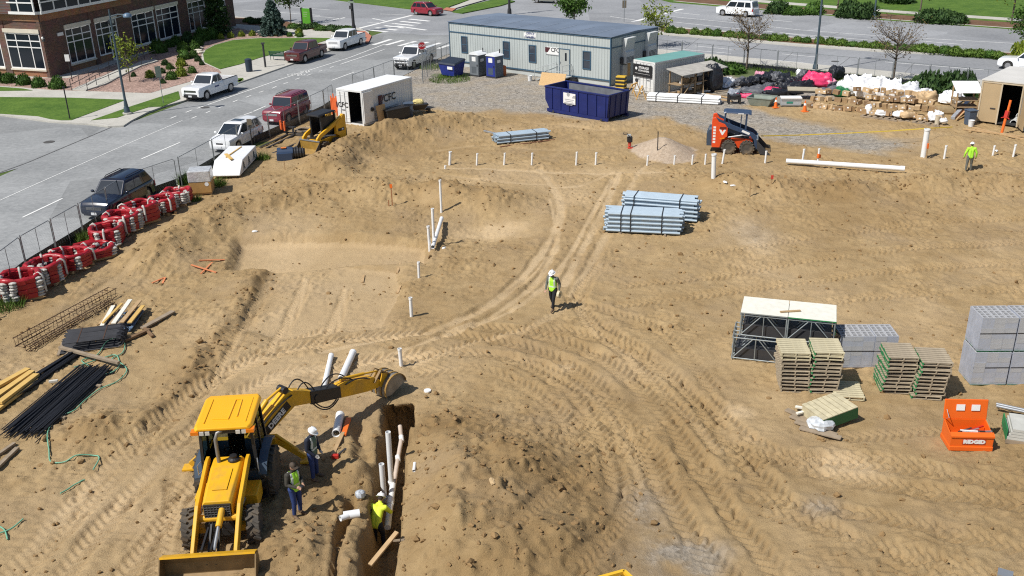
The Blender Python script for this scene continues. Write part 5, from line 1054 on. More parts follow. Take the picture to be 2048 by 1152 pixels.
 D('link',MB().beam((5.6,-.17,.75),(5.95,-.17,1.10),.04,.10,up=(0,1,0)).beam((5.6,.17,.75),(5.95,.17,1.10),.04,.10,up=(0,1,0)).beam((5.95,-.15,1.1),(6.35,-.15,.82),.04,.1,up=(0,1,0)).beam((5.95,.15,1.1),(6.35,.15,.82),.04,.1,up=(0,1,0)),BUCK)
 def hose(p):D('hydraulic_hose',MB().tube(p,.024,6),BLACK)
 def arc(a,b,sag,y=0,n=9):return[((a[0]*(1-s)+b[0]*s),y,(a[1]*(1-s)+b[1]*s)+sag*4*s*(1-s))for s in np.linspace(0,1,n)]
 hose(arc((2.1,2.0),(2.9,1.65),.35,.1));hose(arc((2.3,1.9),(3.0,1.6),.3,-.1));hose(arc((2.8,1.2),(3.9,.9),-.32,-.2));hose(arc((2.9,1.2),(3.8,.95),-.26,-.22));hose(arc((3.4,1.5),(4.5,1.4),.28,.06));hose(arc((3.5,1.45),(4.7,1.25),.2,-.08));hose(arc((4.3,1.25),(5.4,1.0),.12,-.17));hose(arc((.2,.9),(2.0,1.9),.18,-.2));hose(arc((.2,.85),(2.0,1.8),.22,.2))
 c0,R_=(6.45,.22),.53;bw2=.35
 arcp=[(c0[0]+R_*math.cos(a),c0[1]+R_*1.05*math.sin(a))for a in np.linspace(rad(198),rad(8),12)];arci=[(c0[0]+(R_-.04)*math.cos(a),c0[1]+(R_-.04)*1.05*math.sin(a))for a in np.linspace(rad(198),rad(8),12)]
 m=MB()
 for i in range(11):
  a,b,c,d=arcp[i],arcp[i+1],arci[i+1],arci[i];m.hexa([(a[0],-bw2,a[1]),(b[0],-bw2,b[1]),(b[0],bw2,b[1]),(a[0],bw2,a[1]),(d[0],-bw2,d[1]),(c[0],-bw2,c[1]),(c[0],bw2,c[1]),(d[0],bw2,d[1])])
 WORN=M('polished_bucket_steel',(.27,.255,.23),.5,.4,.3,4,dirt=.3)
 bkt=D('digging_bucket',m,WORN)
 for y in(-.37,-.13,.13,.37):
  m=MB();pr2=[(c0[0]+(R_+.03)*math.cos(a),c0[1]+(R_+.03)*1.05*math.sin(a))for a in np.linspace(rad(190),rad(20),12)]
  for i in range(11):m.hexa([(arcp[i][0],y-.035,arcp[i][1]),(arcp[i+1][0],y-.035,arcp[i+1][1]),(arcp[i+1][0],y+.035,arcp[i+1][1]),(arcp[i][0],y+.035,arcp[i][1]),(pr2[i][0],y-.035,pr2[i][1]),(pr2[i+1][0],y-.035,pr2[i+1][1]),(pr2[i+1][0],y+.035,pr2[i+1][1]),(pr2[i][0],y+.035,pr2[i][1])])
  D('wear_strip',m,M('strip_yellow_brown',(.34,.20,.05),.6,.1,.3,4,dirt=.4))
 for s in(1,-1):D('end_plate',MB().side(arci+[(c0[0]-.2,c0[1]-.2)],s*bw2-.02-s*.03,s*bw2+.02-s*.03),WORN)
 for y in np.linspace(-.3,.3,4):D('tooth',MB().box((7.02,y,.24),(.16,.05,.05),ry=.3),STEEL)
 for y in(-.15,.15):D('bucket_ear',MB().side([(5.85,.5),(6.05,.95),(6.3,.9),(6.1,.35)],y-.025,y+.025),YEL)
 return t
backhoe()
def skid_steer(label,loc,yaw,body,arm,tower,cabm,stripes=False,deep=False):
 t=thing('skid_steer_loader',label,'skid steer',loc,yaw)
 B=lambda nm,m,mt,par=None,**k:m.build(nm,mt,t if par is None else par,**k)
 hw=.72
 B('chassis',MB().side([(-.55,.35),(-.5,1.02),(1.45,.95),(1.5,.32)],-.46,.46),body,bevel=.02)
 B('engine_hood',MB().loft([[(x,-.5,.45),(x,-.5,z-.12),(x,-.38,z),(x,.38,z),(x,.5,z-.12),(x,.5,.45)]for x,z in((-1.42,1.35),(-1.3,1.62),(-.6,1.72))]),BLUESTEEL if body is not YEL else BKM,bevel=.02)
 B('grille',MB().b2((-1.44,-.36,.6),(-1.425,.36,1.25)),BKM)
 for s in(1,-1):
  y0,y1=s*.50,s*.72
  tw=B('lift_tower',MB().side([(-1.08,.40),(-1.14,2.05),(-1.12,2.28),(-.9,2.34),(-.70,2.06),(-.32,1.92),(-.14,1.68),(-.14,1.12),(-.46,.92),(-.58,.40)],min(y0,y1),max(y0,y1)),tower,bevel=.02)
  if stripes:
   for k in range(6):B('white_stripe',MB().box((-.95+.0*k,s*.724,.75+k*.19),(.16,.006,.13)),WHITE,tw)
   tx=text('lettering','V',.42,WHITE,tw,(-.45,s*.726,1.38),(math.pi/2,0,0 if s<0 else math.pi),.004,bold=.03,sx=1.3)
   B('cut_out_shade',MB().box((-.42,s*.722,1.66),(.42,.01,.18)),M('tower_shade',(.14,.015,.01),.6),tw)  # darker red panel paints the shade of an opening; the tower is solid
   B('label_strip',MB().box((-.45,s*.724,1.0),(.3,.006,.08),ry=-.2),M('amber_lamp'),tw)
  else:B('decal',MB().box((-.62,s*.724,1.35),(.62,.006,.20)),INK,tw);text('lettering','88',.17,WHITE,tw,(-.75,s*.73,1.35),(math.pi/2,0,0 if s<0 else math.pi),.003,bold=.006)
  ya,yb=sorted((s*.54,s*.68));B('lift_arm',MB().side([(-1.05,2.25),(-.9,2.32),(-.2,2.0),(1.45,1.40),(1.72,1.18),(1.80,.40),(1.62,.30),(1.52,.95),(1.30,1.18),(-.25,1.72),(-.95,2.05)],ya,yb),arm,bevel=.012)
  if stripes:B('decal',MB().box((1.0,s*.685,1.43),(.52,.006,.14),ry=.38),WHITE)
  B('lift_cylinder',MB().cyl((-.1,s*.60,1.05),(.8,s*.60,1.22),.05).cyl((.8,s*.6,1.22),(1.3,s*.6,1.2),.03),STEEL)
 cg=MB()
 for s in(1,-1):
  cg.beam((-.42,s*.45,1.6),(-.32,s*.45,2.56),.11,.11);cg.beam((.95,s*.45,1.05),(1.0,s*.45,2.54),.11,.11);cg.beam((.62,s*.43,1.25),(.68,s*.43,2.42),.05,.05);cg.beam((-.42,s*.43,1.62),(.95,s*.43,1.25),.05,.3)
 B('cab_frame',cg,cabm)
 B('cab_roof',MB().loft([[(x,-.56,z),(x,-.48,z+.10),(x,.48,z+.10),(x,.56,z)]for x,z in((-.46,2.55),(-.3,2.60),(1.1,2.55),(1.28,2.50))]),cabm,bevel=.02)
 if stripes:B('roof_label',MB().b2((.45,-.567,2.56),(.8,-.55,2.61)),WHITE)
 B('seat',MB().b2((-.3,-.28,1.0),(.25,.28,1.2)).b2((-.38,-.28,1.2),(-.24,.28,1.85)),M('seat_black',(.03,.032,.03),.7),bevel=.03)
 B('lap_bar',MB().tube([(.0,-.4,1.9),(.5,-.38,1.5),(.5,.38,1.5),(0,.4,1.9)],.025,6),cabm)
 B('cab_floor',MB().b2((-.4,-.42,.95),(1.2,.42,1.05)),BKM);deep and[B('side_screen',MB().side([(-.38,1.6),(.95,1.2),(.95,2.38),(-.3,2.38)],s*.44-.01,s*.44+.01),BKM)for s in(1,-1)];B('cab_back',MB().b2((-.44,-.42,1.05),(-.40,.42,1.9)),BKM)
 wt=big_tyre(.46,.30,.22,14);rm=rim_big(.24,.26,M('dark_red_rim',(.10,.015,.02),.5)if stripes else YEL)
 for x in(0,1.14):
  for s in(1,-1):o=inst('wheel',wt,t,(x,s*.76,.46),(0,0,0 if s>0 else math.pi));inst('rim',rm,o)
 m=MB();p=[(1.72,1.0),(1.75,.45),(1.95,.10),(2.62,.04)]
 q=[(1.76,1.0),(1.79,.47),(1.97,.13),(2.62,.06)]
 for i in range(3):m.hexa([(p[i][0],-.85,p[i][1]),(p[i+1][0],-.85,p[i+1][1]),(p[i+1][0],.85,p[i+1][1]),(p[i][0],.85,p[i][1]),(q[i][0],-.85,q[i][1]),(q[i+1][0],-.85,q[i+1][1]),(q[i+1][0],.85,q[i+1][1]),(q[i][0],.85,q[i][1])])
 bk=B('bucket',m,BUCK if not deep else M('yellow_worn',(.35,.2,.03),.6,.1,.3,3,dirt=.4))
 for s in(1,-1):B('end_plate',MB().side([(1.72,1.0),(1.75,.45),(1.95,.10),(2.62,.04),(2.5,.2)],s*.85-.012+s*.013,s*.85+.012+s*.013),DARKM,bk)
 B('bucket_rim',MB().b2((1.69,-.87,1.0),(1.80,.87,1.06)),STEEL,bk)
 return t
RED=M('loader_red',(.72,.075,.014),.42,0,.08,1.5,dirt=.15);LBLUE=M('loader_blue',(.03,.055,.11),.4,0,.1,1.5,dirt=.15)
a=G(1462,308);b=G(1500,309)
skid_steer('red and navy skid steer loader with white stripes parked right of the gravel pile',Vector((a.x,a.y+.72,hz(a.x,a.y+.72)-.03)),rad(-14),RED,LBLUE,RED,LBLUE,True)
c=G(657,292);skid_steer('yellow skid steer loader with a black cab parked by the street fence',Vector((c.x,c.y,.0)),rad(238),YEL,YEL,YEL,BKM,False,True)
# ---- rammer beside the gravel pile ----
p=G(1259,297);t=thing('tamping_rammer','small black and red tamping rammer standing left of the gravel pile','rammer',(p.x,p.y,hz(p.x,p.y)))
MB().box((.05,0,.04),(.34,.28,.07)).build('foot',M('rammer_red',(.55,.06,.03),.5),t,bevel=.015);MB().lathe([(.08,.07),(.08,.16),(.11,.18),(.11,.24),(.09,.26),(.11,.3),(.09,.34),(.11,.38),(.12,.42)],12).build('bellows',M('rammer_red'),t)
MB().box((0,0,.62),(.34,.30,.36)).build('engine',BKM,t,bevel=.03);MB().box((-.05,0,.88),(.26,.24,.14)).build('fuel_tank',M('grey_plastic',(.4,.42,.42),.5),t,bevel=.03)
MB().tube([(.15,.2,.6),(-.15,.22,.98),(-.42,.22,1.0),(-.42,-.22,1.0),(-.15,-.22,.98),(.15,-.2,.6)],.022,6).build('handle',BKM,t)
# ---- buried-side attachments along the street: broom drum, forks, frame, ring ----
p=G(556,322);t=thing('sweeper_drum','navy rotary drum attachment lying beside the white wrapped lumber','attachment',(p.x,p.y,.05),rad(10))
MB().cyl((0,.35,.42),(1.0,.35,.42),.40,n=16).build('hood',LBLUE,t,angle=40);MB().b2((-.05,-.1,.02),(.95,.3,.55)).build('frame_plate',LBLUE,t,bevel=.04);MB().cyl((.98,.35,.42),(1.75,.35,.40),.33,.28,n=14).build('drum',BKM,t)
for k in range(4):MB().cyl((1.1+k*.17,.35,.42),(1.16+k*.17,.35,.42),.36,n=14).build('ring',DARKM,t)
MB().b2((.25,.1,.825),(.6,.35,.84)).build('label',M('amber_lamp'),t)
p=G(608,268);t=tag(MB().lathe([(.42,0),(.62,0),(.62,.09),(.55,.12),(.42,.1),(.42,0)],22).build('iron_ring',M('cast_iron_tan',(.26,.20,.14),.8,.2,.2),None),'round cast iron manhole ring lying on top of dark forks beside the fence','ring');place(t,(p.x,p.y,.30))
t=tag(MB().lathe([(.5,0),(.66,0),(.66,.14),(.5,.14),(.5,0)],20).build('iron_ring',M('cast_iron_dark',(.10,.09,.08),.8,.2,.2),None),'dark manhole ring lying under the tan one beside the fence','ring');place(t,(p.x+.05,p.y-.1,.10))
for i,(a,b,lb)in enumerate((((535,298),(590,272),'pair of dark steel forks lying along the silt fence'),((560,308),(625,282),'second pair of dark forks lying nearer the yellow skid steer'))):
 A,B=G(*a),G(*b);o=thing('fork_attachment',lb,'forks',(A.x,A.y,.05),math.atan2(B.y-A.y,B.x-A.x),'fork attachments');l=(B-A).length
 for s in(0,.55):MB().hexa([(0,s,.02),(l,s,.02),(l,s+.14,.02),(0,s+.14,.02),(0,s,.05),(l,s,.10),(l,s+.14,.10),(0,s+.14,.05)]).b2((l-.08,s,.1),(l,s+.14,.65)).build('tine',DARKM,o)
 MB().b2((l,-.1,.15),(l+.08,.85,.25)).b2((l,-.1,.55),(l+.08,.85,.65)).build('backrest',DARKM,o)
p=G(650,258,.6);
p=G(505,245);t=thing('street_sign','brown backed parking sign on a post between the white crossover and the fence','sign',(G(506,302).x,G(506,302).y,0),0);h_=hpx(G(506,302),238)
MB().cyl((0,0,0),(0,0,h_),.035,n=8).build('post',BKM,t);MB().box((0,-.03,h_-.2),(.32,.02,.42)).build('sign_face',M('sign_back',(.16,.13,.09),.6),t)
t=thing('orange_barrier','orange safety netting draped over the fence beside the CFC container','netting',G(672,238),rad(60));m=MB()
for k in range(7):m.box((0,.12*k-.4,1.1+.1*math.sin(k*2)),(.05,.1,1.3+.2*math.cos(k*3)),rz=.2*math.sin(k*5))
m.build('netting',M('orange_plastic',(.75,.15,.04),.6,0,.1,3),t)
t=thing('orange_barrier','orange flag netting tied to the fence post in front of the maroon four-wheel drive','netting',G(566,272),rad(60));m=MB()
for k in range(5):m.box((.1*math.sin(k*2),.11*k-.25,.75+.1*math.sin(k*3)),(.12,.1,.5+.2*math.cos(k*4)),rz=.4*math.sin(k*5))
m.build('netting',M('orange_plastic'),t)

# ================= people =================
SKIN=M('skin',(.42,.24,.16),.6,0,.05);HIVIS=M('hivis_lime',(.42,.85,.05),.7,0,.05,3);HIVY=M('hivis_yellow',(.72,.88,.06),.7,0,.05,3);REFL=M('reflective_tape',(.62,.66,.62),.4,0,.03)
JEAN=M('blue_jeans',(.022,.045,.16),.85,0,.25,5);NAVY=M('navy_cloth',(.015,.02,.04),.85,0,.2,4);CAMO=M('dark_camo_cloth',(.05,.045,.035),.85,0,.5,7);GREYC=M('grey_cloth',(.13,.135,.12),.85,0,.2,4);BOOT=M('work_boot',(.14,.09,.055),.8,0,.2,4,dirt=.3);GLOVE=M('work_glove',(.35,.33,.3),.8);HARDW=M('hard_hat_white',(.82,.83,.84),.3);BROWNH=M('brown_cap',(.07,.05,.035),.8);BLKC=M('black_cloth',(.012,.013,.018),.85,0,.2,4);BELT=M('brown_belt',(.22,.10,.05),.6)
STAND=dict(pelvis=(0,0,.96),spine=(0,0,1.14),chest=(.01,0,1.34),neck=(.01,0,1.50),head=(.04,0,1.66),shL=(0,.19,1.44),elL=(-.03,.25,1.15),wrL=(.06,.24,.92),shR=(0,-.19,1.44),elR=(-.03,-.25,1.15),wrR=(.06,-.24,.92),hpL=(0,.10,.93),knL=(.02,.11,.50),anL=(-.02,.12,.09),toL=(.17,.14,.045),hpR=(0,-.10,.93),knR=(.02,-.11,.50),anR=(-.02,-.12,.09),toR=(.17,-.14,.045))
def person(label,loc,yaw,pose=None,top=NAVY,legs=JEAN,sleeve=None,hat=HARDW,hat_kind='helmet',vest=None,hand=SKIN,scale=1.0,group='workers on the site',belt=None,beard=False):
 J={k:Vector(v)for k,v in STAND.items()}
 for k,v in(pose or{}).items():J[k]=Vector(v)
 t=thing('person',label,'person',loc,yaw,group);t.scale=(scale,)*3
 CAP=MB();R2={}
 def seg(a,b,ra,rb,n=10):
  a,b=Vector(a),Vector(b);d=b-a;l=d.length
  if l<1e-5:return
  d=d/l;ks=[(-1,.02),(-.7,.71),(0,1)]
  prof=[(ra*k[1],ra*k[0])for k in ks]+[(rb,l),(rb*.71,l+rb*.7),(rb*.02,l+rb)]
  u=d.orthogonal().normalized();w_=d.cross(u);T0=CAP.T;CAP.T=Matrix(((u.x,w_.x,d.x,a.x),(u.y,w_.y,d.y,a.y),(u.z,w_.z,d.z,a.z),(0,0,0,1)));CAP.lathe(prof,n);CAP.T=T0
 for a,b,ra,rb in((J['pelvis'],J['spine'],.118,.110),(J['spine'],J['chest'],.110,.118),(J['chest'],J['neck']-Vector((0,0,.05)),.105,.075),(J['neck']-Vector((0,0,.04)),J['head'],.060,.056)):
  for o_ in(-.055,.055):
   k_=1 if ra>.08 and rb>.058 and a is not J['neck']else 0
   seg(Vector(a)+Vector((0,o_*k_,0)),Vector(b)+Vector((0,o_*k_,0)),ra,rb,14)
 seg(J['hpL'],J['hpR'],.115,.115,14);seg(J['shL'],J['chest'],.085,.10);seg(J['shR'],J['chest'],.085,.10)
 bones=[('torso',J['pelvis'],J['spine']),('torso',J['spine'],J['chest']),('torso',J['chest'],J['neck']),('head',J['neck']+(J['head']-J['neck'])*.4,J['head']+Vector((0,0,.12)))]
 for s in 'LR':
  d=(J['wr'+s]-J['el'+s]).normalized();side=d.cross(Vector((1,0,0)));side=side.normalized()if side.length>.2 else Vector((0,1,0));nrm=side.cross(d)
  seg(J['sh'+s],J['el'+s],.082,.058);seg(J['el'+s],J['wr'+s],.058,.042);seg(J['wr'+s],J['wr'+s]+d*.085,.034,.038)
  for o_,l_ in((-.033,.075),(-.011,.088),(.011,.082),(.033,.066)):
   p0=J['wr'+s]+d*.095+side*o_;p1=p0+d*(l_*.55)+side*o_*.1+nrm*.012;p2=p1+d*(l_*.4)+nrm*.022;seg(p0,p1,.0125,.012,8);seg(p1,p2,.012,.010,8)
  t0=J['wr'+s]+d*.04+side*-.03;t1=t0+d*.04+side*-.03+nrm*.01;seg(t0,t1,.015,.013,8);seg(t1,t1+d*.035+nrm*.02,.013,.011,8)
  bones+=[('arm',J['sh'+s],J['el'+s]),('arm',J['el'+s],J['wr'+s]-d*.0),('hand',J['wr'+s]+d*.03,J['wr'+s]+d*.17)]
  seg(J['hp'+s],J['kn'+s],.105,.072,12);seg(J['kn'+s],J['kn'+s]*.6+J['an'+s]*.4,.070,.068);seg(J['kn'+s]*.6+J['an'+s]*.4,J['an'+s],.068,.056);seg(J['an'+s]-Vector((.03,0,.03)),J['to'+s],.052,.046)
  bones+=[('leg',J['hp'+s],J['kn'+s]),('leg',J['kn'+s],J['an'+s]+(J['kn'+s]-J['an'+s])*.25),('foot',J['an'+s],J['to'+s])]
 H_=MB();hd=(J['head']-J['neck']).normalized();fw=Vector((1,0,0));fw=(fw-hd*fw.dot(hd)).normalized();sd=hd.cross(fw)
 H_.T=Matrix(((fw.x,sd.x,hd.x,J['head'].x),(fw.y,sd.y,hd.y,J['head'].y),(fw.z,sd.z,hd.z,J['head'].z),(0,0,0,1)))
 H_.ell((0,0,.01),(.098,.076,.112),16,12);H_.ell((.045,0,-.062),(.052,.050,.052),12,8);H_.ell((.102,0,-.012),(.022,.015,.028),8,6)
 for s in(1,-1):H_.ell((-.005,s*.077,-.01),(.022,.012,.032),8,6)
 k=len(CAP.v);vs=CAP.v+H_.v;fs=CAP.f+[tuple(i+k for i in f)for f in H_.f]
 me=bpy.data.meshes.new('body');me.from_pydata(vs,[],fs);o=bpy.data.objects.new('body',me);COL.objects.link(o)
 rm=o.modifiers.new('remesh','REMESH');rm.mode='VOXEL';rm.voxel_size=.0135;rm.use_smooth_shade=True;sm=o.modifiers.new('smooth','SMOOTH');sm.factor=.5;sm.iterations=3
 dg=bpy.context.evaluated_depsgraph_get();m2=bpy.data.meshes.new_from_object(o.evaluated_get(dg));bpy.data.objects.remove(o);m2.name='body'
 mats=dict(torso=top,arm=sleeve or top,hand=hand,leg=legs,foot=BOOT,head=SKIN);keys=list(mats);m2.materials.clear()
 for kk in keys:m2.materials.append(mats[kk])
 n=len(m2.polygons);C_=np.zeros(n*3);m2.polygons.foreach_get('center',C_);C_=C_.reshape(-1,3)
 best=np.full(n,1e9);idx=np.zeros(n,np.int32)
 for kind,a,b in bones:
  a=np.array(a);b=np.array(b);ab=b-a;tt=np.clip(((C_-a)@ab)/(ab@ab),0,1);d=np.linalg.norm(C_-a-tt[:,None]*ab,axis=1)
  d=d-{'torso':.11,'leg':.07,'arm':.05,'hand':.03,'foot':.05,'head':.07}[kind];mk=d<best;best[mk]=d[mk];idx[mk]=keys.index(kind)
 m2.polygons.foreach_set('material_index',idx);m2.polygons.foreach_set('use_smooth',np.ones(n,bool))
 for q in m2.polygons:pass
 body=inst('body',m2,t)
 if vest is not None:
  vv=np.zeros(len(m2.vertices)*3);m2.vertices.foreach_get('co',vv);vv=vv.reshape(-1,3);nn=np.zeros(len(m2.vertices)*3);m2.vertices.foreach_get('normal',nn);nn=nn.reshape(-1,3)
  ax=np.array(J['neck']-J['pelvis']);ln=np.linalg.norm(ax);ax/=ln;hgt=(C_-np.array(J['pelvis']))@ax
  ok=(idx==0)&(hgt>-.10)&(hgt<ln-.02);fs=[tuple(m2.polygons[i].vertices)for i in np.nonzero(ok)[0]];hs=hgt[ok]
  us=sorted(set(v for f in fs for v in f));mp={v:i for i,v in enumerate(us)}
  vm=bpy.data.meshes.new('vest');vm.from_pydata((vv[us]+nn[us]*.018).tolist(),[],[tuple(mp[v]for v in f)for f in fs]);vm.materials.append(vest);vm.materials.append(REFL)
  cy=C_[ok][:,1]
  band=((hs>.10)&(hs<.155))|((np.abs(np.abs(cy)-.115)<.026)&(hs>.18));vm.polygons.foreach_set('material_index',band.astype(np.int32));vm.polygons.foreach_set('use_smooth',np.ones(len(fs),bool));vo=inst('vest',vm,t)
  so=vo.modifiers.new('thick','SOLIDIFY');so.thickness=.012;so.offset=-1
 hm_=MB();hm_.T=H_.T.copy()
 if hat_kind=='helmet':
  hm_.lathe([(.145,.035),(.148,.045),(.122,.05),(.120,.08),(.105,.12),(.07,.15),(.03,.16),(0,.162)],16,(-.005,0,0));hm_.loft([[(.10,-.09,.036),(.18,-.05,.028),(.18,.05,.028),(.10,.09,.036)],[(.10,-.09,.05),(.18,-.05,.038),(.18,.05,.038),(.10,.09,.05)]]);hm_.b2((-.10,-.012,.13),(.09,.012,.172))
  hb=hm_.build('hard_hat',hat,t,angle=50)
 else:
  hm_.ell((-.005,0,.04),(.106,.084,.10),14,8);hm_.loft([[(.07,-.07,.045),(.17,-.05,.03),(.17,.05,.03),(.07,.07,.045)],[(.07,-.07,.06),(.17,-.05,.042),(.17,.05,.042),(.07,.07,.06)]]);hm_.build('cap',hat,t,angle=50)
 em=MB();em.T=H_.T.copy()
 for s in(1,-1):em.ell((.088,s*.032,.016),(.011,.013,.008),8,6)
 em.build('eyes',INK,t);hr=MB();hr.T=H_.T.copy();hr.ell((-.035,0,-.002),(.072,.079,.075),12,8);hr.build('hair',M('dark_hair',(.03,.02,.014),.8),t)
 mo=MB();mo.T=H_.T.copy();mo.ell((.09,0,-.058),(.008,.024,.005),8,5);mo.build('mouth',M('lips',(.25,.09,.07),.6),t)
 if beard:bd=MB();bd.T=H_.T.copy();bd.ell((.048,0,-.075),(.056,.055,.05),12,8);bd.build('beard',M('dark_hair'),t)
 if belt is not None:
  pass
 return t,J
p=G(1106,620);W_,JW=person('person in a white hard hat walking alone across the middle of the site',on((p.x,p.y),hz(p.x,p.y)-float(hm(p.x,p.y))),rad(-120),dict(knL=(.16,.10,.52),anL=(.20,.10,.10),toL=(.38,.12,.06),knR=(-.02,-.10,.52),anR=(-.24,-.11,.16),toR=(-.10,-.13,.05),elL=(-.12,.26,1.17),wrL=(-.05,.27,.93),elR=(.02,-.27,1.16),wrR=(.14,-.26,.95),head=(.07,0,1.645)),top=GREYC,legs=BLKC,vest=HIVIS,hat=HARDW)
o=thing('plan_bag','pale roll of tape carried in the hand of the walking person','tape',(0,0,0));o.matrix_world=W_.matrix_basis@Matrix.Translation((0,.29,.74))
MB().lathe([(.06,-.05),(.16,-.05),(.16,.05),(.06,.05),(.06,-.05)],14,axis='y').build('roll',M('cream_tape',(.60,.53,.36),.6),o);MB().tube([(-.06,.0,.12),(0,0,.19),(.06,0,.12)],.014,6).build('handle',M('cream_tape'),o)
p=G(631,962);person('person in a white hard hat and navy jacket standing at the trench with arms lowered',Vector((p.x,p.y,hz(p.x,p.y)-.02)),rad(-20),dict(elL=(.02,.26,1.15),wrL=(.16,.17,.97),elR=(.0,-.26,1.15),wrR=(.18,-.18,.97),anL=(-.02,.15,.09),toL=(.16,.19,.045),anR=(.02,-.13,.09),head=(.09,0,1.64)),top=NAVY,legs=JEAN,vest=M('dull_vest',(.10,.16,.12),.8,0,.1),hand=GLOVE,scale=1.02)
p=G(596,1032);C1,JC=person('person in a brown cap and lime vest standing by the backhoe holding a small device',Vector((p.x,p.y,hz(p.x,p.y)-.02)),rad(-38),dict(elL=(.02,.26,1.17),wrL=(.24,.12,1.14),elR=(.02,-.26,1.17),wrR=(.25,-.14,1.12),knR=(.05,-.11,.50),anR=(.03,-.14,.09),toR=(.22,-.17,.045),head=(.05,0,1.65)),top=CAMO,legs=JEAN,vest=HIVIS,hat=BROWNH,hat_kind='cap',beard=True,scale=1.0)
o=tag(MB().box((0,0,0),(.16,.10,.05)).build('phone',BKM,None,bevel=.01),'small dark device held by the person in the brown cap','device');o.matrix_world=C1.matrix_basis@Matrix.Translation((.36,-.02,1.14))
P0=G0(757,1075);tz=hz(P0[0],P0[1]);q=G0(752,1045,.0)
px_,py_=q[0]-.02,q[1]-.55
zt_=hz(px_,py_);print('trench bottom',zt_,px_,py_)
person('person in a yellow long sleeved shirt bending over the pipe in the trench',Vector((-4.12,23.35,hz(-3.95,23.35))),rad(76),dict(pelvis=(-.14,0,.92),spine=(-.06,0,1.08),chest=(.10,0,1.25),neck=(.24,0,1.36),head=(.36,0,1.46),shL=(.14,.20,1.32),elL=(.20,.30,1.05),wrL=(.38,.22,.88),shR=(.14,-.20,1.32),elR=(.28,-.30,1.08),wrR=(.48,-.24,.95),hpL=(-.14,.1,.90),hpR=(-.14,-.1,.90),knL=(.02,.12,.50),anL=(-.05,.13,.09),knR=(.02,-.12,.50),anR=(-.05,-.14,.09)),top=HIVY,legs=NAVY,scale=1.03)
p=G(1936,344);person('person in a white hard hat and lime shirt walking away near the tan shed',Vector((p.x,p.y,hz(p.x,p.y)-.03)),rad(80),dict(elL=(-.02,.31,1.16),wrL=(.06,.33,.93),elR=(-.02,-.31,1.16),wrR=(.06,-.33,.93),anL=(-.06,.17,.09),toL=(.12,.2,.045),knL=(.0,.14,.5),anR=(.08,-.15,.09),toR=(.26,-.18,.045),knR=(.08,-.13,.5)),top=HIVIS,legs=GREYC,vest=None,scale=1.0)

# ================= pipes, stacks, piles and litter on the site =================
ORD='first second third fourth fifth sixth seventh eighth ninth tenth eleventh twelfth thirteenth fourteenth fifteenth'.split()
PVC=M('white_pvc',(.78,.79,.79),.35,0,.04,2);CONDUIT=M('blue_grey_conduit',(.38,.47,.55),.42,0,.12,2);REBAR=M('rebar_black',(.030,.031,.038),.6,.3,.3,3);RUST=M('rusty_rebar',(.085,.045,.028),.8,.2,.3,4)
ORG=M('orange_paint',(.80,.16,.02),.5,0,.08,2);GRN=M('pallet_green',(.02,.22,.07),.7,0,.2,3);HOSE=M('green_hose',(.16,.40,.27),.5,0,.1,2);TAPE=M('yellow_tape',(.75,.55,.08),.6)
def hon(p):return Vector((p[0],p[1],hz(p[0],p[1])))
def GP(px,py):q=G(px,py);return hon(q)
def upright(foot,top,r,mat,name,label,cat,group=None,hollow=True):
 A=GP(*foot);h=hpx(A,top[1]);u=fpx((A.x,A.y,0),0,top[0],top[1],'y',0)[0]
 B=Vector((A.x+max(-.5,min(.5,u))*.9,A.y,A.z+h));o=thing(name,label,cat,A,0,group);b=B-A
 MB().pipe((0,0,-.15),b,r,r*.86,12).build('tube',mat,o,angle=40)
 MB().pipe(b*(1-.09/max(h,.2)),b*1.003,r*1.16,r*.84,12).build('coupling',mat,o,angle=40)
 return o,A,B
row='white pipe stubs standing in the dirt'
lbl_row='short white plastic pipe stub standing upright in the far pipe row'
for k,(x,y0,y1,r)in enumerate(((899,330,303,.085),(953,331,307,.06),(1008,331,306,.06),(1063,331,306,.06),(1152,331,304,.06),(1191,330,305,.06),(1294,331,311,.055),(1348,330,311,.055),(1384,329,310,.055),(1410,329,308,.055))):
 upright((x,y0),(x+2,y1),r,PVC,'pipe_stub',ORD[k]+' '+lbl_row.replace('stub standing','stub from the left standing')if x!=899 else 'thickest white pipe stub at the left end of the far pipe row','pipe',row)
for f,t_,r,lb in(((1427,355),(1428,308),.13,'thick white standpipe in front of the red skid steer'),((1444,328),(1450,299),.06,'leaning white pipe stub beside the red skid steer wheel'),((1530,327),(1533,302),.06,'white pipe stub in front of the red skid steer bucket'),((1604,327),(1609,298),.065,'white pipe stub beside the orange taped one'),((1846,316),(1855,258),.17,'tall thick white standpipe by the pit near the tan shed'),((1888,318),(1893,291),.065,'white pipe stub left of the person in the lime shirt'),((1985,312),(1990,291),.06,'white pipe stub just right of the person in the lime shirt'),((2026,313),(2032,289),.065,'white pipe stub at the right edge of the photo'),((890,339),(891,331),.06,'very short white pipe stub below the thick left stub'),((883,425),(880,360),.065,'tall white pipe standing at the top of the pit bank'),((868,492),(865,417),.07,'tallest white pipe of the trio standing in the pit'),((860,504),(856,452),.07,'left white pipe of the trio standing in the pit'),((838,558),(837,524),.06,'white pipe stub between the pit and the trench'),((823,634),(821,595),.07,'white pipe stub left of the wheel tracks'),((803,735),(799,697),.07,'white pipe stub behind the digging bucket')):
 upright(f,t_,r,PVC,'pipe_stub',lb,'pipe',row)
o,A,B=upright((1635,327),(1639,297),.06,PVC,'pipe_stub','white pipe stub wrapped with orange tape','pipe',row);MB().cyl((0,0,.35),(.02,0,.62),.09,n=10).box((.10,0,.45),(.12,.03,.2)).build('tape',ORG,o)
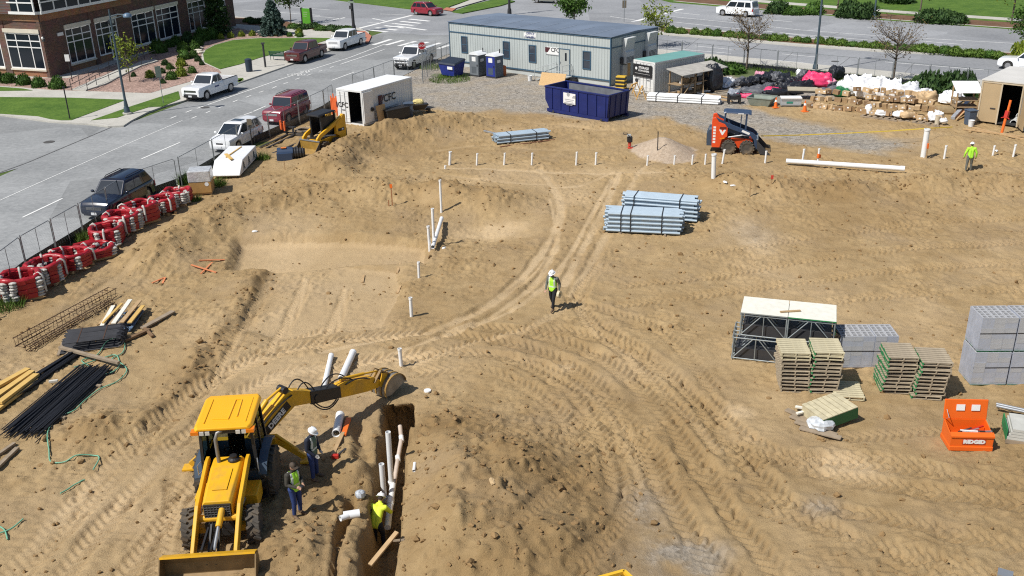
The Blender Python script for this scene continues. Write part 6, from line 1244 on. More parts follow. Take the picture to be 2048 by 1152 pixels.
o=thing('marker_stake','orange topped stake beside the tall thick standpipe','stake',GP(1852,318));MB().box((0,0,.4),(.08,.05,.9)).build('stake',WOOD,o);MB().box((0,0,.72),(.1,.07,.32)).build('ribbon',ORG,o)
def lying(a,b,r,mat,name,label,cat='pipe',group=None,lift=0):
 A,B=GP(*a),GP(*b);A.z+=r+lift;B.z+=r+lift;o=thing(name,label,cat,(A+B)/2,0,group);d=(B-A)/2;MB().pipe(-d,d,r,r*.88,14).build('tube',mat,o,angle=40);MB().pipe(d*.93,d*1.002,r*1.1,r*.86,14).build('socket',mat,o,angle=40);return o
g2='white pipes lying on the dirt'
lying((1572,329),(1808,348),.15,PVC,'lying_pipe','long white pipe lying on the ridge below the orange taped stub','pipe',g2,.1)
lying((647,786),(663,715),.10,PVC,'lying_pipe','thinner white pipe lying behind the digging arm','pipe',g2);lying((683,766),(707,711),.13,PVC,'lying_pipe','thicker white pipe lying behind the digging arm','pipe',g2);lying((673,876),(681,836),.14,PVC,'lying_pipe','short white pipe lying beside the orange level near the trench','pipe',g2);lying((866,505),(884,448),.10,PVC,'lying_pipe','white pipe lying aslant on the pit floor behind the trio','pipe',g2,.15)
lying((828,946),(830,932),.05,PVC,'pipe_offcut','tiny white pipe offcut lying right of the trench','pipe',g2)
o=tag(MB().cyl((0,0,0),(0,0,.05),.13,n=14).build('end_disc',PVC),'white round pipe cap lying on the dirt right of the digging bucket','disc');place(o,GP(855,783))
o=thing('pipe_fitting','white plastic branch fitting lying between the two trenches','fitting',GP(704,1036));MB().pipe((-.22,-.05,.13),(.22,.05,.13),.12,.10,14).build('tube',PVC,o,angle=40);MB().pipe((0,0,.13),(-.28,-.22,.16),.085,.07,12).build('branch',PVC,o,angle=40)
def trench_pipe(name,label,pts,r,mat,stub=None):
 P=[Vector(p)for p in pts];c=P[0];o=thing(name,label,'pipe',c,0,'pipework in the trench');MB().tube([p-c for p in P],r,12).build('tube',mat,o,angle=40)
 for p in P[1:-1]:MB().cyl(p-c-(P[1]-P[0]).normalized()*.12,p-c+(P[1]-P[0]).normalized()*.12,r*1.15,n=12).build('joint',PVC,o,angle=40)
 return o
def Gz(px,py,z):q=G0(px,py,z);return(q[0],q[1],z)
trench_pipe('trench_pipe','mud stained white drain pipe rising along the trench wall',[Gz(800,852,-.55),Gz(803,878,-.75),Gz(796,918,-.9),Gz(787,975,-1.05)],.075,M('muddy_pvc',(.60,.50,.42),.6,0,.25,4,dirt=.6))
trench_pipe('trench_pipe','clean white drain pipe leading down to the person in the trench',[Gz(786,970,-1.02),Gz(781,1005,-1.05),Gz(775,1055,-1.15)],.10,PVC)
for a,b,z0,z1,lb in(((783,969),(776,864),-1.05,None,'tall white riser pipe standing in the trench'),((769,1000),(763,928),-1.2,None,'shorter white riser pipe standing in the trench behind the worker')):
 q=Vector(Gz(a[0],a[1],z0));h=hpx(q,b[1]);o=thing('riser_pipe',lb,'pipe',q,0,'pipework in the trench');u=fpx((q.x,q.y,0),0,b[0],b[1],'y',0)[0];MB().pipe((0,0,0),(u,0,h),.085,.072,14).build('tube',PVC,o,angle=40);MB().cyl((0,0,-.02),(0,0,.12),.11,n=14).build('socket',PVC,o,angle=40)
def board(a,b,w,h,mat,name,label,cat='board',group=None,lift=0,za=None,zb=None):
 A,B=GP(*a),GP(*b);A.z=(A.z if za is None else za)+h/2+lift;B.z=(B.z if zb is None else zb)+h/2+lift;c=(A+B)/2;o=MB().beam(A-c,B-c,w,h).build(name,mat,bevel=.004);o.location=c;return tag(o,label,cat,group)
board((688,876),(698,842),.16,.07,ORG,'spirit_level','long orange level lying beside the short white pipe','level',None,.03)
board((664,918),(687,872),.13,.05,WOOD,'timber_plank','narrow plank lying in line with the orange level','plank',None,.02)
o=thing('red_saw','red handled tool lying at the feet of the person in the white hard hat','tool',GP(671,918));MB().box((0,0,.08),(.22,.12,.14)).build('handle',M('tool_red',(.5,.03,.02),.5),o,bevel=.02);MB().beam((.05,.05,.08),(.28,.38,.12),.07,.03).build('blade',DARKM,o)
A=Vector(Gz(740,1130,-.12));B=Vector(Gz(794,1064,.22));o=MB().beam((A-B)/2,(B-A)/2,.13,.05).build('timber_plank',WOOD);o.location=(A+B)/2;tag(o,'loose plank leaning across the trench near the bottom edge','plank')
board((780,1086),(806,1082),.10,.06,WOODO,'timber_stake','short dark stake lying right of the trench at the upper place','stake');
o=tag(MB().ell((0,0,.12),(.17,.15,.13),10,7,.12).build('plastic_bag',M('clear_plastic',(.45,.48,.52),.25,0,.35,9)),'crumpled clear plastic bag lying left of the worker in the trench','bag');place(o,GP(721,994))
for i,(a,b,lb)in enumerate((((398,523),(450,521),'top orange marked lath crossing the others near the pit corner'),((383,533),(433,547),'lower orange marked lath near the pit corner'),((402,549),(425,527),'diagonal orange marked lath near the pit corner'),((305,569),(330,556),'orange lath lying by itself nearer the rebar'),((325,567),(331,557),'short orange lath beside the lone one nearer the rebar'))):board(a,b,.09,.035,M('orange_wood',(.62,.22,.09),.7,0,.15),'orange_lath',lb,'lath','orange laths on the dirt',.02)
for(a,b,lb)in(((794,548),(801,528),'short timber stake lying by the pipe stub below the pit'),((795,588),(801,575),'small timber offcut lying above the left pipe stub'),((725,565),(728,552),'small orange peg lying on the levelled strip')):board(a,b,.1,.06,WOOD,'timber_stake',lb,'stake')
def flagpole(px,y0,y1,mat,label,flag=None,w=.04):
 A=GP(px,y0);h=hpx(A,y1);o=thing('survey_stake',label,'stake',A,0,'survey stakes');MB().box((0,0,h/2),(w,w*.6,h)).build('stake',mat,o)
 if flag:MB().box((.0,-.02,h-.12),(.14,.03,.22)).build('ribbon',flag,o)
for x,y0,y1,mt,lb,fl in((1315,300,263,DARKM,'thin dark stake standing on the front of the gravel pile',None),(1499,395,358,WOOD,'thin timber stake standing on the right ridge',None),(1543,368,350,WOOD,'short stake with a red ribbon on the right ridge',M('ribbon_red',(.6,.06,.04),.6)),(785,414,368,M('rusty_stake',(.35,.16,.07),.8),'rust orange stake standing on the left bank crest',ORG),(778,414,400,M('rusty_stake'),'short rust stake beside the taller one on the left bank crest',None),(570,340,322,WOOD,'pale stake standing by the sweeper drum',None),(526,372,345,WOOD,'pale lath standing in the dirt beside the wrapped lumber',None)):flagpole(x,y0,y1,mt,lb,fl,.06)
# ---- conduit bundles ----
def bundle(a,b,rows,cols,r,label,mat=CONDUIT,straps=(.18,.5,.82),lift=.08,jit=.18,group='bundles of grey conduit'):
 A,B=GP(*a),GP(*b);yw=math.atan2(B.y-A.y,B.x-A.x);l=(B-A).length;z=(A.z+B.z)/2+lift;o=thing('conduit_bundle',label,'pipes',(A.x,A.y,z),yw,group)
 pm=MB().pipe((0,0,0),(l,0,0),r,r*.82,10).mesh('conduit',mat,40);H_=0
 for j in range(rows):
  for i in range(cols-(j%2)):
   y=(i+.5*(j%2))*2.04*r;zz=r+j*1.76*r;inst('conduit',pm,o,(random.uniform(-jit,jit),y,zz),(random.random()*6,0,0));H_=zz+r
 W_=cols*2.04*r
 for s in straps:m=MB();x=s*l;m.b2((x-.025,-r-.012,-.01),(x+.025,-r-.004,H_+.008)).b2((x-.025,W_-r+.004,-.01),(x+.025,W_-r+.012,H_+.008)).b2((x-.025,-r-.004,H_+.002),(x+.025,W_-r+.004,H_+.010));m.build('strap',BKM,o)
 for s in(.2,.8):MB().box((s*l,W_/2-r,-.05),(.1,W_+.1,.09)).build('bearer',WOODO,o)
 return o
bundle((1212,466),(1360,474),9,10,.063,'nearest blue-grey conduit bundle in the middle of the dirt with dark straps',straps=(.2,.33,.75))
bundle((1246,437),(1390,449),10,9,.063,'blue-grey conduit bundle right behind the nearest one',straps=(.15,.78))
bundle((995,291),(1098,279),5,8,.062,'blue-grey conduit bundle lying near the blue dumpster',straps=(.25,.75))
board((968,264),(1010,272),.12,.1,STEEL,'steel_bar','grey steel bar lying at the left end of the far conduit bundle','bar');board((1000,294),(1110,281),.06,.05,M('rust_sheet',(.22,.09,.05),.8),'rusty_rod','rusty rod lying along the front of the far conduit bundle','rod')
# ---- rebar, cages and lumber at the left ----
def rod_pile(pa,pb,spread_a,spread_b,n,layers,label):
 A,B=GP(*pa),GP(*pb);c=(A+B)/2;o=thing('rebar_pile',label,'rebar',(c.x,c.y,c.z),0,'piles of black rebar');d=(B-A).normalized();nn=Vector((-d.y,d.x,0));l=(B-A).length
 pm=MB().tube([(-.5,0,0),(-.17,.003,.004),(.17,-.003,.0),(.5,0,0)],.5,6).mesh('rod',REBAR)
 for k in range(n):
  s=random.uniform(-1,1);t2=s+random.gauss(0,.10);ly=random.randrange(layers);ja,jb=random.gauss(0,.18),random.gauss(0,.18)
  p=A-c+nn*(s*spread_a)+d*ja;q=B-c+nn*(t2*spread_b)+d*jb;p.z=hz(p.x+c.x,p.y+c.y)-c.z+.05+ly*.036;q.z=hz(q.x+c.x,q.y+c.y)-c.z+.06+ly*.036
  rod=inst('rod',pm,o);v=q-p;rod.matrix_local=Matrix.Translation((p+q)/2)@v.to_track_quat('X','Z').to_matrix().to_4x4()@Matrix.Diagonal((v.length,.034,.034,1))
 for s in(.25,.75):q=A*(1-s)+B*s-c;MB().box((q.x,q.y,.02),(.12,spread_b*2.6,.08),rz=math.atan2(d.y,d.x)).build('bearer',WOODO,o)
rod_pile((48,870),(196,742),.75,.62,95,4,'wide fanned pile of black rebar beside the green hose');rod_pile((-60,850),(150,715),.42,.22,60,4,'narrow pile of black rebar between the yellow lumber and the wide pile')
A=GP(120,712);B=GP(250,697);o=thing('rebar_hoops','stack of black bent rebar hoops with rounded ends behind the rebar piles','rebar',A,math.atan2(B.y-A.y,B.x-A.x));l=(B-A).length
hp_=MB().tube([(0,0,0),(l-.25,0,0),(l-.1,0,.05),(l,0,.2),(l-.1,0,.35),(l-.25,0,.40),(.15,0,.40)],.022,6).mesh('hoop',REBAR)
for k in range(30):inst('hoop',hp_,o,(random.uniform(-.05,.08),.04+k*.045,.05),(0,0,random.gauss(0,.012)))
for x in(.3,.7):MB().b2((l*x-.02,0,.46),(l*x+.02,1.4,.475)).build('tie',RUST,o)
MB().b2((-.1,-.05,0),(.0,1.5,.06)).build('bearer',WOODO,o)
def cage(a,b,w,h,label):
 A,B=GP(*a),GP(*b);o=thing('rebar_cage',label,'rebar',A,math.atan2(B.y-A.y,B.x-A.x),'rusty rebar cages');l=(B-A).length
 for y in(0,w):
  for z in(.04,h):inst('bar',MB().tube([(0,y,z),(l,y,z)],.018,6).mesh('bar',RUST),o)
 st=MB().tube([(0,-.02,.02),(0,w+.02,.02),(0,w+.02,h+.02),(0,-.02,h+.02)],.011,5,closed=True).mesh('stirrup',RUST)
 n=int(l/.22)
 for k in range(n):inst('stirrup',st,o,(.05+k*l/n+random.gauss(0,.02),0,0),(0,random.gauss(0,.1),random.gauss(0,.08)))
cage((46,695),(236,592),.42,.40,'long rusty rebar cage lying between the red bundles and the lumber pile');cage((60,704),(230,608),.20,.22,'thin rusty rebar cage lying along the front of the long one')
lg='loose boards near the rebar'
for a,b,w,h,mt,lb,li in(((285,660),(348,630),.24,.07,WOODO,'broad dark plank lying alone right of the lumber pile',.05),((245,690),(300,662),.18,.09,M('brown_board',(.20,.12,.06),.8,0,.2),'brown board at the end of the rebar hoops',.05),((290,660),(306,676),.12,.09,M('brown_board'),'short brown board forming an angle with the longer brown one',.04),((122,708),(240,738),.13,.10,WOODO,'grey timber lying across the tops of the rebar piles',.22),((118,726),(138,712),.1,.08,WOODO,'short timber under the left rebar pile',.02),((-5,915),(30,890),.12,.08,WOODO,'grey board at the left edge below the rebar',.03),((-8,945),(36,900),.15,.08,WOODO,'lower grey board at the left edge below the rebar',.05),((100,772),(118,770),.1,.08,M('pale_block',(.6,.57,.5),.8),'pale wood block between the two rebar piles',.1)):board(a,b,w,h,mt,'timber_board',lb,'board',lg,li)
for k in range(6):
 board((-40+k*16-(k//3)*38,812+k*9-(k//3)*22-14*(k//3)),(58+k*8-(k//3)*22,757+k*5-(k//3)*13-8*(k//3)),.24,.10,WOODY,'yellow_joist',ORD[k%3]+' fresh yellow joist of the '+('lower' if k<3 else 'upper')+' layer at the left edge','joist','yellow joists',.10+.11*(k//3))
A=GP(214,668);rz=yaw_px((214,668),(262,602));o=thing('lumber_pallet','weathered blue pallet under the loose lumber pile behind the rebar hoops','pallet',A,rz)
for k in range(5):MB().b2((.1+k*.38,-1.0,.08),(.3+k*.38,.35,.11)).build('deck_board',M('blue_pallet',(.10,.16,.25),.7),o)
for y in(-.9,-.3,.3):MB().b2((0,y-.04,0),(2,y+.04,.08)).build('stringer',M('blue_pallet'),o)
d=Vector((math.cos(rz),math.sin(rz),0));nn=Vector((-d.y,d.x,0))
for k in range(11):
 l=random.uniform(1.6,2.5);w_=random.uniform(.09,.2);q=A+d*(1.1+random.uniform(-.2,.3))+nn*(.35-k*.13+random.uniform(-.05,.05));ob=MB().box((0,0,0),(l,w_,.05)).build('loose_board',(WOOD,PLY,WOODY,WOODO)[k%4],bevel=.004);place(ob,(q.x,q.y,A.z+.22+.06*(k%3)),rz+random.uniform(-.13,.13));tag(ob,ORD[k]+' loose board from the left end in the mixed lumber pile on the blue pallet','board','boards in the mixed lumber pile')
def hose(label,pts,r=.022):
 P=[GP(*p)+Vector((0,0,r+.03))for p in pts];c=P[0];Q=[]
 for i in range(len(P)-1):
  p0,p1,p2,p3=P[max(0,i-1)],P[i],P[i+1],P[min(len(P)-1,i+2)]
  for t in(0,.2,.4,.6,.8):v=.5*((2*p1)+(p2-p0)*t+(2*p0-5*p1+4*p2-p3)*t*t+(3*p1-p0-3*p2+p3)*t**3);v.z=max(v.z,hz(v.x,v.y)+r+.01);Q.append(v-c)
 Q.append(P[-1]-c);o=MB().tube(Q,r,7).build('garden_hose',HOSE,angle=60);o.location=c;return tag(o,label,'hose','green hoses')
hose('long pale green hose looping over the rebar and down past it',[(150,742),(200,722),(233,715),(238,735),(215,750),(190,748),(178,735),(165,725),(195,712),(214,690),(235,680),(250,690),(246,710),(225,722),(245,730),(254,745),(235,768),(200,782),(168,806),(150,825),(118,838),(97,868),(99,905),(103,928),(130,928),(155,918),(185,910),(199,918),(188,945)])
hose('short green hose piece showing beside the left ruts',[(170,962),(150,972),(135,983),(122,992)]);hose('green hose crossing at the left edge near the bottom',[(-20,1075),(20,1062),(48,1043)]);hose('green hose bend at the left edge near the bottom',[(-15,1050),(8,1060),(16,1082)])
# ---- red strapped bundles ----
REDV=M('red_vinyl',(.36,.012,.02),.4,0,.35,3,.4,8,dirt=.25);WEND=M('grey_white_cloth',(.50,.48,.44),.7,0,.3,5,.4,9,dirt=.3)
def red_bundle(label,p,rz,hgt,R0=.80,flat=False,letters=False):
 q=GP(*p);R0*=.9;hgt*=.9;o=thing('red_bundle',label,'bundle',q,rz,'red bundles along the street fence')
 for y in(-.6,0,.6):MB().b2((-.75,y-.06,0),(.75,y+.06,.12)).build('pallet_board',WOOD,o)
 n=16;ends=random.sample(range(n),5);SQ=lambda t:1.06/(abs(math.cos(t))**4+abs(math.sin(t))**4)**.25
 for k in range(n):
  t=2*math.pi*k/n;c=Vector((R0*math.cos(t),R0*.9*math.sin(t),0))*SQ(t);hh=hgt*random.uniform(.9,1.04);tw=2*math.pi*R0/n*1.08
  if k in ends:
   m=MB();nr=int(hh/.13)
   for j in range(nr):m.ell((c.x*1.06+random.gauss(0,.02),c.y*1.06+random.gauss(0,.02),.18+j*.13),(.19,.17,.075),7,5)
   m.build('white_ends',WEND,o)
  else:
   m=MB();nf=4
   for j in range(nf):m.loft([[((R0+R_)*SQ(t+a)*math.cos(t+a),(R0+R_)*SQ(t+a)*.9*math.sin(t+a),z)for a,R_ in((-.21,-.16),(.21,-.16),(.21,.10+.03*(j%2)),(-.21,.08+.03*((j+k)%2)))]for z in(.12+j*(hh-.12)/nf+.008,.12+(j+1)*(hh-.12)/nf)])
   m.build('red_wall',REDV,o,bevel=.02)
 tp=[(R0*SQ(t)*math.cos(t),R0*SQ(t)*.9*math.sin(t),hgt-.02+.05*math.sin(t*3+rz*5))for t in np.linspace(0,2*math.pi,21)[:-1]];MB().tube(tp,[.115+.03*math.sin(i*2.1)for i in range(20)],8,closed=True).build('top_roll',REDV,o,angle=60)
 for k in range(3):
  t=rz*3+k*2.1;c=(R0*SQ(t)*math.cos(t),R0*SQ(t)*.9*math.sin(t));MB().tube([(c[0]*.78,c[1]*.78,hgt*.5),(c[0]*.84,c[1]*.84,hgt+.04),(c[0],c[1],hgt+.10),(c[0]*1.22,c[1]*1.22,hgt+.0),(c[0]*1.25,c[1]*1.25,.25)],.055,6).build('white_strap',WEND,o,angle=60)
  MB().tube([(c[0]*1.24,c[1]*1.24,.2),(c[0]*1.24,c[1]*1.24,hgt+.05)],.014,5).build('black_band',BKM,o)
 if letters:l=text('lettering','PB',.34,M('pink_chalk',(.7,.35,.35),.8),o,(R0*1.17*math.cos(-1.0-rz),R0*1.08*math.sin(-1.0-rz),.62),(math.pi/2,0,-1.0-rz+math.pi/2),.004)
 for k in range(9):MB().ell((random.gauss(0,.3),random.gauss(0,.28),hgt*.45+random.uniform(0,.3)),(.2,.15,.12),7,5,.25).build('fold_and_gap_shade',(REDV,WEND,TARP)[k%3],o)  # red and white folds; the black lumps stand in for shaded gaps
 if flat:
  for k in range(5):MB().cyl((-.6,-.95-.12*k,.55-.1*k),(.75,-.95-.12*k,.5-.1*k),.09,n=8).build('red_roll',REDV,o,angle=50)
rb=((48,592,1.15,0,0,'round red bundle with stacked white ends nearest the left edge'),(98,562,1.0,0,0,'second round red bundle from the left edge'),(145,537,.85,0,0,'low red bundle between the second one and the slumped one'),(194,515,.55,1,0,'slumped red bundle with long rolls spilling towards the dirt'),(218,487,1.0,0,0,'red bundle with a broad white flap beside the dark blue car'),(248,463,1.0,0,1,'red bundle chalked with letters beneath the front of the dark blue car'),(284,443,1.05,0,0,'tall red bundle with wide white bands by the dark blue car door'),(328,424,.85,0,0,'small greyish red bundle next to last before the tan crate'),(357,407,.8,0,1,'red bundle chalked with letters nearest the tan crate'))
for i,(x,y,h,fl,le,lb)in enumerate(rb):red_bundle(lb,(x,y),.5+i*1.1,h,.80 if i<7 else .68,fl,le)
# ---- crate, wrapped lumber ----
A=GP(406,386);t=thing('wrapped_crate','tan carton under silver film on the fence line beside the red bundles','crate',A,rad(8));MB().b2((-.62,-.55,.1),(.62,.55,.75)).build('carton',M('tan_carton',(.42,.24,.08),.8,0,.15,3),t,bevel=.02);MB().b2((-.64,-.57,.74),(.64,.57,1.42)).build('film',M('silver_film',(.62,.63,.64),.25,.2,.3,5,.6,9),t,bevel=.05);MB().b2((-.6,-.5,0),(.6,.5,.1)).build('pallet',WOOD,t);MB().lathe([(.12,0),(.12,.01)],10,(.38,-.56,.62),axis='y').build('label',WHITE,t)
A,B=GP(483,355),GP(528,305);yw=math.atan2(B.y-A.y,B.x-A.x);l=4.2;t=thing('wrapped_lumber','white wrapped lumber pack printed with dark trees lying along the fence','lumber pack',A,yw);WRAP=M('white_wrap',(.78,.79,.80),.4,0,.05,2,.3,5)
MB().side([(-.25,.12),(-.3,.2),(.75,.90),(l-.05,.92),(l,.12)],0,1.75).build('wrap',WRAP,t,bevel=.05);MB().b2((.2,.1,0),(.4,1.6,.12)).b2((l-.5,.1,0),(l-.3,1.6,.12)).build('bearer',WOODO,t)
for k in range(3):
 x=.85+k*1.25;TG=M('print_dark_teal',(.02,.045,.055),.6);m=MB()
 for j in range(3):m.prism([(x-.22+.045*j,-.008,.34+j*.13),(x+.22-.045*j,-.008,.34+j*.13),(x,-.008,.56+j*.11)],(0,-.005-.002*j,0))
 m.build('tree_print',TG,t);MB().b2((x-.35,-.012,.25),(x+.35,-.004,.31)).build('print_line',M('grey_print'),t)
o=tag(MB().box((0,0,0),(1.5,.2,.06)).build('loose_board',WOODY),'short yellow board lying on top of the white wrapped lumber','board');q=A+Vector((math.cos(yw)*1.3-math.sin(yw)*1.0,math.sin(yw)*1.3+math.cos(yw)*1.0,.96));place(o,q,yw+.5)
o=tag(MB().box((0,0,0),(2.6,.07,.04)).build('loose_lath',WOODY),'thin yellow lath lying on top of the white wrapped lumber','lath');q=A+Vector((math.cos(yw)*2.5-math.sin(yw)*1.0,math.sin(yw)*2.5+math.cos(yw)*1.0,.95));place(o,q,yw-.12)
# ---- pallets ----
def pallet_proto(label,green,mat):
 o=thing('pallet',label,'pallet',(0,0,0),0,'wooden pallets');sm=mat
 dm=MB().b2((-.50,-.055,0),(.50,.055,.02)).mesh('deck_board',mat);stm=MB().b2((-.02,-.58,0),(.02,.58,.09)).mesh('stringer',sm)
 for k in range(8):inst('deck_board',dm,o,(random.gauss(0,.008),-.525+k*.15,.112))
 for k in range(3):inst('deck_board',dm,o,(0,-.52+k*.52,0))
 gm=MB().b2((-.02,-.58,0),(.02,.58,.09)).mesh('stringer',GRN)
 for x in(-.47,0,.47):inst('stringer',gm if green and x<-.1 else stm,o,(x,0,.021))
 return o
PW=M('pallet_wood',(.38,.315,.225),.85,0,.3,4);PL=M('pallet_wood_pale',(.54,.48,.32),.8,0,.25,4)
protos={}
def pstack(px,n,yaw,green,mat,label,top=None,dz=.142,lean=0,topmat=None):
 A=GP(*px)
 for k in range(n):
  key=(green,(topmat if topmat and k>=n-2 else mat).name);
  if key not in protos:protos[key]=pallet_proto(label,green,topmat if topmat and k>=n-2 else mat);o=protos[key]
  else:o=dup(protos[key])
  o['label']=(top or label)if k==n-1 else ORD[k]+' '+label.replace('pallet in','pallet from the bottom in');o.location=(A.x+random.gauss(0,.02)+lean*k*.012,A.y+.5+random.gauss(0,.02),A.z+.02+k*dz);o.rotation_euler.z=yaw+random.gauss(0,.03)
pstack((1590,785),11,rad(-5),False,PW,'pallet in the brown stack in front of the scaffold','topmost pallet of the brown stack in front of the scaffold',topmat=PL,lean=-.5);pstack((1648,787),11,rad(-6),True,PW,'pallet in the green edged stack by the scaffold','topmost pallet of the green edged stack by the scaffold',lean=.7,topmat=PL)
pstack((1794,790),10,rad(-6),True,PW,'pallet in the left stack right of the wrapped blocks','topmost pallet of the left stack of that right pair',lean=.8);pstack((1858,800),10,rad(-9),True,PW,'pallet in the rightmost leaning green edged stack','topmost pallet of the rightmost leaning stack',lean=1.4)
pstack((1702,800),1,rad(-8),False,PL,'single pale pallet lying on the dirt beside the green edged stack')
A=GP(1665,850);t=thing('board_stack','tilted stack of pale boards with a dark green side lying on old planks','board stack',A+Vector((.05,.35,.12)),rad(22));t.rotation_euler=(0,rad(-6),rad(22))
for k in range(7):MB().b2((-.75+k*.2,-.55,.42),(-.58+k*.2,.55,.45)).build('top_board',PL,t)
MB().b2((-.75,-.55,.02),(.63,-.50,.41)).b2((.59,-.5,.02),(.63,.55,.41)).build('side_board',M('dark_green_board',(.012,.09,.03),.6),t);MB().b2((-.74,-.49,.0),(.58,.54,.41)).build('core',PL,t)
for k in range(4):board((1572+k*9,823+k*12),(1655+k*9,858+k*8),.22,.05,WOODO,'old_plank',ORD[k]+' old grey plank counted from behind under the tilted green board stack','plank','old planks under the board stack',.02+.015*k)
o=tag(MB().ell((0,0,.2),(.42,.36,.24),16,10,.13).build('plastic_bundle',M('clear_plastic_wrap',(.62,.65,.70),.18,.1,.35,6)),'crumpled shiny plastic wrap heaped against the tilted green board stack','plastic wrap');place(o,GP(1640,858))
o=tag(MB().beam((-.5,-.3,.2),(.5,.1,.25),.10,.05).beam((-.4,.2,.18),(.4,-.2,.22),.1,.05).build('broken_pallet',PLY),'pale broken crossed boards beside the shiny plastic wrap','boards');place(o,GP(1617,828))
# ---- block pallets ----
BLK=M('concrete_block',(.42,.425,.44),.9,0,.12,3,.3,40)
film=bpy.data.materials.new('stretch_film');film.use_nodes=True;_n=film.node_tree.nodes;_b=_n['Principled BSDF'];_b.inputs['Base Color'].default_value=(.56,.60,.70,1);_b.inputs['Roughness'].default_value=.22;_tr=_n.new('ShaderNodeBsdfTransparent');_mx=_n.new('ShaderNodeMixShader');_no=_n.new('ShaderNodeTexNoise');_no.inputs['Scale'].default_value=4;_mr=_n.new('ShaderNodeMapRange');_mr.inputs[1].default_value=.3;_mr.inputs[2].default_value=.7;_mr.inputs[3].default_value=.25;_mr.inputs[4].default_value=.65
_lk=film.node_tree.links.new;_lk(_no.outputs[0],_mr.inputs[0]);_lk(_mr.outputs[0],_mx.inputs[0]);_lk(_tr.outputs[0],_mx.inputs[1]);_lk(_b.outputs[0],_mx.inputs[2]);_lk(_mx.outputs[0],_n['Material Output'].inputs[0])
bm_=MB();
for s in(-1,1):bm_.b2((-.195,s*.095-.0175,0),(.195,s*.095+.0175,.19))
for x in(-.178,0,.178):bm_.b2((x-.0175,-.077,0.001),(x+.0175,.077,.189))
BLOCK=bm_.mesh('block',BLK)
def block_pallet(label,loc,yaw,nx,ny,nz,green=False):
 o=thing('block_pallet',label,'blocks',loc,yaw,'pallets of concrete blocks');W_,D_=nx*.40,ny*.20
 for y in(.05,D_/2,D_-.05):MB().b2((0,y-.05,0),(W_,y+.05,.09)).build('stringer',GRN if green else WOODO,o)
 for k in range(5):MB().b2((k*W_/5+.01,0,.09),((k+1)*W_/5-.03,D_,.11)).build('deck_board',WOODO,o)
 for k in range(nz):
  for i in range(nx):
   for j in range(ny):
    if 0<i<nx-1 and 0<j<ny-1 and k<nz-1:continue
    inst('block',BLOCK,o,(.2+i*.4+random.gauss(0,.003),.1+j*.2+random.gauss(0,.003),.112+k*.196))
 hh=.112+nz*.196;f=MB();m=.012
 for a,b in(((-m,-m,.03),(W_+m,-m+.004,hh)),((-m,D_+m-.004,.03),(W_+m,D_+m,hh)),((-m,-m+.005,.03),(-m+.004,D_+m-.005,hh)),((W_+m-.004,-m+.005,.03),(W_+m,D_+m-.005,hh))):f.b2(a,b)
 f.build('stretch_film',film,o);f=MB().b2((-m,-m,hh*.52),(W_+m,-m-.004,hh*.55)).build('band',DARKM,o);return hh
A=GP(1676,737);block_pallet('wrapped pallet of grey concrete blocks between the pallet stacks',A+Vector((0,.05,0)),rad(-3),3,5,6);block_pallet('wrapped pallet of grey concrete blocks joined to the right of the wrapped one',A+Vector((1.23,-.01,0)),rad(-3),2,5,6)
A=GP(1940,772);d2=A+Vector((1.28,-.05,0))
h1=block_pallet('lower left wrapped block pallet in the double height stack at the right edge',A,rad(-2),3,5,6,True);h2=block_pallet('lower right wrapped block pallet in the double height stack at the right edge',d2,rad(-2),3,5,6,True)
block_pallet('upper left wrapped block pallet on the double height stack at the right edge',A+Vector((.03,.02,h1+.02)),rad(-2),3,5,6,True);block_pallet('upper right wrapped block pallet on the double height stack at the right edge',d2+Vector((.02,.03,h2+.02)),rad(-2),3,5,6,True)
# ---- scaffold frame stack ----
A,B=GP(1462,722),GP(1650,742);yw=math.atan2(B.y-A.y,B.x-A.x);SF=M('scaffold_galv',(.36,.40,.41),.5,.5,.2,3);t=thing('scaffold_stack','stack of galvanised scaffold frames under two plywood sheets','scaffold',A,yw);l,dp=3.32,1.35
def sframe(x0,x1,y,z0,z1):
 m=MB();r=.024
 for x in(x0,x1):m.cyl((x,y,z0),(x,y,z1),r,n=6)
 for z in(z0+.05,z1-.05):m.cyl((x0,y,z),(x1,y,z),r,n=6)
 xm=(x0+x1)/2;m.cyl((x0,y,z0+.05),(xm-.1,y,z1-.05),.02,n=6);m.cyl((x1,y,z0+.05),(xm+.1,y,z1-.05),.02,n=6);m.cyl((xm,y,z0+.05),(xm,y,z1-.05),.018,n=6);return m
for lv,(z0,z1)in enumerate(((.05,.98),(1.02,1.92))):
 for s in range(2):
  for k,y in enumerate((0,.3,.62,.95,dp)):sframe(lv*.22+s*l/2+.03,lv*.22+(s+1)*l/2-.03,y,z0,z1).build('scaffold_frame',SF,t,angle=60)
 for x in(lv*.22,lv*.22+l/2,lv*.22+l):m=MB();[m.cyl((x,0,z),(x,dp,z),.022,n=6)for z in(z0+.05,(z0+z1)/2,z1-.05)];m.build('ledger',GRN if x>3 else SF,t,angle=60)
 MB().b2((lv*.22+.1,.12,z0+.02),(lv*.22+l-.1,dp-.1,z0+.42)).build('stacked_braces',DARKM,t)
for s in range(2):
 o=thing('plywood_sheet',('left' if s==0 else 'right')+' weathered plywood sheet lying on top of the scaffold frames','plywood',A+Vector((math.cos(yw)*(.22+s*1.67),math.sin(yw)*(.22+s*1.67),1.95)),yw,'plywood sheets on the scaffold');MB().b2((.0,-.06,0),(1.65,dp+.1,.05)).build('sheet',PLY,o)
 MB().b2((0,-.065,.005),(1.65,-.061,.045)).build('edge',GRN if s else SF,o)
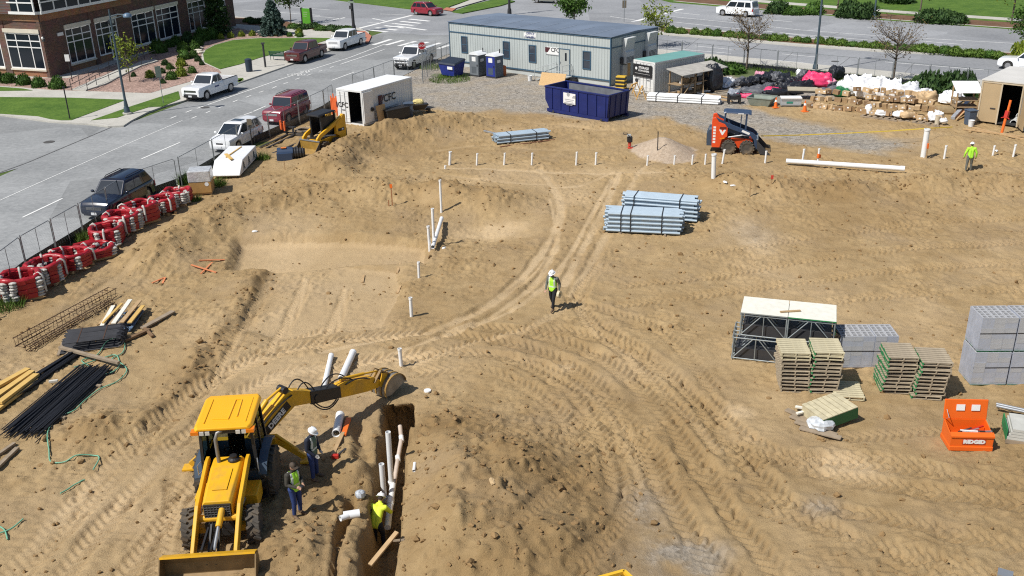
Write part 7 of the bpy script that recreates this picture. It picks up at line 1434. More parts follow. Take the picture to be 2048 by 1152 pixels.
o=tag(MB().beam((-.35,-.15,0),(.35,.15,0),.08,.04).build('loose_lath',WOOD),'small lath lying on top of the plywood sheets','lath');place(o,A+Vector((math.cos(yw)*2-math.sin(yw)*.2,math.sin(yw)*2+math.cos(yw)*.2+.2,2.04)),yw)
# ---- orange tool chest ----
A,B=GP(1897,905),GP(1982,907);yw=math.atan2(B.y-A.y,B.x-A.x);l=(B-A).length;CO=M('chest_orange',(.78,.13,.012),.4,0,.06,1.5,dirt=.12);t=thing('tool_chest','orange steel jobsite tool chest lettered RIDGID with its lid open','tool chest',A,yw);w_=.78
m=MB();m.b2((0,0,.08),(l,.03,.56)).b2((0,w_-.03,.08),(l,w_,.66)).side([(.0,0),(0,0)],0,0)if 0 else m.b2((0,0,.08),(l,.03,.50)).b2((0,w_-.03,.08),(l,w_,.68))
for x in(0,l-.03):m.prism([(x,.03,.08),(x,w_-.03,.08),(x,w_-.03,.68),(x,.03,.50)],(.03,0,0))
m.b2((.03,.03,.08),(l-.03,w_-.03,.12));m.build('box',CO,t);MB().b2((-.02,-.03,.0),(l+.02,w_+.02,.16)).build('skid',CO,t,bevel=.02)
MB().hexa([(-.01,-.035,.48),(l+.01,-.035,.48),(l+.01,.10,.56),(-.01,.10,.56),(-.01,-.035,.53),(l+.01,-.035,.53),(l+.01,.10,.61),(-.01,.10,.61)]).build('front_rim',CO,t)
lid=MB().box((l/2,w_+.06,1.0),(l+.04,.06,.66),rx=rad(-8)).build('lid',CO,t,bevel=.015);m=MB().box((l*.36,w_+.015,1.08),(.26,.012,.2),rx=rad(-8)).build('label',WHITE,lid);MB().box((l*.72,w_+.015,1.08),(.26,.012,.2),rx=rad(-8)).build('label',WHITE,lid)
MB().tube([(.06,w_,.66),(.06,w_*.7,.85),(.06,w_+.03,1.0)],.012,5).build('lid_stay',STEEL,lid)
pl=MB().b2((l*.28,-.014,.24),(l*.82,-.003,.42)).build('name_plate',M('plate_red',(.45,.05,.02),.5),t);text('lettering','RIDGID',.17,WHITE,pl,(l*.55,-.02,.33),(math.pi/2,0,0),.004,bold=.012,sx=1.15)
for k in range(9):ob=MB().beam((0,0,0),(.5,.05,.02),.05,.04).build('hand_tool',(STEEL,DARKM,WHITE,M('tool_red'))[k%4]);place(ob,A+Vector((.25+.07*k,.18+.05*(k%4),.50+.02*(k%3))),yw+.35*math.sin(k*2));tag(ob,ORD[k]+' hand tool from the left in the open orange tool chest','tool','tools in the orange chest')
A=GP(2030,888);t=thing('slab_pallet','grey boards stacked on a green edged pallet at the right edge beyond the orange chest','boards',A+Vector((-.1,.25,0)),rad(-20))
for k in range(4):MB().b2((-.1+.04*k,-.3,.14+k*.10),(1.6,.75,.225+k*.10)).build('board',M('grey_board',(.50,.50,.46),.8,0,.15,3),t)
MB().b2((-.12,-.32,.0),(1.6,-.2,.13)).b2((-.12,.6,.0),(1.6,.75,.13)).build('bearer',WOODO,t);MB().b2((-.14,-.30,.13),(-.11,.75,.5)).build('edge',GRN,t)
for k,z in enumerate((0,.10)):lying((1990,820+k*6),(2075,836+k*6),.05,STEEL,'steel_pipe',('upper' if k==0 else 'lower')+' grey steel tube poking out behind the grey boards at the right edge','pipe',None,.15)
t=thing('yellow_guard_frame','yellow steel frame corner showing at the bottom edge','frame',Vector(G0(1215,1152,.6)),rad(20));MB().beam((-.8,0,0),(.45,0,0),.09,.09).beam((.45,0,0),(.62,-.9,0),.09,.09).beam((-.8,-.25,-.02),(.5,-.25,-.02),.05,.06).build('top_rail',M('frame_yellow',(.75,.45,.03),.45),t)
for x in(-.75,.42):MB().b2((x-.04,-.04,-.62),(x+.04,.04,-.05)).build('leg',M('frame_yellow'),t)
t=thing('grey_tube_frame','grey steel frame corner showing at the bottom right edge','frame',GP(2008,1160)+Vector((0,0,.0)),rad(-30));MB().box((0,0,.2),(.35,.3,.06)).box((0,.13,.1),(.3,.05,.2)).build('plate',STEEL,t)
# ---- rubble corner: containers' lean-to, trash, boxes ----
A=GP(1322,190);B=GP(1420,176);yw=te_y-.02;t=thing('lumber_rack','open timber storage rack with shelves leaning against the teal container','rack',(12.9,78.1,.05),te_y)
LUM=M('rack_lumber',(.30,.21,.12),.85,0,.2,3);D0=-1.5
for x in(.3,1.9,3.5,5.2):
 MB().b2((x-.05,D0,0),(x+.05,D0+.1,1.75)).build('post',LUM,t);MB().b2((x-.05,-.2,0),(x+.05,-.1,2.1)).build('post',LUM,t)
for z in(.15,.95):MB().b2((.1,D0+.02,z),(5.4,-.12,z+.06)).build('shelf',LUM,t)
MB().hexa([(.0,D0-.3,1.78),(5.5,D0-.3,1.78),(5.5,.0,2.12),(.0,.0,2.12),(.0,D0-.3,1.84),(5.5,D0-.3,1.84),(5.5,.0,2.18),(.0,.0,2.18)]).build('roof_sheet',M('rack_sheet',(.42,.40,.36),.8,0,.25,2),t)
for a,b in(((.3,D0-.06,.1),(1.9,D0-.06,1.6)),((3.5,D0-.08,.05),(4.6,D0-.08,1.7)),((2.3,D0-.5,.0),(2.7,D0-.1,1.9))):MB().beam(a,b,.08,.05).build('brace',LUM,t)
for k in range(16):
 x=.5+.3*k;z=1.01 if k%2 else .21;s=random.uniform(.2,.36);q=t.matrix_basis@Vector((x,D0+.5+random.uniform(-.2,.5),z+.0));ob=MB().box((0,0,s*.5),(s*1.2,s,s)).build('stored_box',(M('cardboard',(.40,.26,.13),.85,0,.2,3),WHITEM,DARKM,M('cardboard'),WOODO)[k%5],bevel=.01);place(ob,q,te_y+random.uniform(-.4,.4));tag(ob,ORD[k//2]+' small box from the left on the '+('upper' if k%2 else 'lower')+' shelf of the timber rack','box','boxes on the timber rack')
def cloth(name,w,d,h,mat,seed,nu=30,nv=20,dr=.35):
 """rumpled sheet or slack bag: a closed skin with folds"""
 nu,nv=40,26;so=Vector((seed*7.3,seed*3.1,seed*1.7));vs=[];fs=[]
 for j in range(nv+1):
  f=math.pi*j/nv
  for i in range(nu):
   t=2*math.pi*i/nu;cx,cy,cz=math.sin(f)*math.cos(t),math.sin(f)*math.sin(t),math.cos(f);p=Vector((cx*w*.8,cy*d*.8,cz*.7))
   big=mnoise.noise(p*1.3+so);fold=.5-abs(mnoise.noise(p*2.4+so*1.3))*2.2;fine=.35-abs(mnoise.noise(p*6+so*.7))*1.6
   k=1+dr*(1.3*big+.75*fold+.38*fine);sx=math.copysign(abs(cx)**.65,cx);sy=math.copysign(abs(cy)**.65,cy)
   z=h*(.30+.62*max(0,cz)**.7*k)if cz>0 else h*.30*(1+cz)
   q=1+.45*dr*(big+.6*fold);vs.append((w/2*sx*q,d/2*sy*q,max(0,z+.10*h*fine*(cz>-.5))))
 for j in range(nv):
  for i in range(nu):fs.append((j*nu+i,(j+1)*nu+i,(j+1)*nu+(i+1)%nu,j*nu+(i+1)%nu))
 m=MB();m.add(vs,fs);return m.build(name,mat,angle=70)
BAG=M('black_vinyl',(.022,.024,.032),.45,0,.4,3,.5,9);PINK=M('pink_vinyl',(.78,.05,.16),.5,0,.2,3,.5,9);WSH=M('white_sheet',(.80,.81,.83),.5,0,.06,3,.5,7);GREYT=M('grey_vinyl',(.12,.125,.14),.55,0,.3,3,.5,9);GBAG=M('green_bag',(.01,.15,.05),.5,0,.25,4,.5,9)
def item(name,px,w,d,h,mat,label,cat,group=None,rz=0,seed=0,z=0,dr=.35):o=cloth(name,w,d,h,mat,seed,dr=dr);q=GP(*px);place(o,(q.x,q.y,q.z+z-.02),rz);return tag(o,label,cat,group)
o=item('black_tarp',(1424,182),1.7,1.4,2.3,TARP,'black tarpaulin hanging over the right end of the timber rack','tarpaulin',None,te_y,3,0,.25)
gb_='black insulation rolls along the back fence';lbb='black vinyl roll lying in the long heap along the back fence'
k=0
for px,w,d,h,rz in(((1478,168),2.0,.85,.6,60),((1496,170),2.2,.9,.7,62),((1515,166),2.1,.8,.8,64),((1534,164),2.4,.95,.9,66),((1551,163),2.4,.9,.95,68),((1566,166),2.2,.9,.85,65),((1585,178),2.6,.9,.6,15),((1592,170),2.4,.85,.9,40),((1604,165),2.4,.9,1.0,60),((1612,176),2.3,.9,.8,30),((1560,190),2.6,.9,.55,8),((1680,178),1.9,.9,.7,20),((1530,178),2.2,.8,.5,50)):
 item('vinyl_roll',px,w*1.25,d,h*.85,BAG if k%4 else GREYT,ORD[k]+(' roll, black' if k%4 else ' roll, grey')+' vinyl, in the long heap along the back fence','roll',gb_,rad(rz),k,0,.55);k+=1
item('vinyl_sheet',(1508,186),2.3,1.5,.55,GREYT,'charcoal padded sheet with pink edges behind the metal trough','sheet',None,rad(-15),40);item('pink_sheet',(1496,196),2.0,.5,.35,PINK,'thin pink strip sticking out under the charcoal padded sheet','sheet','pink vinyl sheets',rad(-30),41);item('pink_sheet',(1545,188),1.1,1.5,.55,PINK,'pink crumpled sheet between the charcoal sheet and the black rolls','sheet','pink vinyl sheets',rad(40),42);item('pink_sheet',(1633,172),2.6,1.6,1.15,PINK,'large bright pink sheet draped over the heap by the dark folded tarp','sheet','pink vinyl sheets',rad(-10),43);item('pink_sheet',(1655,172),1.2,1.4,.8,M('pale_pink_vinyl',(.70,.32,.42),.5,0,.2,3),'paler pink sheet at the right end of the pink heap','sheet','pink vinyl sheets',rad(20),44);item('pink_sheet',(1520,158),.9,.8,.8,M('pale_pink_vinyl'),'small pale pink fold among the left black rolls','sheet','pink vinyl sheets',rad(10),45)
item('folded_tarp',(1671,158),1.5,1.0,1.1,TARP,'dark folded tarp heaped by the fence post behind the pink sheet','tarp',None,rad(30),50);item('dark_sheet',(1745,178),3.2,1.4,.9,M('navy_tarp',(.03,.035,.055),.45,0,.3,3,.5,7),'navy tarp bundle lying behind the white sheets','tarp',None,rad(-20),51);item('dark_sheet',(1665,188),2.0,1.1,.6,GREYT,'grey vinyl sheet between the pink heap and the green bag','tarp',None,rad(10),52);item('green_bag',(1682,193),1.3,1.0,.75,GBAG,'dark green bag left of the white sheets','bag',None,0,53)
gw_='white plastic sheets on the rubbish heap'
for i,(px,w,d,h,lb)in enumerate((((1712,190),3.0,1.7,1.5,'large white plastic sheet behind the boxes and beside the green bag'),((1740,196),2.4,1.5,1.5,'white crumpled sheet in the middle of the box heap'),((1768,198),2.4,1.4,1.6,'white crumpled sheet peaking just right of the heap middle'),((1800,202),3.0,1.5,1.35,'white crumpled sheet behind the right half of the boxes'),((1838,206),2.4,1.3,1.0,'low white sheet at the right end of the box heap'),((1900,205),2.1,1.6,.75,'clear white plastic heap next to the tan shed'),((1452,172),2.4,1.3,.7,'clear white plastic heap beside the black tarpaulin'),((1467,190),2.2,.9,.45,'silvery crumpled sheet left of the metal trough'),((1600,150),1.2,.7,.5,'small white sheet showing above the black rolls'))):item('white_sheet',px,w,d,h,WSH if i not in(7,)else M('silver_sheet',(.42,.45,.5),.35,.2,.3,4),lb,'sheet',gw_,rad(-20+13*i),60+i,0,.5)
CB=[M('cardboard',(.46,.31,.165),.85,0,.2,3),M('cardboard_pale',(.56,.40,.23),.85,0,.2,3),M('cardboard_dark',(.30,.19,.10),.85,0,.2,3)]
lab_m=MB().b2((-.06,-.004,-.05),(.06,.004,.05)).mesh('label',WHITE);bmesh_=[]
for i in range(6):
 s=(random.uniform(.34,.52),random.uniform(.32,.45),random.uniform(.28,.42));bmesh_.append((MB().box((0,0,s[2]/2),s).mesh('cardboard_box',CB[i%3]),s))
def box_row(a,b,n,z,back,rw):
 A,B=GP(*a),GP(*b);d=(B-A).normalized();nn=Vector((-d.y,d.x,0))
 for k in range(n):
  q=A.lerp(B,(k+random.uniform(.1,.9))/n)+nn*(back+random.uniform(-.15,.15));me_,s=random.choice(bmesh_);o=inst('cardboard_box',me_,None,(q.x,q.y,hz(q.x,q.y)+z+random.uniform(0,.05)),(random.gauss(0,.13),random.gauss(0,.13),math.atan2(d.y,d.x)+random.gauss(0,.45)))
  tag(o,'tan cardboard box, '+ORD[k]+' from the left in the '+rw,'box','cardboard boxes in the heap')
  if random.random()<.6:inst('label',lab_m,o,(random.uniform(-.1,.1),-s[1]/2-.004,s[2]*random.uniform(.35,.7)))
box_row((1616,216),(1730,226),12,0,0,'bottom row left of the skids');box_row((1618,212),(1735,220),10,.30,.3,'second row left of the skids');box_row((1620,204),(1690,210),5,.58,.65,'top row left of the skids');box_row((1700,204),(1745,208),3,.70,.6,'top row by the green bag')
box_row((1722,232),(1880,248),14,.12,.1,'front row on the skids');box_row((1725,226),(1870,240),13,.38,.5,'second row over the skids');box_row((1730,220),(1860,232),12,.62,.95,'third row over the skids');box_row((1735,214),(1850,225),9,.82,1.4,'back row over the skids')
for k,(a,b)in enumerate((((1722,234),(1795,244)),((1797,243),(1880,255)))):
 A,B=GP(*a),GP(*b);o=thing('box_skid',('left' if k==0 else 'right')+' dark timber skid carrying the front row of cardboard boxes','skid',A,math.atan2(B.y-A.y,B.x-A.x),'timber skids under the boxes');l=(B-A).length
 for y in(-.1,.5,1.1):MB().b2((0,y-.06,0),(l,y+.06,.1)).build('runner',WOODO,o)
 for j in range(6):MB().b2((j*l/6,-.15,.1),(j*l/6+.2,1.2,.125)).build('deck_board',WOODO,o)
for px,w,d,h,lb in(((1735,232),.5,.45,.35,'white coil standing on the left timber skid'),((1760,236),.9,.5,.25,'white rag lying over boxes on the left timber skid'),((1795,240),.8,.6,.35,'white bag lying over boxes between the two skids'),((1862,246),.9,.6,.35,'white bag at the right end of the timber skids'),((1876,240),.9,.6,.3,'upper white bag at the right end of the timber skids'),((1884,252),.7,.4,.25,'white scrap lying off the right skid end')):item('white_bag',px,w*.85,d*.9,h*1.5,WSH,lb,'bag','white bags on the skids',random.random()*3,int(px[0]),.18,.6)
item('brown_paper',(1812,242),1.1,.7,.45,CB[1],'torn brown paper lying over the right skid','paper',None,.4,91,.2);item('brown_paper',(1850,218),1.6,1.0,.9,CB[1],'large brown paper sheet over the boxes at the right end','paper',None,.2,92,.5)
o=thing('paper_tube','upright pale cardboard tube at the right end of the box skids','tube',GP(1873,252));MB().pipe((0,0,0),(0,0,.65),.16,.14,14).build('tube',M('pale_tube',(.55,.48,.36),.8),o,angle=40)
A,B=GP(1293,203),GP(1438,211);yw=math.atan2(B.y-A.y,B.x-A.x);l=(B-A).length;t=thing('wrapped_pipe_pack','long white wrapped pack of pipes lying in front of the teal container','pipes',A,yw)
for j in range(3):
 for i in range(6):MB().pipe((random.uniform(-.03,.03),.09+i*.185,.11+j*.175),(l+random.uniform(-.08,.08),.09+i*.185,.11+j*.175),.09,.075,10).build('pipe',PVC,t,angle=40)
for s in(.13,.43,.76):MB().b2((s*l-.03,-.02,.0),(s*l+.03,-.008,.58)).b2((s*l-.03,-.008,.56),(s*l+.03,1.12,.575)).build('strap',DARKM,t)
A,B=GP(1487,200),GP(1530,214);t=thing('mortar_trough','grey-green steel mortar trough standing before the charcoal sheet','trough',GP(1498,212),rad(-32));TRO=M('trough_steel',(.26,.30,.26),.7,.2,.25,2,dirt=.4)
lo,hi=(.0,.1,1.5,1.2),(-.2,-.1,1.75,1.45)
m=MB();P_=[(.05,.1,0),(1.45,.1,0),(1.45,1.2,0),(.05,1.2,0)];Q_=[(-.2,-.1,.62),(1.75,-.1,.62),(1.75,1.4,.62),(-.2,1.4,.62)]
for i in range(4):m.pane(P_[i],P_[(i+1)%4],Q_[(i+1)%4],Q_[i],.018)
m.b2((.05,.1,0),(1.45,1.2,.03));m.build('basin',TRO,t);m=MB()
for i in range(4):m.beam(Q_[i],Q_[(i+1)%4],.09,.05)
m.build('rim',TRO,t)
o=thing('mud_residue','crust of dried mortar in the steel trough','mortar',t.location+Vector((0,0,.03)),rad(-32));MB().b2((.1,.15,0),(1.4,1.15,.12)).build('crust',M('mortar',(.36,.38,.33),.9,0,.15,3),o)
A=GP(1562,216);t=thing('job_box','pale grey metal job box with white lid standing between the two traffic cones','box',A,rad(-6));MB().b2((0,0,.06),(1.5,.75,.62)).build('body',M('jobbox_grey',(.45,.48,.50),.5,.2,.1,1.5),t,bevel=.02);MB().b2((-.03,-.03,.60),(1.53,.78,.72)).build('lid',WHITE,t,bevel=.02);MB().b2((.38,-.02,.28),(.85,-.003,.42)).build('label',M('label_teal',(.03,.25,.18),.5),t)
for z in(.15,.5):MB().b2((0,-.03,z),(1.5,-.002,z+.04)).build('rail',STEEL,t)
for x in(.05,1.4):MB().b2((x,.05,0),(x+.06,.7,.06)).build('foot',DARKM,t)
o=thing('steel_table','low dark steel table with a board top behind the job box','table',GP(1600,200),rad(-14));MB().b2((-1.0,-.1,.72),(1.3,1.3,.78)).build('top',PLY if 0 else M('tan_board',(.42,.37,.27),.8,0,.15,3),o)
for x in(-.95,1.2):
 for y in(-.05,1.2):MB().b2((x,y,0),(x+.07,y+.07,.72)).build('leg',BKM,o)
MB().b2((-1,-.12,.6),(1.3,-.101,.72)).build('apron',BKM,o)
t=thing('steel_trestle','small dark steel trestle left of the mortar trough','trestle',GP(1456,209),rad(-5));
for x in(0,.85):MB().b2((x,0,0),(x+.14,.12,.75)).build('leg',BKM,t);MB().b2((x,.6,0),(x+.14,.72,.75)).build('leg',BKM,t)
MB().b2((.14,.02,.35),(.85,.10,.55)).b2((.14,.62,.35),(.85,.70,.55)).build('rail',BKM,t);MB().hexa([(.1,.12,.5),(.9,.12,.62),(.9,.6,.62),(.1,.6,.5),(.1,.12,.6),(.9,.12,.74),(.9,.6,.74),(.1,.6,.6)]).build('plate',DARKM,t)
def cone(px,label,s=1):o=thing('traffic_cone',label,'cone',GP(*px),.2,'traffic cones');o.scale=(s,)*3;MB().b2((-.19,-.19,0),(.19,.19,.04)).build('base',ORG,o);MB().cyl((0,0,.04),(0,0,.72),.14,.035,14).build('body',ORG,o,angle=40);MB().cyl((0,0,.42),(0,0,.56),.092,.070,14).build('collar',WHITE,o,angle=40)
cone((1551,217),'orange traffic cone between the mortar trough and the job box',1.1);cone((1609,224),'orange traffic cone between the job box and the cardboard boxes',1.15)
def bin_(px,label,mat,w=.62,h=1.0):o=thing('wheelie_bin',label,'bin',GP(*px),rad(10));MB().loft([[(-w*.4,-w*.4,0),(w*.4,-w*.4,0),(w*.4,w*.4,0),(-w*.4,w*.4,0)],[(-w*.5,-w*.5,h),(w*.5,-w*.5,h),(w*.5,w*.5,h),(-w*.5,w*.5,h)]]).build('body',mat,o,bevel=.03);MB().box((0,0,h+.03),(w*1.1,w*1.1,.07)).build('lid',mat,o,bevel=.02);MB().cyl((-w*.5,w*.55,h-.05),(w*.5,w*.55,h-.05),.03,n=8).build('handle',mat,o);return o
bin_((1938,250),'slate blue plastic bin in front of the tan shed corner',M('slate_bin',(.07,.10,.15),.5));
def bucket(px,label,r=.17,h=.38):o=thing('plastic_bucket',label,'bucket',GP(*px));MB().lathe([(r*.85,0),(r,h),(r*1.06,h),(r*1.06,h+.03),(r*.94,h+.03),(r*.92,h-.05),(0,h-.06)],14).build('pail',WHITEM,o,angle=40);MB().tube([(-r,0,h),(0,-r*1.2,h*.55),(r,0,h)],.008,5).build('bail',STEEL,o)
bucket((1941,255),'white plastic bucket beside the slate blue bin',.2,.42);bucket((1060,162),'white plastic bucket at the foot of the trailer wall',.2,.45)
A=GP(2003,268);t=thing('orange_auger','orange and red hand machine leaning at the tan shed door','machine',A,rad(30));MB().cyl((0,0,0),(.15,0,1.0),.09,n=10).build('body',ORG,t);MB().box((.2,0,1.25),(.22,.25,.5),ry=.2).build('engine',M('tool_red'),t,bevel=.03);MB().tube([(.1,-.3,1.0),(.2,0,1.1),(.1,.3,1.0)],.03,6).build('handle',M('tool_red'),t);MB().cyl((.25,.0,1.5),(.35,0,2.2),.08,n=8).build('neck',ORG,t)
g3='big white pipes at the right edge'
for k,(px,z,lb)in enumerate((((2026,252),.0,'lower large white pipe stacked at the right edge by the tan shed'),((2044,256),.0,'outer lower large white pipe at the right edge by the tan shed'),((2036,250),.40,'upper large white pipe stacked at the right edge by the tan shed'),((2050,264),.05,'nearest large white pipe at the right edge by the tan shed'))):
 q=GP(*px);o=thing('large_pipe',lb,'pipe',q+Vector((0,0,.22+z)),rad(52),g3);MB().pipe((0,0,0),(4.5,0,0),.21,.175,16).build('tube',M('pale_pipe',(.66,.67,.67),.4),o,angle=40);MB().pipe((-.06,0,0),(.12,0,0),.235,.19,16).build('socket',M('pale_pipe'),o,angle=40)
for a,b,lb in(((1945,258),(2060,285),'long timber lying in front of the tan shed'),((1925,262),(2050,276),'second timber lying in front of the tan shed')):board(a,b,.14,.1,WOOD,'timber_board',lb,'board',None,.02)
t=thing('material_rack','timber rack with white tarp roof standing left of the tan shed','rack',GP(1908,232),rad(-8))
for x in(0,1.5):
 for y in(0,1.2):MB().b2((x,y,0),(x+.09,y+.09,1.7+.5*(y>0))).build('post',WOOD,t)
for z in(.6,1.1):MB().b2((-.05,-.02,z),(1.65,1.3,z+.05)).build('shelf',LUM,t)
MB().hexa([(-.1,-.2,1.7),(1.7,-.2,1.7),(1.7,1.4,2.25),(-.1,1.4,2.25),(-.1,-.2,1.73),(1.7,-.2,1.73),(1.7,1.4,2.28),(-.1,1.4,2.28)]).build('roof_sheet',WSH,t)
for k,(a,b,m_,lb)in enumerate((((1905,240),(1938,218),M('silver_sheet'),'silver duct roll leaning by the tan shed'),((1912,243),(1942,225),WOOD,'timber leaning by the silver duct roll'),((1915,240),(1945,222),ORG,'orange pole leaning by the silver duct roll'))):
 A,B=GP(*a),GP(*b);o=MB().beam(Vector((0,0,.1)),B-A+Vector((0,0,.7)),.28 if k==0 else .12,.22 if k==0 else .08).build('leaning_pole',m_,bevel=.02);o.location=A;tag(o,lb,'pole')
item('carpet_roll',(1890,228),1.9,.7,.6,M('carpet_tan',(.30,.22,.12),.9,0,.2,3),'tan carpet roll lying left of the material rack','roll',None,rad(-15),95,0,.1)
for i,(a,b,m_)in enumerate((((1400,187),(1470,200),WOOD),((1378,186),(1425,195),PVC),((1350,190),(1420,186),PVC),((1420,193),(1480,192),WOODO),((1425,200),(1465,206),WOOD),((1430,188),(1478,183),WOODO))):board(a,b,.14,.08,m_,'scrap_board',ORD[i]+' scrap length lying in the litter between the rack and the trough','scrap','scrap lengths by the rack',.05+.05*(i%3))
t=thing('garbage_skip','blue plastic dumpster bin with a dark sloping lid left of the portable toilets','bin',GP(905,152),rad(-42));MB().loft([[(-.8,-.6,.12),(.8,-.6,.12),(.8,.55,.12),(-.8,.55,.12)],[(-1.05,-.75,1.15),(1.05,-.75,1.15),(1.05,.7,1.45),(-1.05,.7,1.45)]]).build('body',M('bin_blue',(.015,.03,.22),.5,0,.1),t,bevel=.03);MB().hexa([(-1.1,-.82,1.14),(1.1,-.82,1.14),(1.1,.76,1.46),(-1.1,.76,1.46),(-1.0,-.7,1.30),(1.0,-.7,1.30),(1.0,.7,1.62),(-1.0,.7,1.62)]).build('lid',M('bin_lid',(.02,.028,.045),.5),t,bevel=.03)
MB().b2((.15,-.79,.75),(.8,-.755,1.0)).build('label',WHITE,t)
for x in(-.7,.7):
 for y in(-.45,.45):MB().cyl((x,y-.05,.08),(x,y+.05,.08),.08,n=10).build('caster',BLACK,t)
def toilet(px,label,mat,wmat):
 A=GP(*px);t=thing('portable_toilet',label,'toilet',A,rad(-40),'portable toilets');w=.56
 MB().b2((-w,-w,.05),(w,w,1.95)).build('cabin',wmat,t,bevel=.02);MB().b2((-w-.04,-w-.04,0),(w+.04,w+.04,.10)).build('base',DARKM,t)
 d=MB().b2((-w+.06,-w-.03,.14),(w-.06,-w-.004,1.88)).build('door',mat,t,bevel=.012);MB().b2((-.22,-w-.045,1.38),(.24,-w-.032,1.78)).build('sign',WHITE,d);MB().b2((w-.2,-w-.06,.95),(w-.12,-w-.03,1.12)).build('latch',BLACK,d);MB().b2((-.28,-w-.036,.3),(.28,-w-.031,.9)).build('vent_panel',wmat,d)
 MB().loft([[(-w-.05,y,1.95),(-w*.7,y,2.14),(0,y,2.25),(w*.7,y,2.14),(w+.05,y,1.95)]for y in(-w-.06,w+.06)]).build('roof',M('toilet_roof',(.76,.78,.80),.4),t,angle=50)
 MB().b2((w+.001,-.3,1.35),(w+.012,.15,1.6)).build('label',WHITE,t);MB().cyl((w*.6,w*.6,1.9),(w*.6,w*.6,2.5),.05,n=8).build('vent_pipe',DARKM,t)
toilet((957,151),'grey portable toilet with a white roof beside the blue dumpster bin',M('toilet_grey',(.16,.18,.20),.5),M('toilet_dark',(.10,.115,.13),.5));toilet((990,154),'blue portable toilet with a white roof',M('toilet_blue',(.02,.035,.24),.5),M('toilet_slate',(.06,.085,.13),.5))
o=board((1006,150),(1010,152),.28,.9,M('orange_board',(.42,.12,.04),.7),'orange_board','upright rust orange board beside the blue portable toilet','board');
o=tag(MB().box((0,0,.5),(2.4,1.2,.04),rx=rad(58)).build('osb_sheet',OSB),'sheet of strand board leaning in front of the trailer steps','board');place(o,GP(1105,171),rad(-30))
t=thing('cable_drum','dark tyre like drum lying by the trailer stairs','drum',GP(1146,163));MB().lathe([(.28,0),(.55,0),(.58,.12),(.55,.26),(.28,.26),(.28,0)],18).build('drum',RUBBER,t,angle=50);MB().lathe([(.25,.26),(.45,.26),(.46,.40),(.25,.40),(.25,.26)],18).build('upper_ring',DARKM,t,angle=50)
YC=M('case_yellow',(.65,.42,.04),.5)
for k in range(4):q=GP(1242,180);o=thing('tool_case',('lowest' if k==0 else 'second' if k==1 else 'third' if k==2 else 'topmost')+' yellow and black case in the pile at the trailer corner','case',(q.x,q.y,q.z+k*.3),rad(-35+4*k),'yellow cases at the trailer corner');MB().b2((-.4,-.3,0),(.4,.3,.16)).build('shell',BLACK,o,bevel=.02);MB().b2((-.4,-.3,.165),(.4,.3,.28)).build('lid',YC,o,bevel=.02)
for k,(px,lb)in enumerate((((1268,190),'left yellow sawhorse beside the teal container'),((1283,197),'right yellow sawhorse beside the teal container'))):
 o=thing('sawhorse',lb,'sawhorse',GP(*px),rad(60+20*k),'yellow sawhorses');SW=M('sawhorse_yellow',(.66,.38,.10),.7)
 MB().b2((-.6,-.05,.85),(.6,.05,.95)).build('beam',SW,o)
 for x in(-.5,.5):
  for y in(-.4,.4):MB().beam((x,y*.1,.9),(x*1.1,y,0),.09,.05).build('leg',SW,o)
t=thing('work_bench','dark steel bench standing along the side of the CFC container','bench',GP(768,244),cf_y-.25);MB().b2((0,-.5,.8),(2.2,.35,.88)).build('top',BKM,t);MB().b2((0.05,-.45,.05),(2.15,.3,.78)).build('cabinet',BKM,t)
item('blue_rag',(785,222),.9,.5,.3,M('pale_blue_cloth',(.45,.55,.68),.7),'pale blue cloth lying on the dark bench beside the CFC container','cloth',None,0,97,.85)
o=tag(MB().box((0,0,.65),(1.0,.05,1.3),rx=-.15).build('osb_sheet',OSB),'strand board sheet leaning on the side of the CFC container','board');q=cfc.matrix_basis@Vector((1.7,-.35,0));place(o,q,cf_y)
bin_((818,232),'dark slate barrel bin beside the wheelbarrow',M('slate_bin'),.7,.95)
t=thing('wheelbarrow','dark wheelbarrow loaded with yellow foam behind the CFC container','wheelbarrow',GP(838,228),rad(20));MB().loft([[(-.4,-.25,.35),(.4,-.2,.35),(.4,.2,.35),(-.4,.25,.35)],[(-.6,-.4,.75),(.75,-.35,.75),(.75,.35,.75),(-.6,.4,.75)]]).build('tray',BKM,t);MB().cyl((.75,-.05,.2),(.75,.05,.2),.2,n=14).build('wheel',RUBBER,t);MB().beam((-1.2,-.3,.6),(.7,-.1,.2),.04,.04).beam((-1.2,.3,.6),(.7,.1,.2),.04,.04).build('handle',WOOD,t)
item('foam_piece',(838,226),.9,.6,.3,M('foam_yellow',(.62,.52,.22),.8),'yellow foam piece lying on the wheelbarrow','foam',None,0,98,.72)
P=[(1522,272),(1600,270),(1700,266),(1780,262),(1850,257),(1905,254)];zz=[.95,.75,.8,.9,1.1,1.0];m=MB();pts=[Vector(G0(x,y,z_))for(x,y),z_ in zip(P,zz)];c=pts[0]
for a,b in zip(pts,pts[1:]):m.beam(a-c,b-c,.015,.07)
o=m.build('barrier_tape',TAPE);o.location=c;tag(o,'yellow barrier tape stretched from the red skid steer to the tan shed','tape')
for k,(x,y,lb)in enumerate(((510,466,'white scrap lying at the left corner of the pit'),(888,500,'pale scrap lying right of the pit pipes'),(1450,368,'left white scrap lying below the thick standpipe'),(1465,373,'right white scrap lying below the thick standpipe'),(1992,305,'white scrap beside the pipe stub near the right edge'),(985,970,'flat pale stone lying on the spoil heap right of the trench'))):o=tag(MB().ell((0,0,.04),(.16,.09,.06),8,5,.2).build('litter',PVC if k<5 else M('pale_stone',(.46,.33,.18),.9)),lb,'scrap');place(o,GP(x,y),k)

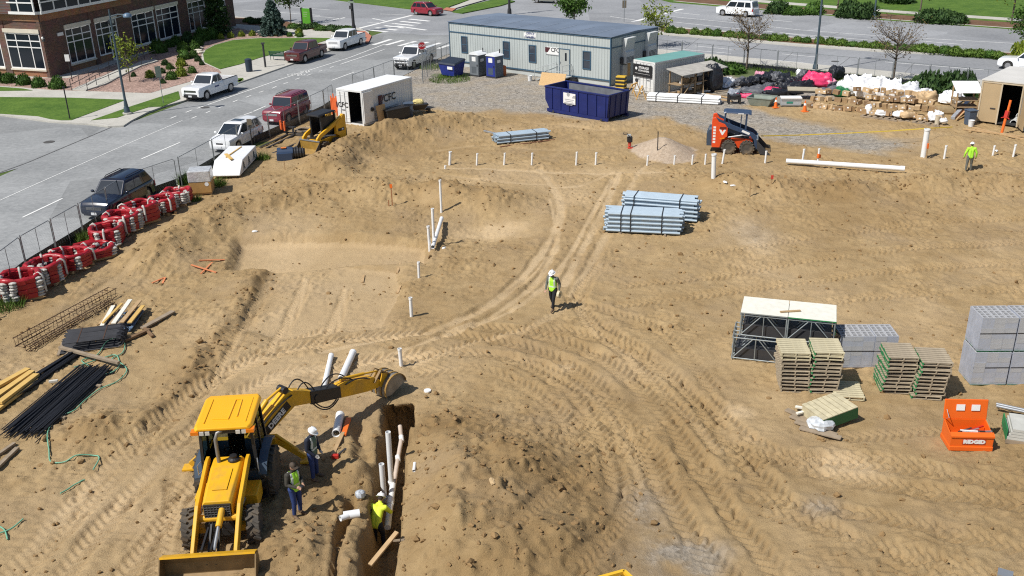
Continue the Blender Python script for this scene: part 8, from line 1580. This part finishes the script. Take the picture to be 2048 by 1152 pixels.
# ================= fences, street furniture, plants =================
GALV=M('fence_galv',(.30,.32,.33),.5,.5,.1);LAMPP=M('lamp_blue_grey',(.055,.085,.11),.45);WIRE=M('fence_wire',(.16,.17,.18),.6,.3,.05)
def fence(name,label,pts,h,feet=True,sil=None):
 P=[Vector((p[0],p[1],hz(p[0],p[1])if abs(p[0])<52 else 0))for p in pts];c=P[0].copy();o=thing(name,label,'fence',c)
 for i,(a,b)in enumerate(zip(P,P[1:])):
  a,b=a-c,b-c;d=(b-a);l=d.length;u=d/l;n=max(1,round(l/3.2));hv=Vector((0,0,h))
  for k in range(n):
   p,q=a+u*(k*l/n+.04),a+u*((k+1)*l/n-.04);MB().cyl(p,p+hv*1.03,.034,n=6).build('post',GALV,o,angle=60);m_=(p+q)/2;MB().cyl(m_,m_+hv,.016,n=5).build('post',GALV,o,angle=60)
   MB().tube([p+hv*.1,p+hv*.94,p+hv+u*.12,q+hv-u*.12,q+hv*.94,q+hv*.1],.022,5).build('rail',GALV,o,angle=60)
   w=(q-p).length;m=MB();g=.16;s=-h
   while s<w:
    for r_ in(0,1):
     x0,x1=max(s,0),min(s+h,w);z0,z1=x0-s,x1-s
     if x1>x0+.05:
      if r_:z0,z1=h-z0,h-z1
      A=p+u*x0+Vector((0,0,z0));B=p+u*x1+Vector((0,0,z1));nn=Vector((-u.y,u.x,0))*.0016;zz=Vector((0,0,.0016));m.add([A-nn,A+nn,A+zz,B-nn,B+nn,B+zz],[(0,1,4,3),(1,2,5,4),(2,0,3,5)])
    s+=g
   m.build('chain_link',WIRE,o,fix=False)
  if sil:MB().beam(a+Vector((-.12,0,sil/2-.05)),b+Vector((-.12,0,sil/2-.05)),.02,sil).build('silt_fabric',TARP,o)
 return o
FL=W2([(-70,645),(55,543),(168,473),(267,402),(358,374)]);FL=[(min(p[0],-0)-.0,p[1])for p in FL]
fence('site_fence','chain link fence panels with black silt fabric along the street behind the red bundles',FL,1.75,sil=.55)
fence('site_fence','chain link fence panels with black silt fabric beside the maroon and white parked cars',W2([(364,372),(430,330),(478,300),(540,276),(600,250),(650,225),(668,212)]),1.75,sil=.6)
fence('site_fence','chain link fence behind the CFC container running to the utility truck',[(-12.9,80.5),(-10.2,87.5),(-7.5,86),(-7.2,92),(-4.6,100.5)],1.9)
fence('back_fence','chain link fence between the rubbish heap and the main road pavement',[(14.5,96.6),(24.6,88.0),(30.3,83.3),(37.2,77.6),(51,66.0)],1.8,sil=.45)
def lamp(label,foot,h,rz,arm=True):
 o=thing('street_lamp',label,'lamp post',Vector(G0(*foot,.12)),rz,'street lamps');MB().lathe([(.36,0),(.36,.12),(.30,.14)],12).build('footing',CONC,o);MB().lathe([(.24,.14),(.22,.5),(.15,.62),(.16,.68),(.10,1.2),(.085,h*.6),(.06,h)],12).build('pole',LAMPP,o,angle=50)
 if arm:MB().tube([(0,0,h-.55),(.7,0,h-.35),(1.35,0,h-.35)],.045,6).tube([(0,0,h-.75),(.6,0,h-.6),(1.3,0,h-.4)],.025,6).build('arm',LAMPP,o);MB().lathe([(.12,.12),(.30,.02),(.34,-.16),(.30,-.2),(0,-.21)],12,(1.6,0,h-.35)).build('lamp_head',M('lamp_head_blue',(.10,.16,.24),.4),o,angle=50)
 return o
q=G0(255,228,.12);lamp('blue grey street lamp on the lawn strip at the left street corner',(255,228),hpx(Vector(q),19),rad(-18))
lamp('tall dark lamp post on the pavement behind the rubbish heap',(1630,141),13,rad(140));lamp('lamp post base standing on the mulch strip at the far top right',(1748,37),12,rad(-40))
def sapost(name,label,foot,top,r,mat,cat='post'):q=Vector(G0(*foot,.12));h=hpx(q,top);o=thing(name,label,cat,q);MB().cyl((0,0,0),(0,0,h),r,n=8).build('post',mat,o,angle=50);return o,h
o,h=sapost('entrance_sign','small white sign on a dark post by the brick building corner',(145,163),108,.04,BKM,'sign');MB().box((-.05,-.05,h-.35),(.42,.04,.62)).build('sign_face',WHITE,o)
o,h=sapost('thin_post','thin dark post with a small cap at the edge of the corner lawn',(140,238),176,.05,BKM);MB().lathe([(.09,h),(.09,h+.12),(0,h+.14)],8).build('cap',BKM,o)
o,h=sapost('parking_sign','grey-green parking sign on a post in the lawn strip behind the white pickup',(327,207),131,.03,GALV,'sign');MB().box((0,-.04,h-.5),(.45,.02,.9),rz=.5).build('sign_face',M('sign_greygreen',(.22,.27,.22),.5),o)
o,h=sapost('light_bollard','dark square light bollard beside the green bench',(531,134),88,.10,DARKM,'bollard');MB().box((0,0,h+.06),(.3,.3,.14)).build('head',DARKM,o)
o,h=sapost('litter_bin','dark blue round litter bin on the pavement left of the bollard',(499,143),120,.25,M('bin_navy',(.02,.035,.06),.5),'bin');MB().lathe([(.31,.02),(.34,h),(.34,h+.06),(.2,h+.14),(0,h+.14)],14).build('shell',M('bin_navy'),o,angle=50)
t=thing('park_bench','dark green slatted bench on the pavement above the maroon pickup','bench',Vector(G0(556,121,.12)),rad(72+90));BG=M('bench_green',(.012,.07,.045),.5)
for k in range(4):MB().b2((-.9,-.05-.13*k,.42),(.9,.05-.13*k,.46)).build('seat_slat',BG,t);MB().beam((-.9,.07+.03*k,.54+.12*k),(.9,.07+.03*k,.54+.12*k),.03,.09).build('back_slat',BG,t)
for x in(-.8,.8):MB().tube([(x,-.5,0),(x,-.5,.6),(x,0,.62)],.025,6).tube([(x,.05,0),(x,.05,.45),(x,.2,.98)],.025,6).build('leg',BG,t)
t=thing('monument_sign','upright green panel sign with black edges in the shrub strip','sign',Vector(G0(615,49,.12)),rad(-25));h=hpx(t.location,17);MB().b2((-.62,-.12,.1),(.62,.12,h)).build('panel',M('sign_green',(.10,.36,.03),.5),t);MB().b2((-.8,-.14,0),(-.62,.14,h+.1)).b2((.62,-.14,0),(.8,.14,h+.1)).build('edge',INK,t)
for k in range(3):MB().b2((-.4,-.14,h*.75-.25*k),(.3-.1*k,-.12,h*.75+.09-.25*k)).build('print_line',M('sign_light',(.3,.5,.2)),t)
def signal(label,foot,h,rz):
 o=thing('traffic_signal',label,'traffic light',Vector(G0(*foot,.1)),rz,'traffic signals');MB().lathe([(.30,0),(.26,.6),(.18,.8),(.15,h)],10).build('pole',BKM,o,angle=50);z=5.2;b=MB().b2((-.2,-.55,z-.6),(.2,-.25,z+.6)).b2((-.55,-.2,z-.6),(-.25,.2,z+.6)).build('signal_head',BKM,o)
 for k in range(3):MB().cyl((-.1+.1,-.56,z-.38+.38*k),(0,-.60,z-.38+.38*k),.14,n=10).build('lens',M('lens_%d'%k,((.01,.08,.03),(.12,.07,.01),(.15,.01,.01))[k],.3),b)
 MB().b2((-.25,-.28,2.6),(.1,-.16,3.0)).build('push_button_box',DARKM,o);MB().b2((-.4,-.2,3.3),(.4,-.17,3.55)).build('street_plate',M('sign_greygreen'),o)
signal('dark traffic signal pole at the left crosswalk corner',(708,62),7.5,rad(-20));signal('traffic signal pole behind the trailer at the top',(1019,28),9,rad(20))
q=Vector(G0(846,136));t=thing('stop_sign','red octagonal stop sign on a post beside the utility truck','sign',q,rad(15));h=hpx(q,83);MB().cyl((0,0,0),(0,0,h),.035,n=6).build('post',GALV,t);R8=.40;oc=[(R8*math.cos(a),-.05,h-.4+R8*math.sin(a))for a in np.arange(8)*math.pi/4+math.pi/8]
f=MB().prism(oc,(0,.012,0)).build('sign_face',M('stop_red',(.50,.02,.03),.45),t);text('lettering','STOP',.28,WHITE,f,(0,-.054,h-.4),(math.pi/2,0,0),.002,bold=.004)
m=MB();oc2=[(.37*math.cos(a),-.053,h-.4+.37*math.sin(a))for a in np.arange(8)*math.pi/4+math.pi/8]
for i in range(8):m.beam(oc2[i],oc2[(i+1)%8],.006,.025)
m.build('sign_border',WHITE,f)
o,h=sapost('road_sign','grey sign post on the median beyond the trailer roof',(1248,44),0,.04,GALV,'sign');MB().box((0,0,h-.5),(.5,.03,.9)).build('sign_face',M('sign_back'),o)
for nm,pts,lb in(('ramp_rail',((675,700),(745,660),(840,620),(930,580),(1090,505),(1200,460)),'grey tube handrail along the street side of the entrance ramp'),('ramp_rail',((550,692),(615,660),(690,620),(765,582),(845,545),(930,515),(1060,468),(1110,452)),'grey tube handrail along the building side of the entrance ramp')):
 P=[Vector(G0(x/3.84,y/3.84,.15))for x,y in pts];c=P[0].copy();o=thing(nm,lb,'handrail',c)
 for p in P:MB().cyl(p-c,p-c+Vector((0,0,.95)),.03,n=6).build('post',DARKM,o)
 for z in(.5,.95):MB().tube([p-c+Vector((0,0,z))for p in P],.03,6).build('rail',DARKM,o)
# ---- plants ----
def leafmat(key,c1,c2):
 m=bpy.data.materials.new(key);m.use_nodes=True;t=m.node_tree;N=t.nodes;lk=t.links.new;b=N['Principled BSDF'];tc=N.new('ShaderNodeTexCoord');no=N.new('ShaderNodeTexNoise');no.inputs['Scale'].default_value=5;no.inputs['Detail'].default_value=4;lk(tc.outputs['Object'],no.inputs[0])
 r=N.new('ShaderNodeMapRange');r.inputs[1].default_value=.35;r.inputs[2].default_value=.65;lk(no.outputs[0],r.inputs[0]);x=N.new('ShaderNodeMix');x.data_type='RGBA';x.inputs[6].default_value=c1+(1,);x.inputs[7].default_value=c2+(1,);lk(r.outputs[0],x.inputs[0]);lk(x.outputs[2],b.inputs[0]);b.inputs['Roughness'].default_value=.7;b.inputs['Specular IOR Level'].default_value=.25;return m
LG=leafmat('leaf_green',(.025,.065,.010),(.075,.15,.020));LD=leafmat('leaf_dark',(.016,.042,.012),(.052,.10,.025));LY=leafmat('leaf_yellow_green',(.10,.15,.012),(.22,.26,.03));LB=leafmat('leaf_blue_spruce',(.03,.065,.05),(.10,.15,.13));LBR=leafmat('leaf_brown',(.10,.065,.025),(.20,.14,.05));LH=leafmat('leaf_hedge',(.05,.10,.014),(.12,.19,.03));BARK=M('bark',(.14,.11,.085),.9,0,.2,6)
def leafcloud(pts,size,seed=0,flat=.0):
 """many small leaf quads at the given points"""
 g=np.random.default_rng(seed);n=len(pts);a=g.normal(size=(n,3));a/=np.linalg.norm(a,axis=1)[:,None];b=np.cross(a,g.normal(size=(n,3)));b/=np.linalg.norm(b,axis=1)[:,None];s=size*(.6+.8*g.random((n,1)))
 P=np.array(pts);V=np.stack([P-a*s,P+b*s*.55,P+a*s,P-b*s*.55],1).reshape(-1,3);return V.tolist(),[(4*i,4*i+1,4*i+2,4*i+3)for i in range(n)]
def ballpts(n,r,seed,lumps=7,lo=.75):
 g=np.random.default_rng(seed);d=g.normal(size=(n,3));d/=np.linalg.norm(d,axis=1)[:,None];c=g.normal(size=(lumps,3));c/=np.linalg.norm(c,axis=1)[:,None]
 k=lo+(1.08-lo)*np.clip(((d@c.T).max(1)-.4)/.5,0,1)*g.random(n)**.3+.06*g.normal(size=n);d[:,2]=np.abs(d[:,2])*1.0-.12;return d*k[:,None]*np.array(r)
def bushmesh(key,r,n,size,mat,seed):v,f=leafcloud(ballpts(n,r,seed),size,seed);m=MB();m.add(v,f);m.ell((0,0,r[2]*.25),(r[0]*.74,r[1]*.74,r[2]*.52),12,8,.08);return m.mesh(key,mat)
BM={k:[bushmesh('foliage',(1,1,1.0),n,sz,mt,s)for s in(1,2,3)]for k,n,sz,mt in(('g',900,.085,LG),('d',800,.10,LD),('y',420,.13,LY),('h',700,.11,LH))}
def bush(px,w,h,kind,label,z=.13,group=None,cat='shrub'):q=G0(*px,z)if z is not None else GP(*px);o=inst('shrub',random.choice(BM[kind]),None,(q[0],q[1],q[2]-.05),(0,0,random.random()*6),(w/2,w/2,h));tag(o,label,cat,group);return o
zz1=lambda x,y:(x/3.84,y/3.84)
for i,(x,y,w,lb)in enumerate(((75,635,1.5,'leftmost'),(190,650,1.45,'second from the left'),(300,668,1.35,'third from the left'),(446,678,1.55,'rightmost'))):bush(zz1(x,y),w,w*.8,'g',lb+' round clipped shrub in the row under the left office windows',group='clipped shrubs under the office windows')
bush(zz1(-20,622),1.4,1.1,'g','clipped shrub cut by the left edge of the photo')
for x,y,w,k,lb in((1220,405,1.9,'g','large shrub at the end of the entrance ramp'),(1300,362,1.3,'g','shrub between the ramp end shrub and the next window'),(1358,345,1.4,'g','shrub below the fourth office window'),(1440,340,1.8,'d','dark shrub at the left of the hedge by the wall'),(1410,395,1.4,'g','bright shrub at the front of the wall hedge'),(1420,455,1.5,'g','lowest shrub of the wall hedge beside the oval lawn'),(1490,440,1.1,'g','small shrub right of the lowest one by the oval lawn'),(1495,385,1.3,'g','shrub in the middle of the wall hedge by the oval lawn'),(1520,350,1.4,'g','upper middle shrub of the wall hedge'),(1548,315,2.0,'g','broad shrub of the wall hedge under the spruce'),(1625,300,1.8,'g','right end shrub of the wall hedge under the spruce')):bush(zz1(x,y),w,w*.85,k,lb,group='hedge shrubs along the office wall')
for x,y,w,k,lb in((1025,588,.6,'d','tiny dark shrub right of the young tree'),(1155,595,.95,'y','yellow-green shrub nearest the young tree'),(1270,500,.8,'d','dark shrub at the top of the rock bed'),(1308,532,.85,'g','green shrub at the top middle of the rock bed'),(1250,562,.7,'d','small dark shrub left of the middle in the rock bed'),(1395,508,1.1,'y','upper yellow-green shrub in the rock bed'),(1395,585,1.2,'y','lower yellow-green shrub in the rock bed'),(1318,610,1.1,'g','green shrub lowest in the rock bed behind the pickup'),(1480,560,1.0,'g','green shrub at the right of the rock bed'),(1255,640,.6,'d','dark tuft by the parking sign'),(1520,470,.8,'d','brownish shrub beside the oval lawn tip'),(1550,500,.6,'d','tuft at the oval lawn tip'),(1700,300,.9,'y','first small shrub behind the oval lawn'),(1775,290,.9,'y','second small shrub behind the oval lawn'),(1855,280,.9,'y','third small shrub behind the oval lawn'),(1940,275,.9,'y','fourth small shrub behind the oval lawn'),(2300,275,1.1,'y','yellow-green shrub at the left foot of the blue spruce'),(2125,272,1.1,'y','yellow-green shrub at the right foot of the blue spruce'),(2228,280,.8,'g','left tuft in the rock bed right of the spruce'),(2305,284,.8,'g','right tuft in the rock bed right of the spruce')):bush(zz1(x,y),w,w*.85,k,lb,group='small shrubs in the rock bed')
for i,(x,y)in enumerate(((500,44),(512,47),(525,46),(590,56),(605,58),(628,56),(645,60),(662,60),(680,62),(696,62))):bush((x,y),2.0,.75,'d' if i%3 else 'g',ORD[i]+' low shrub from the left in the planting strip by the green sign',group='low shrubs by the green sign')
for i in range(30):
 t_=(i+.5)/30;x=1332+t_*680;y=62+(x-1332)*(51.5/680)+1.5;k='h' if i%4 else 'g';bush((x+random.uniform(-4,4),y),random.uniform(1.2,1.9),random.uniform(.6,.85),k,ORD[i%15]+' shrub from the left in the '+('left' if i<15 else 'right')+' half of the median hedge',.18,'shrubs in the median')
for px,w,h,k,lb,z in(((1430,146),3.2,1.5,'d','dark green shrub behind the black tarpaulin',None),((1462,146),2.8,1.1,'g','green shrub at the fence right of the black tarpaulin',None),((1857,188),3.2,1.9,'d','left dark shrub behind the back fence by the tan shed',None),((1908,190),3.4,2.0,'d','right dark shrub behind the back fence by the tan shed',None),((1832,178),1.6,1.2,'g','small green shrub left of the two dark ones by the back fence',None),((1935,178),2.0,1.6,'d','dark shrub partly behind the tan shed',None),((1555,24),4.4,2.0,'d','left dark shrub mass on the far mulch strip',.16),((1590,27),3.4,1.5,'g','green shrub right of the left shrub mass on the far strip',.16),((1625,26),3.6,2.2,'g','green shrub left of the pale trunk on the far strip',.16),((1700,32),4.6,2.6,'d','large dark shrub right of the pale trunk on the far strip',.16),((1732,34),4.2,2.4,'d','dark shrub at the far lamp post base',.16),((1855,42),4.0,1.9,'d','left dark shrub of the far right group',.16),((1885,44),4.2,2.0,'d','middle dark shrub of the far right group',.16),((1914,46),3.4,1.6,'d','right dark shrub of the far right group',.16),((1795,5),6,2.5,'d','dark shrub on the far lawn at the top edge',.16),((2046,128),2.6,2.4,'y','yellow-green shrub at the right edge in front of the white car',.1)):bush(px,w*(.8 if px[1]<50 else 1),h*(.8 if px[1]<50 else 1),k,lb,z,'large shrubs' if w>2.5 else None)
def tree(label,foot,h,cr,nl,size,mat,trunk=.10,bare=0,cz=.62,cone=False,z=.12,seed=1,off=(0,0)):
 g=np.random.default_rng(seed);q=G0(*foot,z);o=thing('tree',label,'tree',(q[0],q[1],q[2]-.05));o.name='spruce_tree' if cone else 'street_tree'
 tk=MB();top=h*(.98 if cone else .8);tk.tube([(0,0,0),(.04,.02,top*.4),(-.03,.03,top*.75),(0,0,top)],[trunk,trunk*.8,trunk*.5,trunk*.15],8);pts=[]
 if cone:
  for i in range(int(h*9)):
   zb=.25+(h-.4)*(i/(h*9))**1.0;r=cr*(1-zb/h)**.85+.12;
   for k in range(7):
    a=g.random()*6.28;l=r*(.75+.3*g.random());m_=int(nl/(h*63))+1;s=g.random(m_)**.7*l
    pts+=[(s_*math.cos(a)+g.normal()*.08,s_*math.sin(a)+g.normal()*.08,zb-.22*s_+g.normal()*.06)for s_ in s]
 else:
  tips=[]
  for i in range(26 if bare else 16):
   a=g.random()*6.28;z0=h*(.30+.45*g.random());l=cr*(.6+.5*g.random())*(1.15-.5*abs(z0/h-.5));e=(l*math.cos(a),l*math.sin(a),z0+l*(.5+.5*g.random()));mid_=(e[0]*.5,e[1]*.5,z0+(e[2]-z0)*.4);tk.tube([(0,0,z0),mid_,e],[trunk*.35,trunk*.2,.012],5);tips+=[mid_,e]
   for j in range(5 if bare else 2):s=.4+.6*g.random();b=(e[0]*s+g.normal()*cr*.2,e[1]*s+g.normal()*cr*.2,z0+(e[2]-z0)*s+abs(g.normal())*cr*.25);tk.tube([(e[0]*s*.8,e[1]*s*.8,z0+(e[2]-z0)*s*.8),b],[.016,.007],4);tips.append(b)
  T=np.array(tips);T=T[T[:,2]>h*.3];idx=g.integers(0,len(T),nl);pts=T[idx]+g.normal(size=(nl,3))*cr*(.13 if bare else .2)
 tk.build('trunk',BARK,o,angle=60);v,f=leafcloud(np.array(pts),size,seed);m=MB();m.add(v,f);m.build('crown',mat,o,fix=False);return o
H_=lambda f,y,z=.12:hpx(Vector(G0(*f,z)),y)
tree('young yellowing tree in the rock bed beside the lamp post',(260,164),H_((260,164),70),1.25,650,.12,LY,.06,seed=3)
tree('blue spruce on the rock bed behind the bench',(548,70),H_((548,70),-4),2.0,16000,.12,LB,.14,cone=True,seed=4)
tree('dark spruce against the office wall',(438,72),9.5,1.9,14000,.12,LD,.14,cone=True,seed=5)
tree('small leafy tree behind the planting strip at the top left',(582,46),5.2,1.6,1500,.16,LG,.07,seed=6)
tree('almost bare tree with brown leaves behind the rubbish heap',(1493,137),H_((1493,137),24),2.1,700,.07,LBR,.10,1,seed=7)
tree('almost bare tree with brown leaves right of the tall dark lamp post',(1786,160),H_((1786,160),28),1.9,600,.07,LBR,.11,1,seed=8)
tree('bushy green tree showing above the trailer roof',(1149,63),H_((1149,63),-6),1.5,2200,.15,LG,.08,seed=9)
tree('sparse yellow-green tree at the right end of the trailer',(1311,92),H_((1311,92),12),1.3,900,.13,LY,.06,seed=10)
for f,lb,s in(((1674,27),'pale trunked tree between the far shrubs',11),((1838,38),'slim trunked tree left of the far right shrub group',12),((2022,48),'slim tree near the top right corner',13),((2062,108),'leafy tree at the right edge beyond the tan shed',14)):tree(lb,f,7.5 if s<14 else 3.6,2.0 if s<14 else 1.5,1400,.14,LG if s!=13 else LY,.11,seed=s)
def weeds(px,n,r,h,label):
 q=GP(*px);g=np.random.default_rng(int(px[0]));vs=[];fs=[]
 for i in range(n):a,d=g.random()*6.28,r*math.sqrt(g.random());x,y=d*math.cos(a),d*math.sin(a);hh=h*(.4+.8*g.random());k=len(vs);t=g.random()*6.28;b=g.normal(size=2)*hh*.35;z=hz(q.x+x,q.y+y)-q.z-.02;vs+=[(x-.02*math.cos(t),y-.02*math.sin(t),z),(x+.02*math.cos(t),y+.02*math.sin(t),z),(x+b[0],y+b[1],z+hh)];fs.append((k,k+1,k+2))
 m=MB();m.add(vs,fs);o=m.build('weed_clump',LH,fix=False);o.location=q;tag(o,label,'weeds','weed clumps')
for px,n,r,h,lb in(((8,612),500,.9,.5,'weed clump at the left edge beside the red bundles'),((172,482),350,.5,.55,'weed clump behind the flapped red bundle'),((372,366),350,.5,.7,'tall weed clump left of the wrapped crate'),((436,372),300,.5,.6,'weed clump right of the wrapped crate'),((388,402),200,.4,.4,'weed clump before the wrapped crate'),((900,160),900,1.9,.35,'long grass around the blue dumpster bin'),((525,318),250,.5,.5,'weed clump between the wrapped lumber and the sweeper drum'),((870,135),700,1.6,.35,'long grass beside the utility truck')):weeds(px,n,r,h,lb)
g=np.random.default_rng(5);vs=[];fs=[]
for i in range(9000):
 t_=g.random();a=np.array((15,96.6))*(1-t_)+np.array((51,66.5))*t_;d=g.random()*2.6-1.0;x,y=a[0]-.64*d,a[1]-.77*d;k=len(vs);t=g.random()*6.28;hh=.12+.25*g.random();b=g.normal(size=2)*.08;vs+=[(x-.03*math.cos(t),y-.03*math.sin(t),-.05),(x+.03*math.cos(t),y+.03*math.sin(t),-.05),(x+b[0],y+b[1],hh)];fs.append((k,k+1,k+2))
m=MB();m.add(vs,fs);o=m.build('verge_grass',LH,fix=False);struct(o,'stuff');o['label']='rough grass growing along the back fence'
for k,(x,y)in enumerate(((1530,375),(1518,392),(1528,408))):o=tag(MB().ell((0,0,.08),(.55,.4,.14),9,6,.12).build('flat_stone',STONE),('upper','middle','lower')[k]+' flat stepping stone at the left edge of the oval lawn','stone','stepping stones');q=G0(x/3.84,y/3.84,.14);place(o,q)
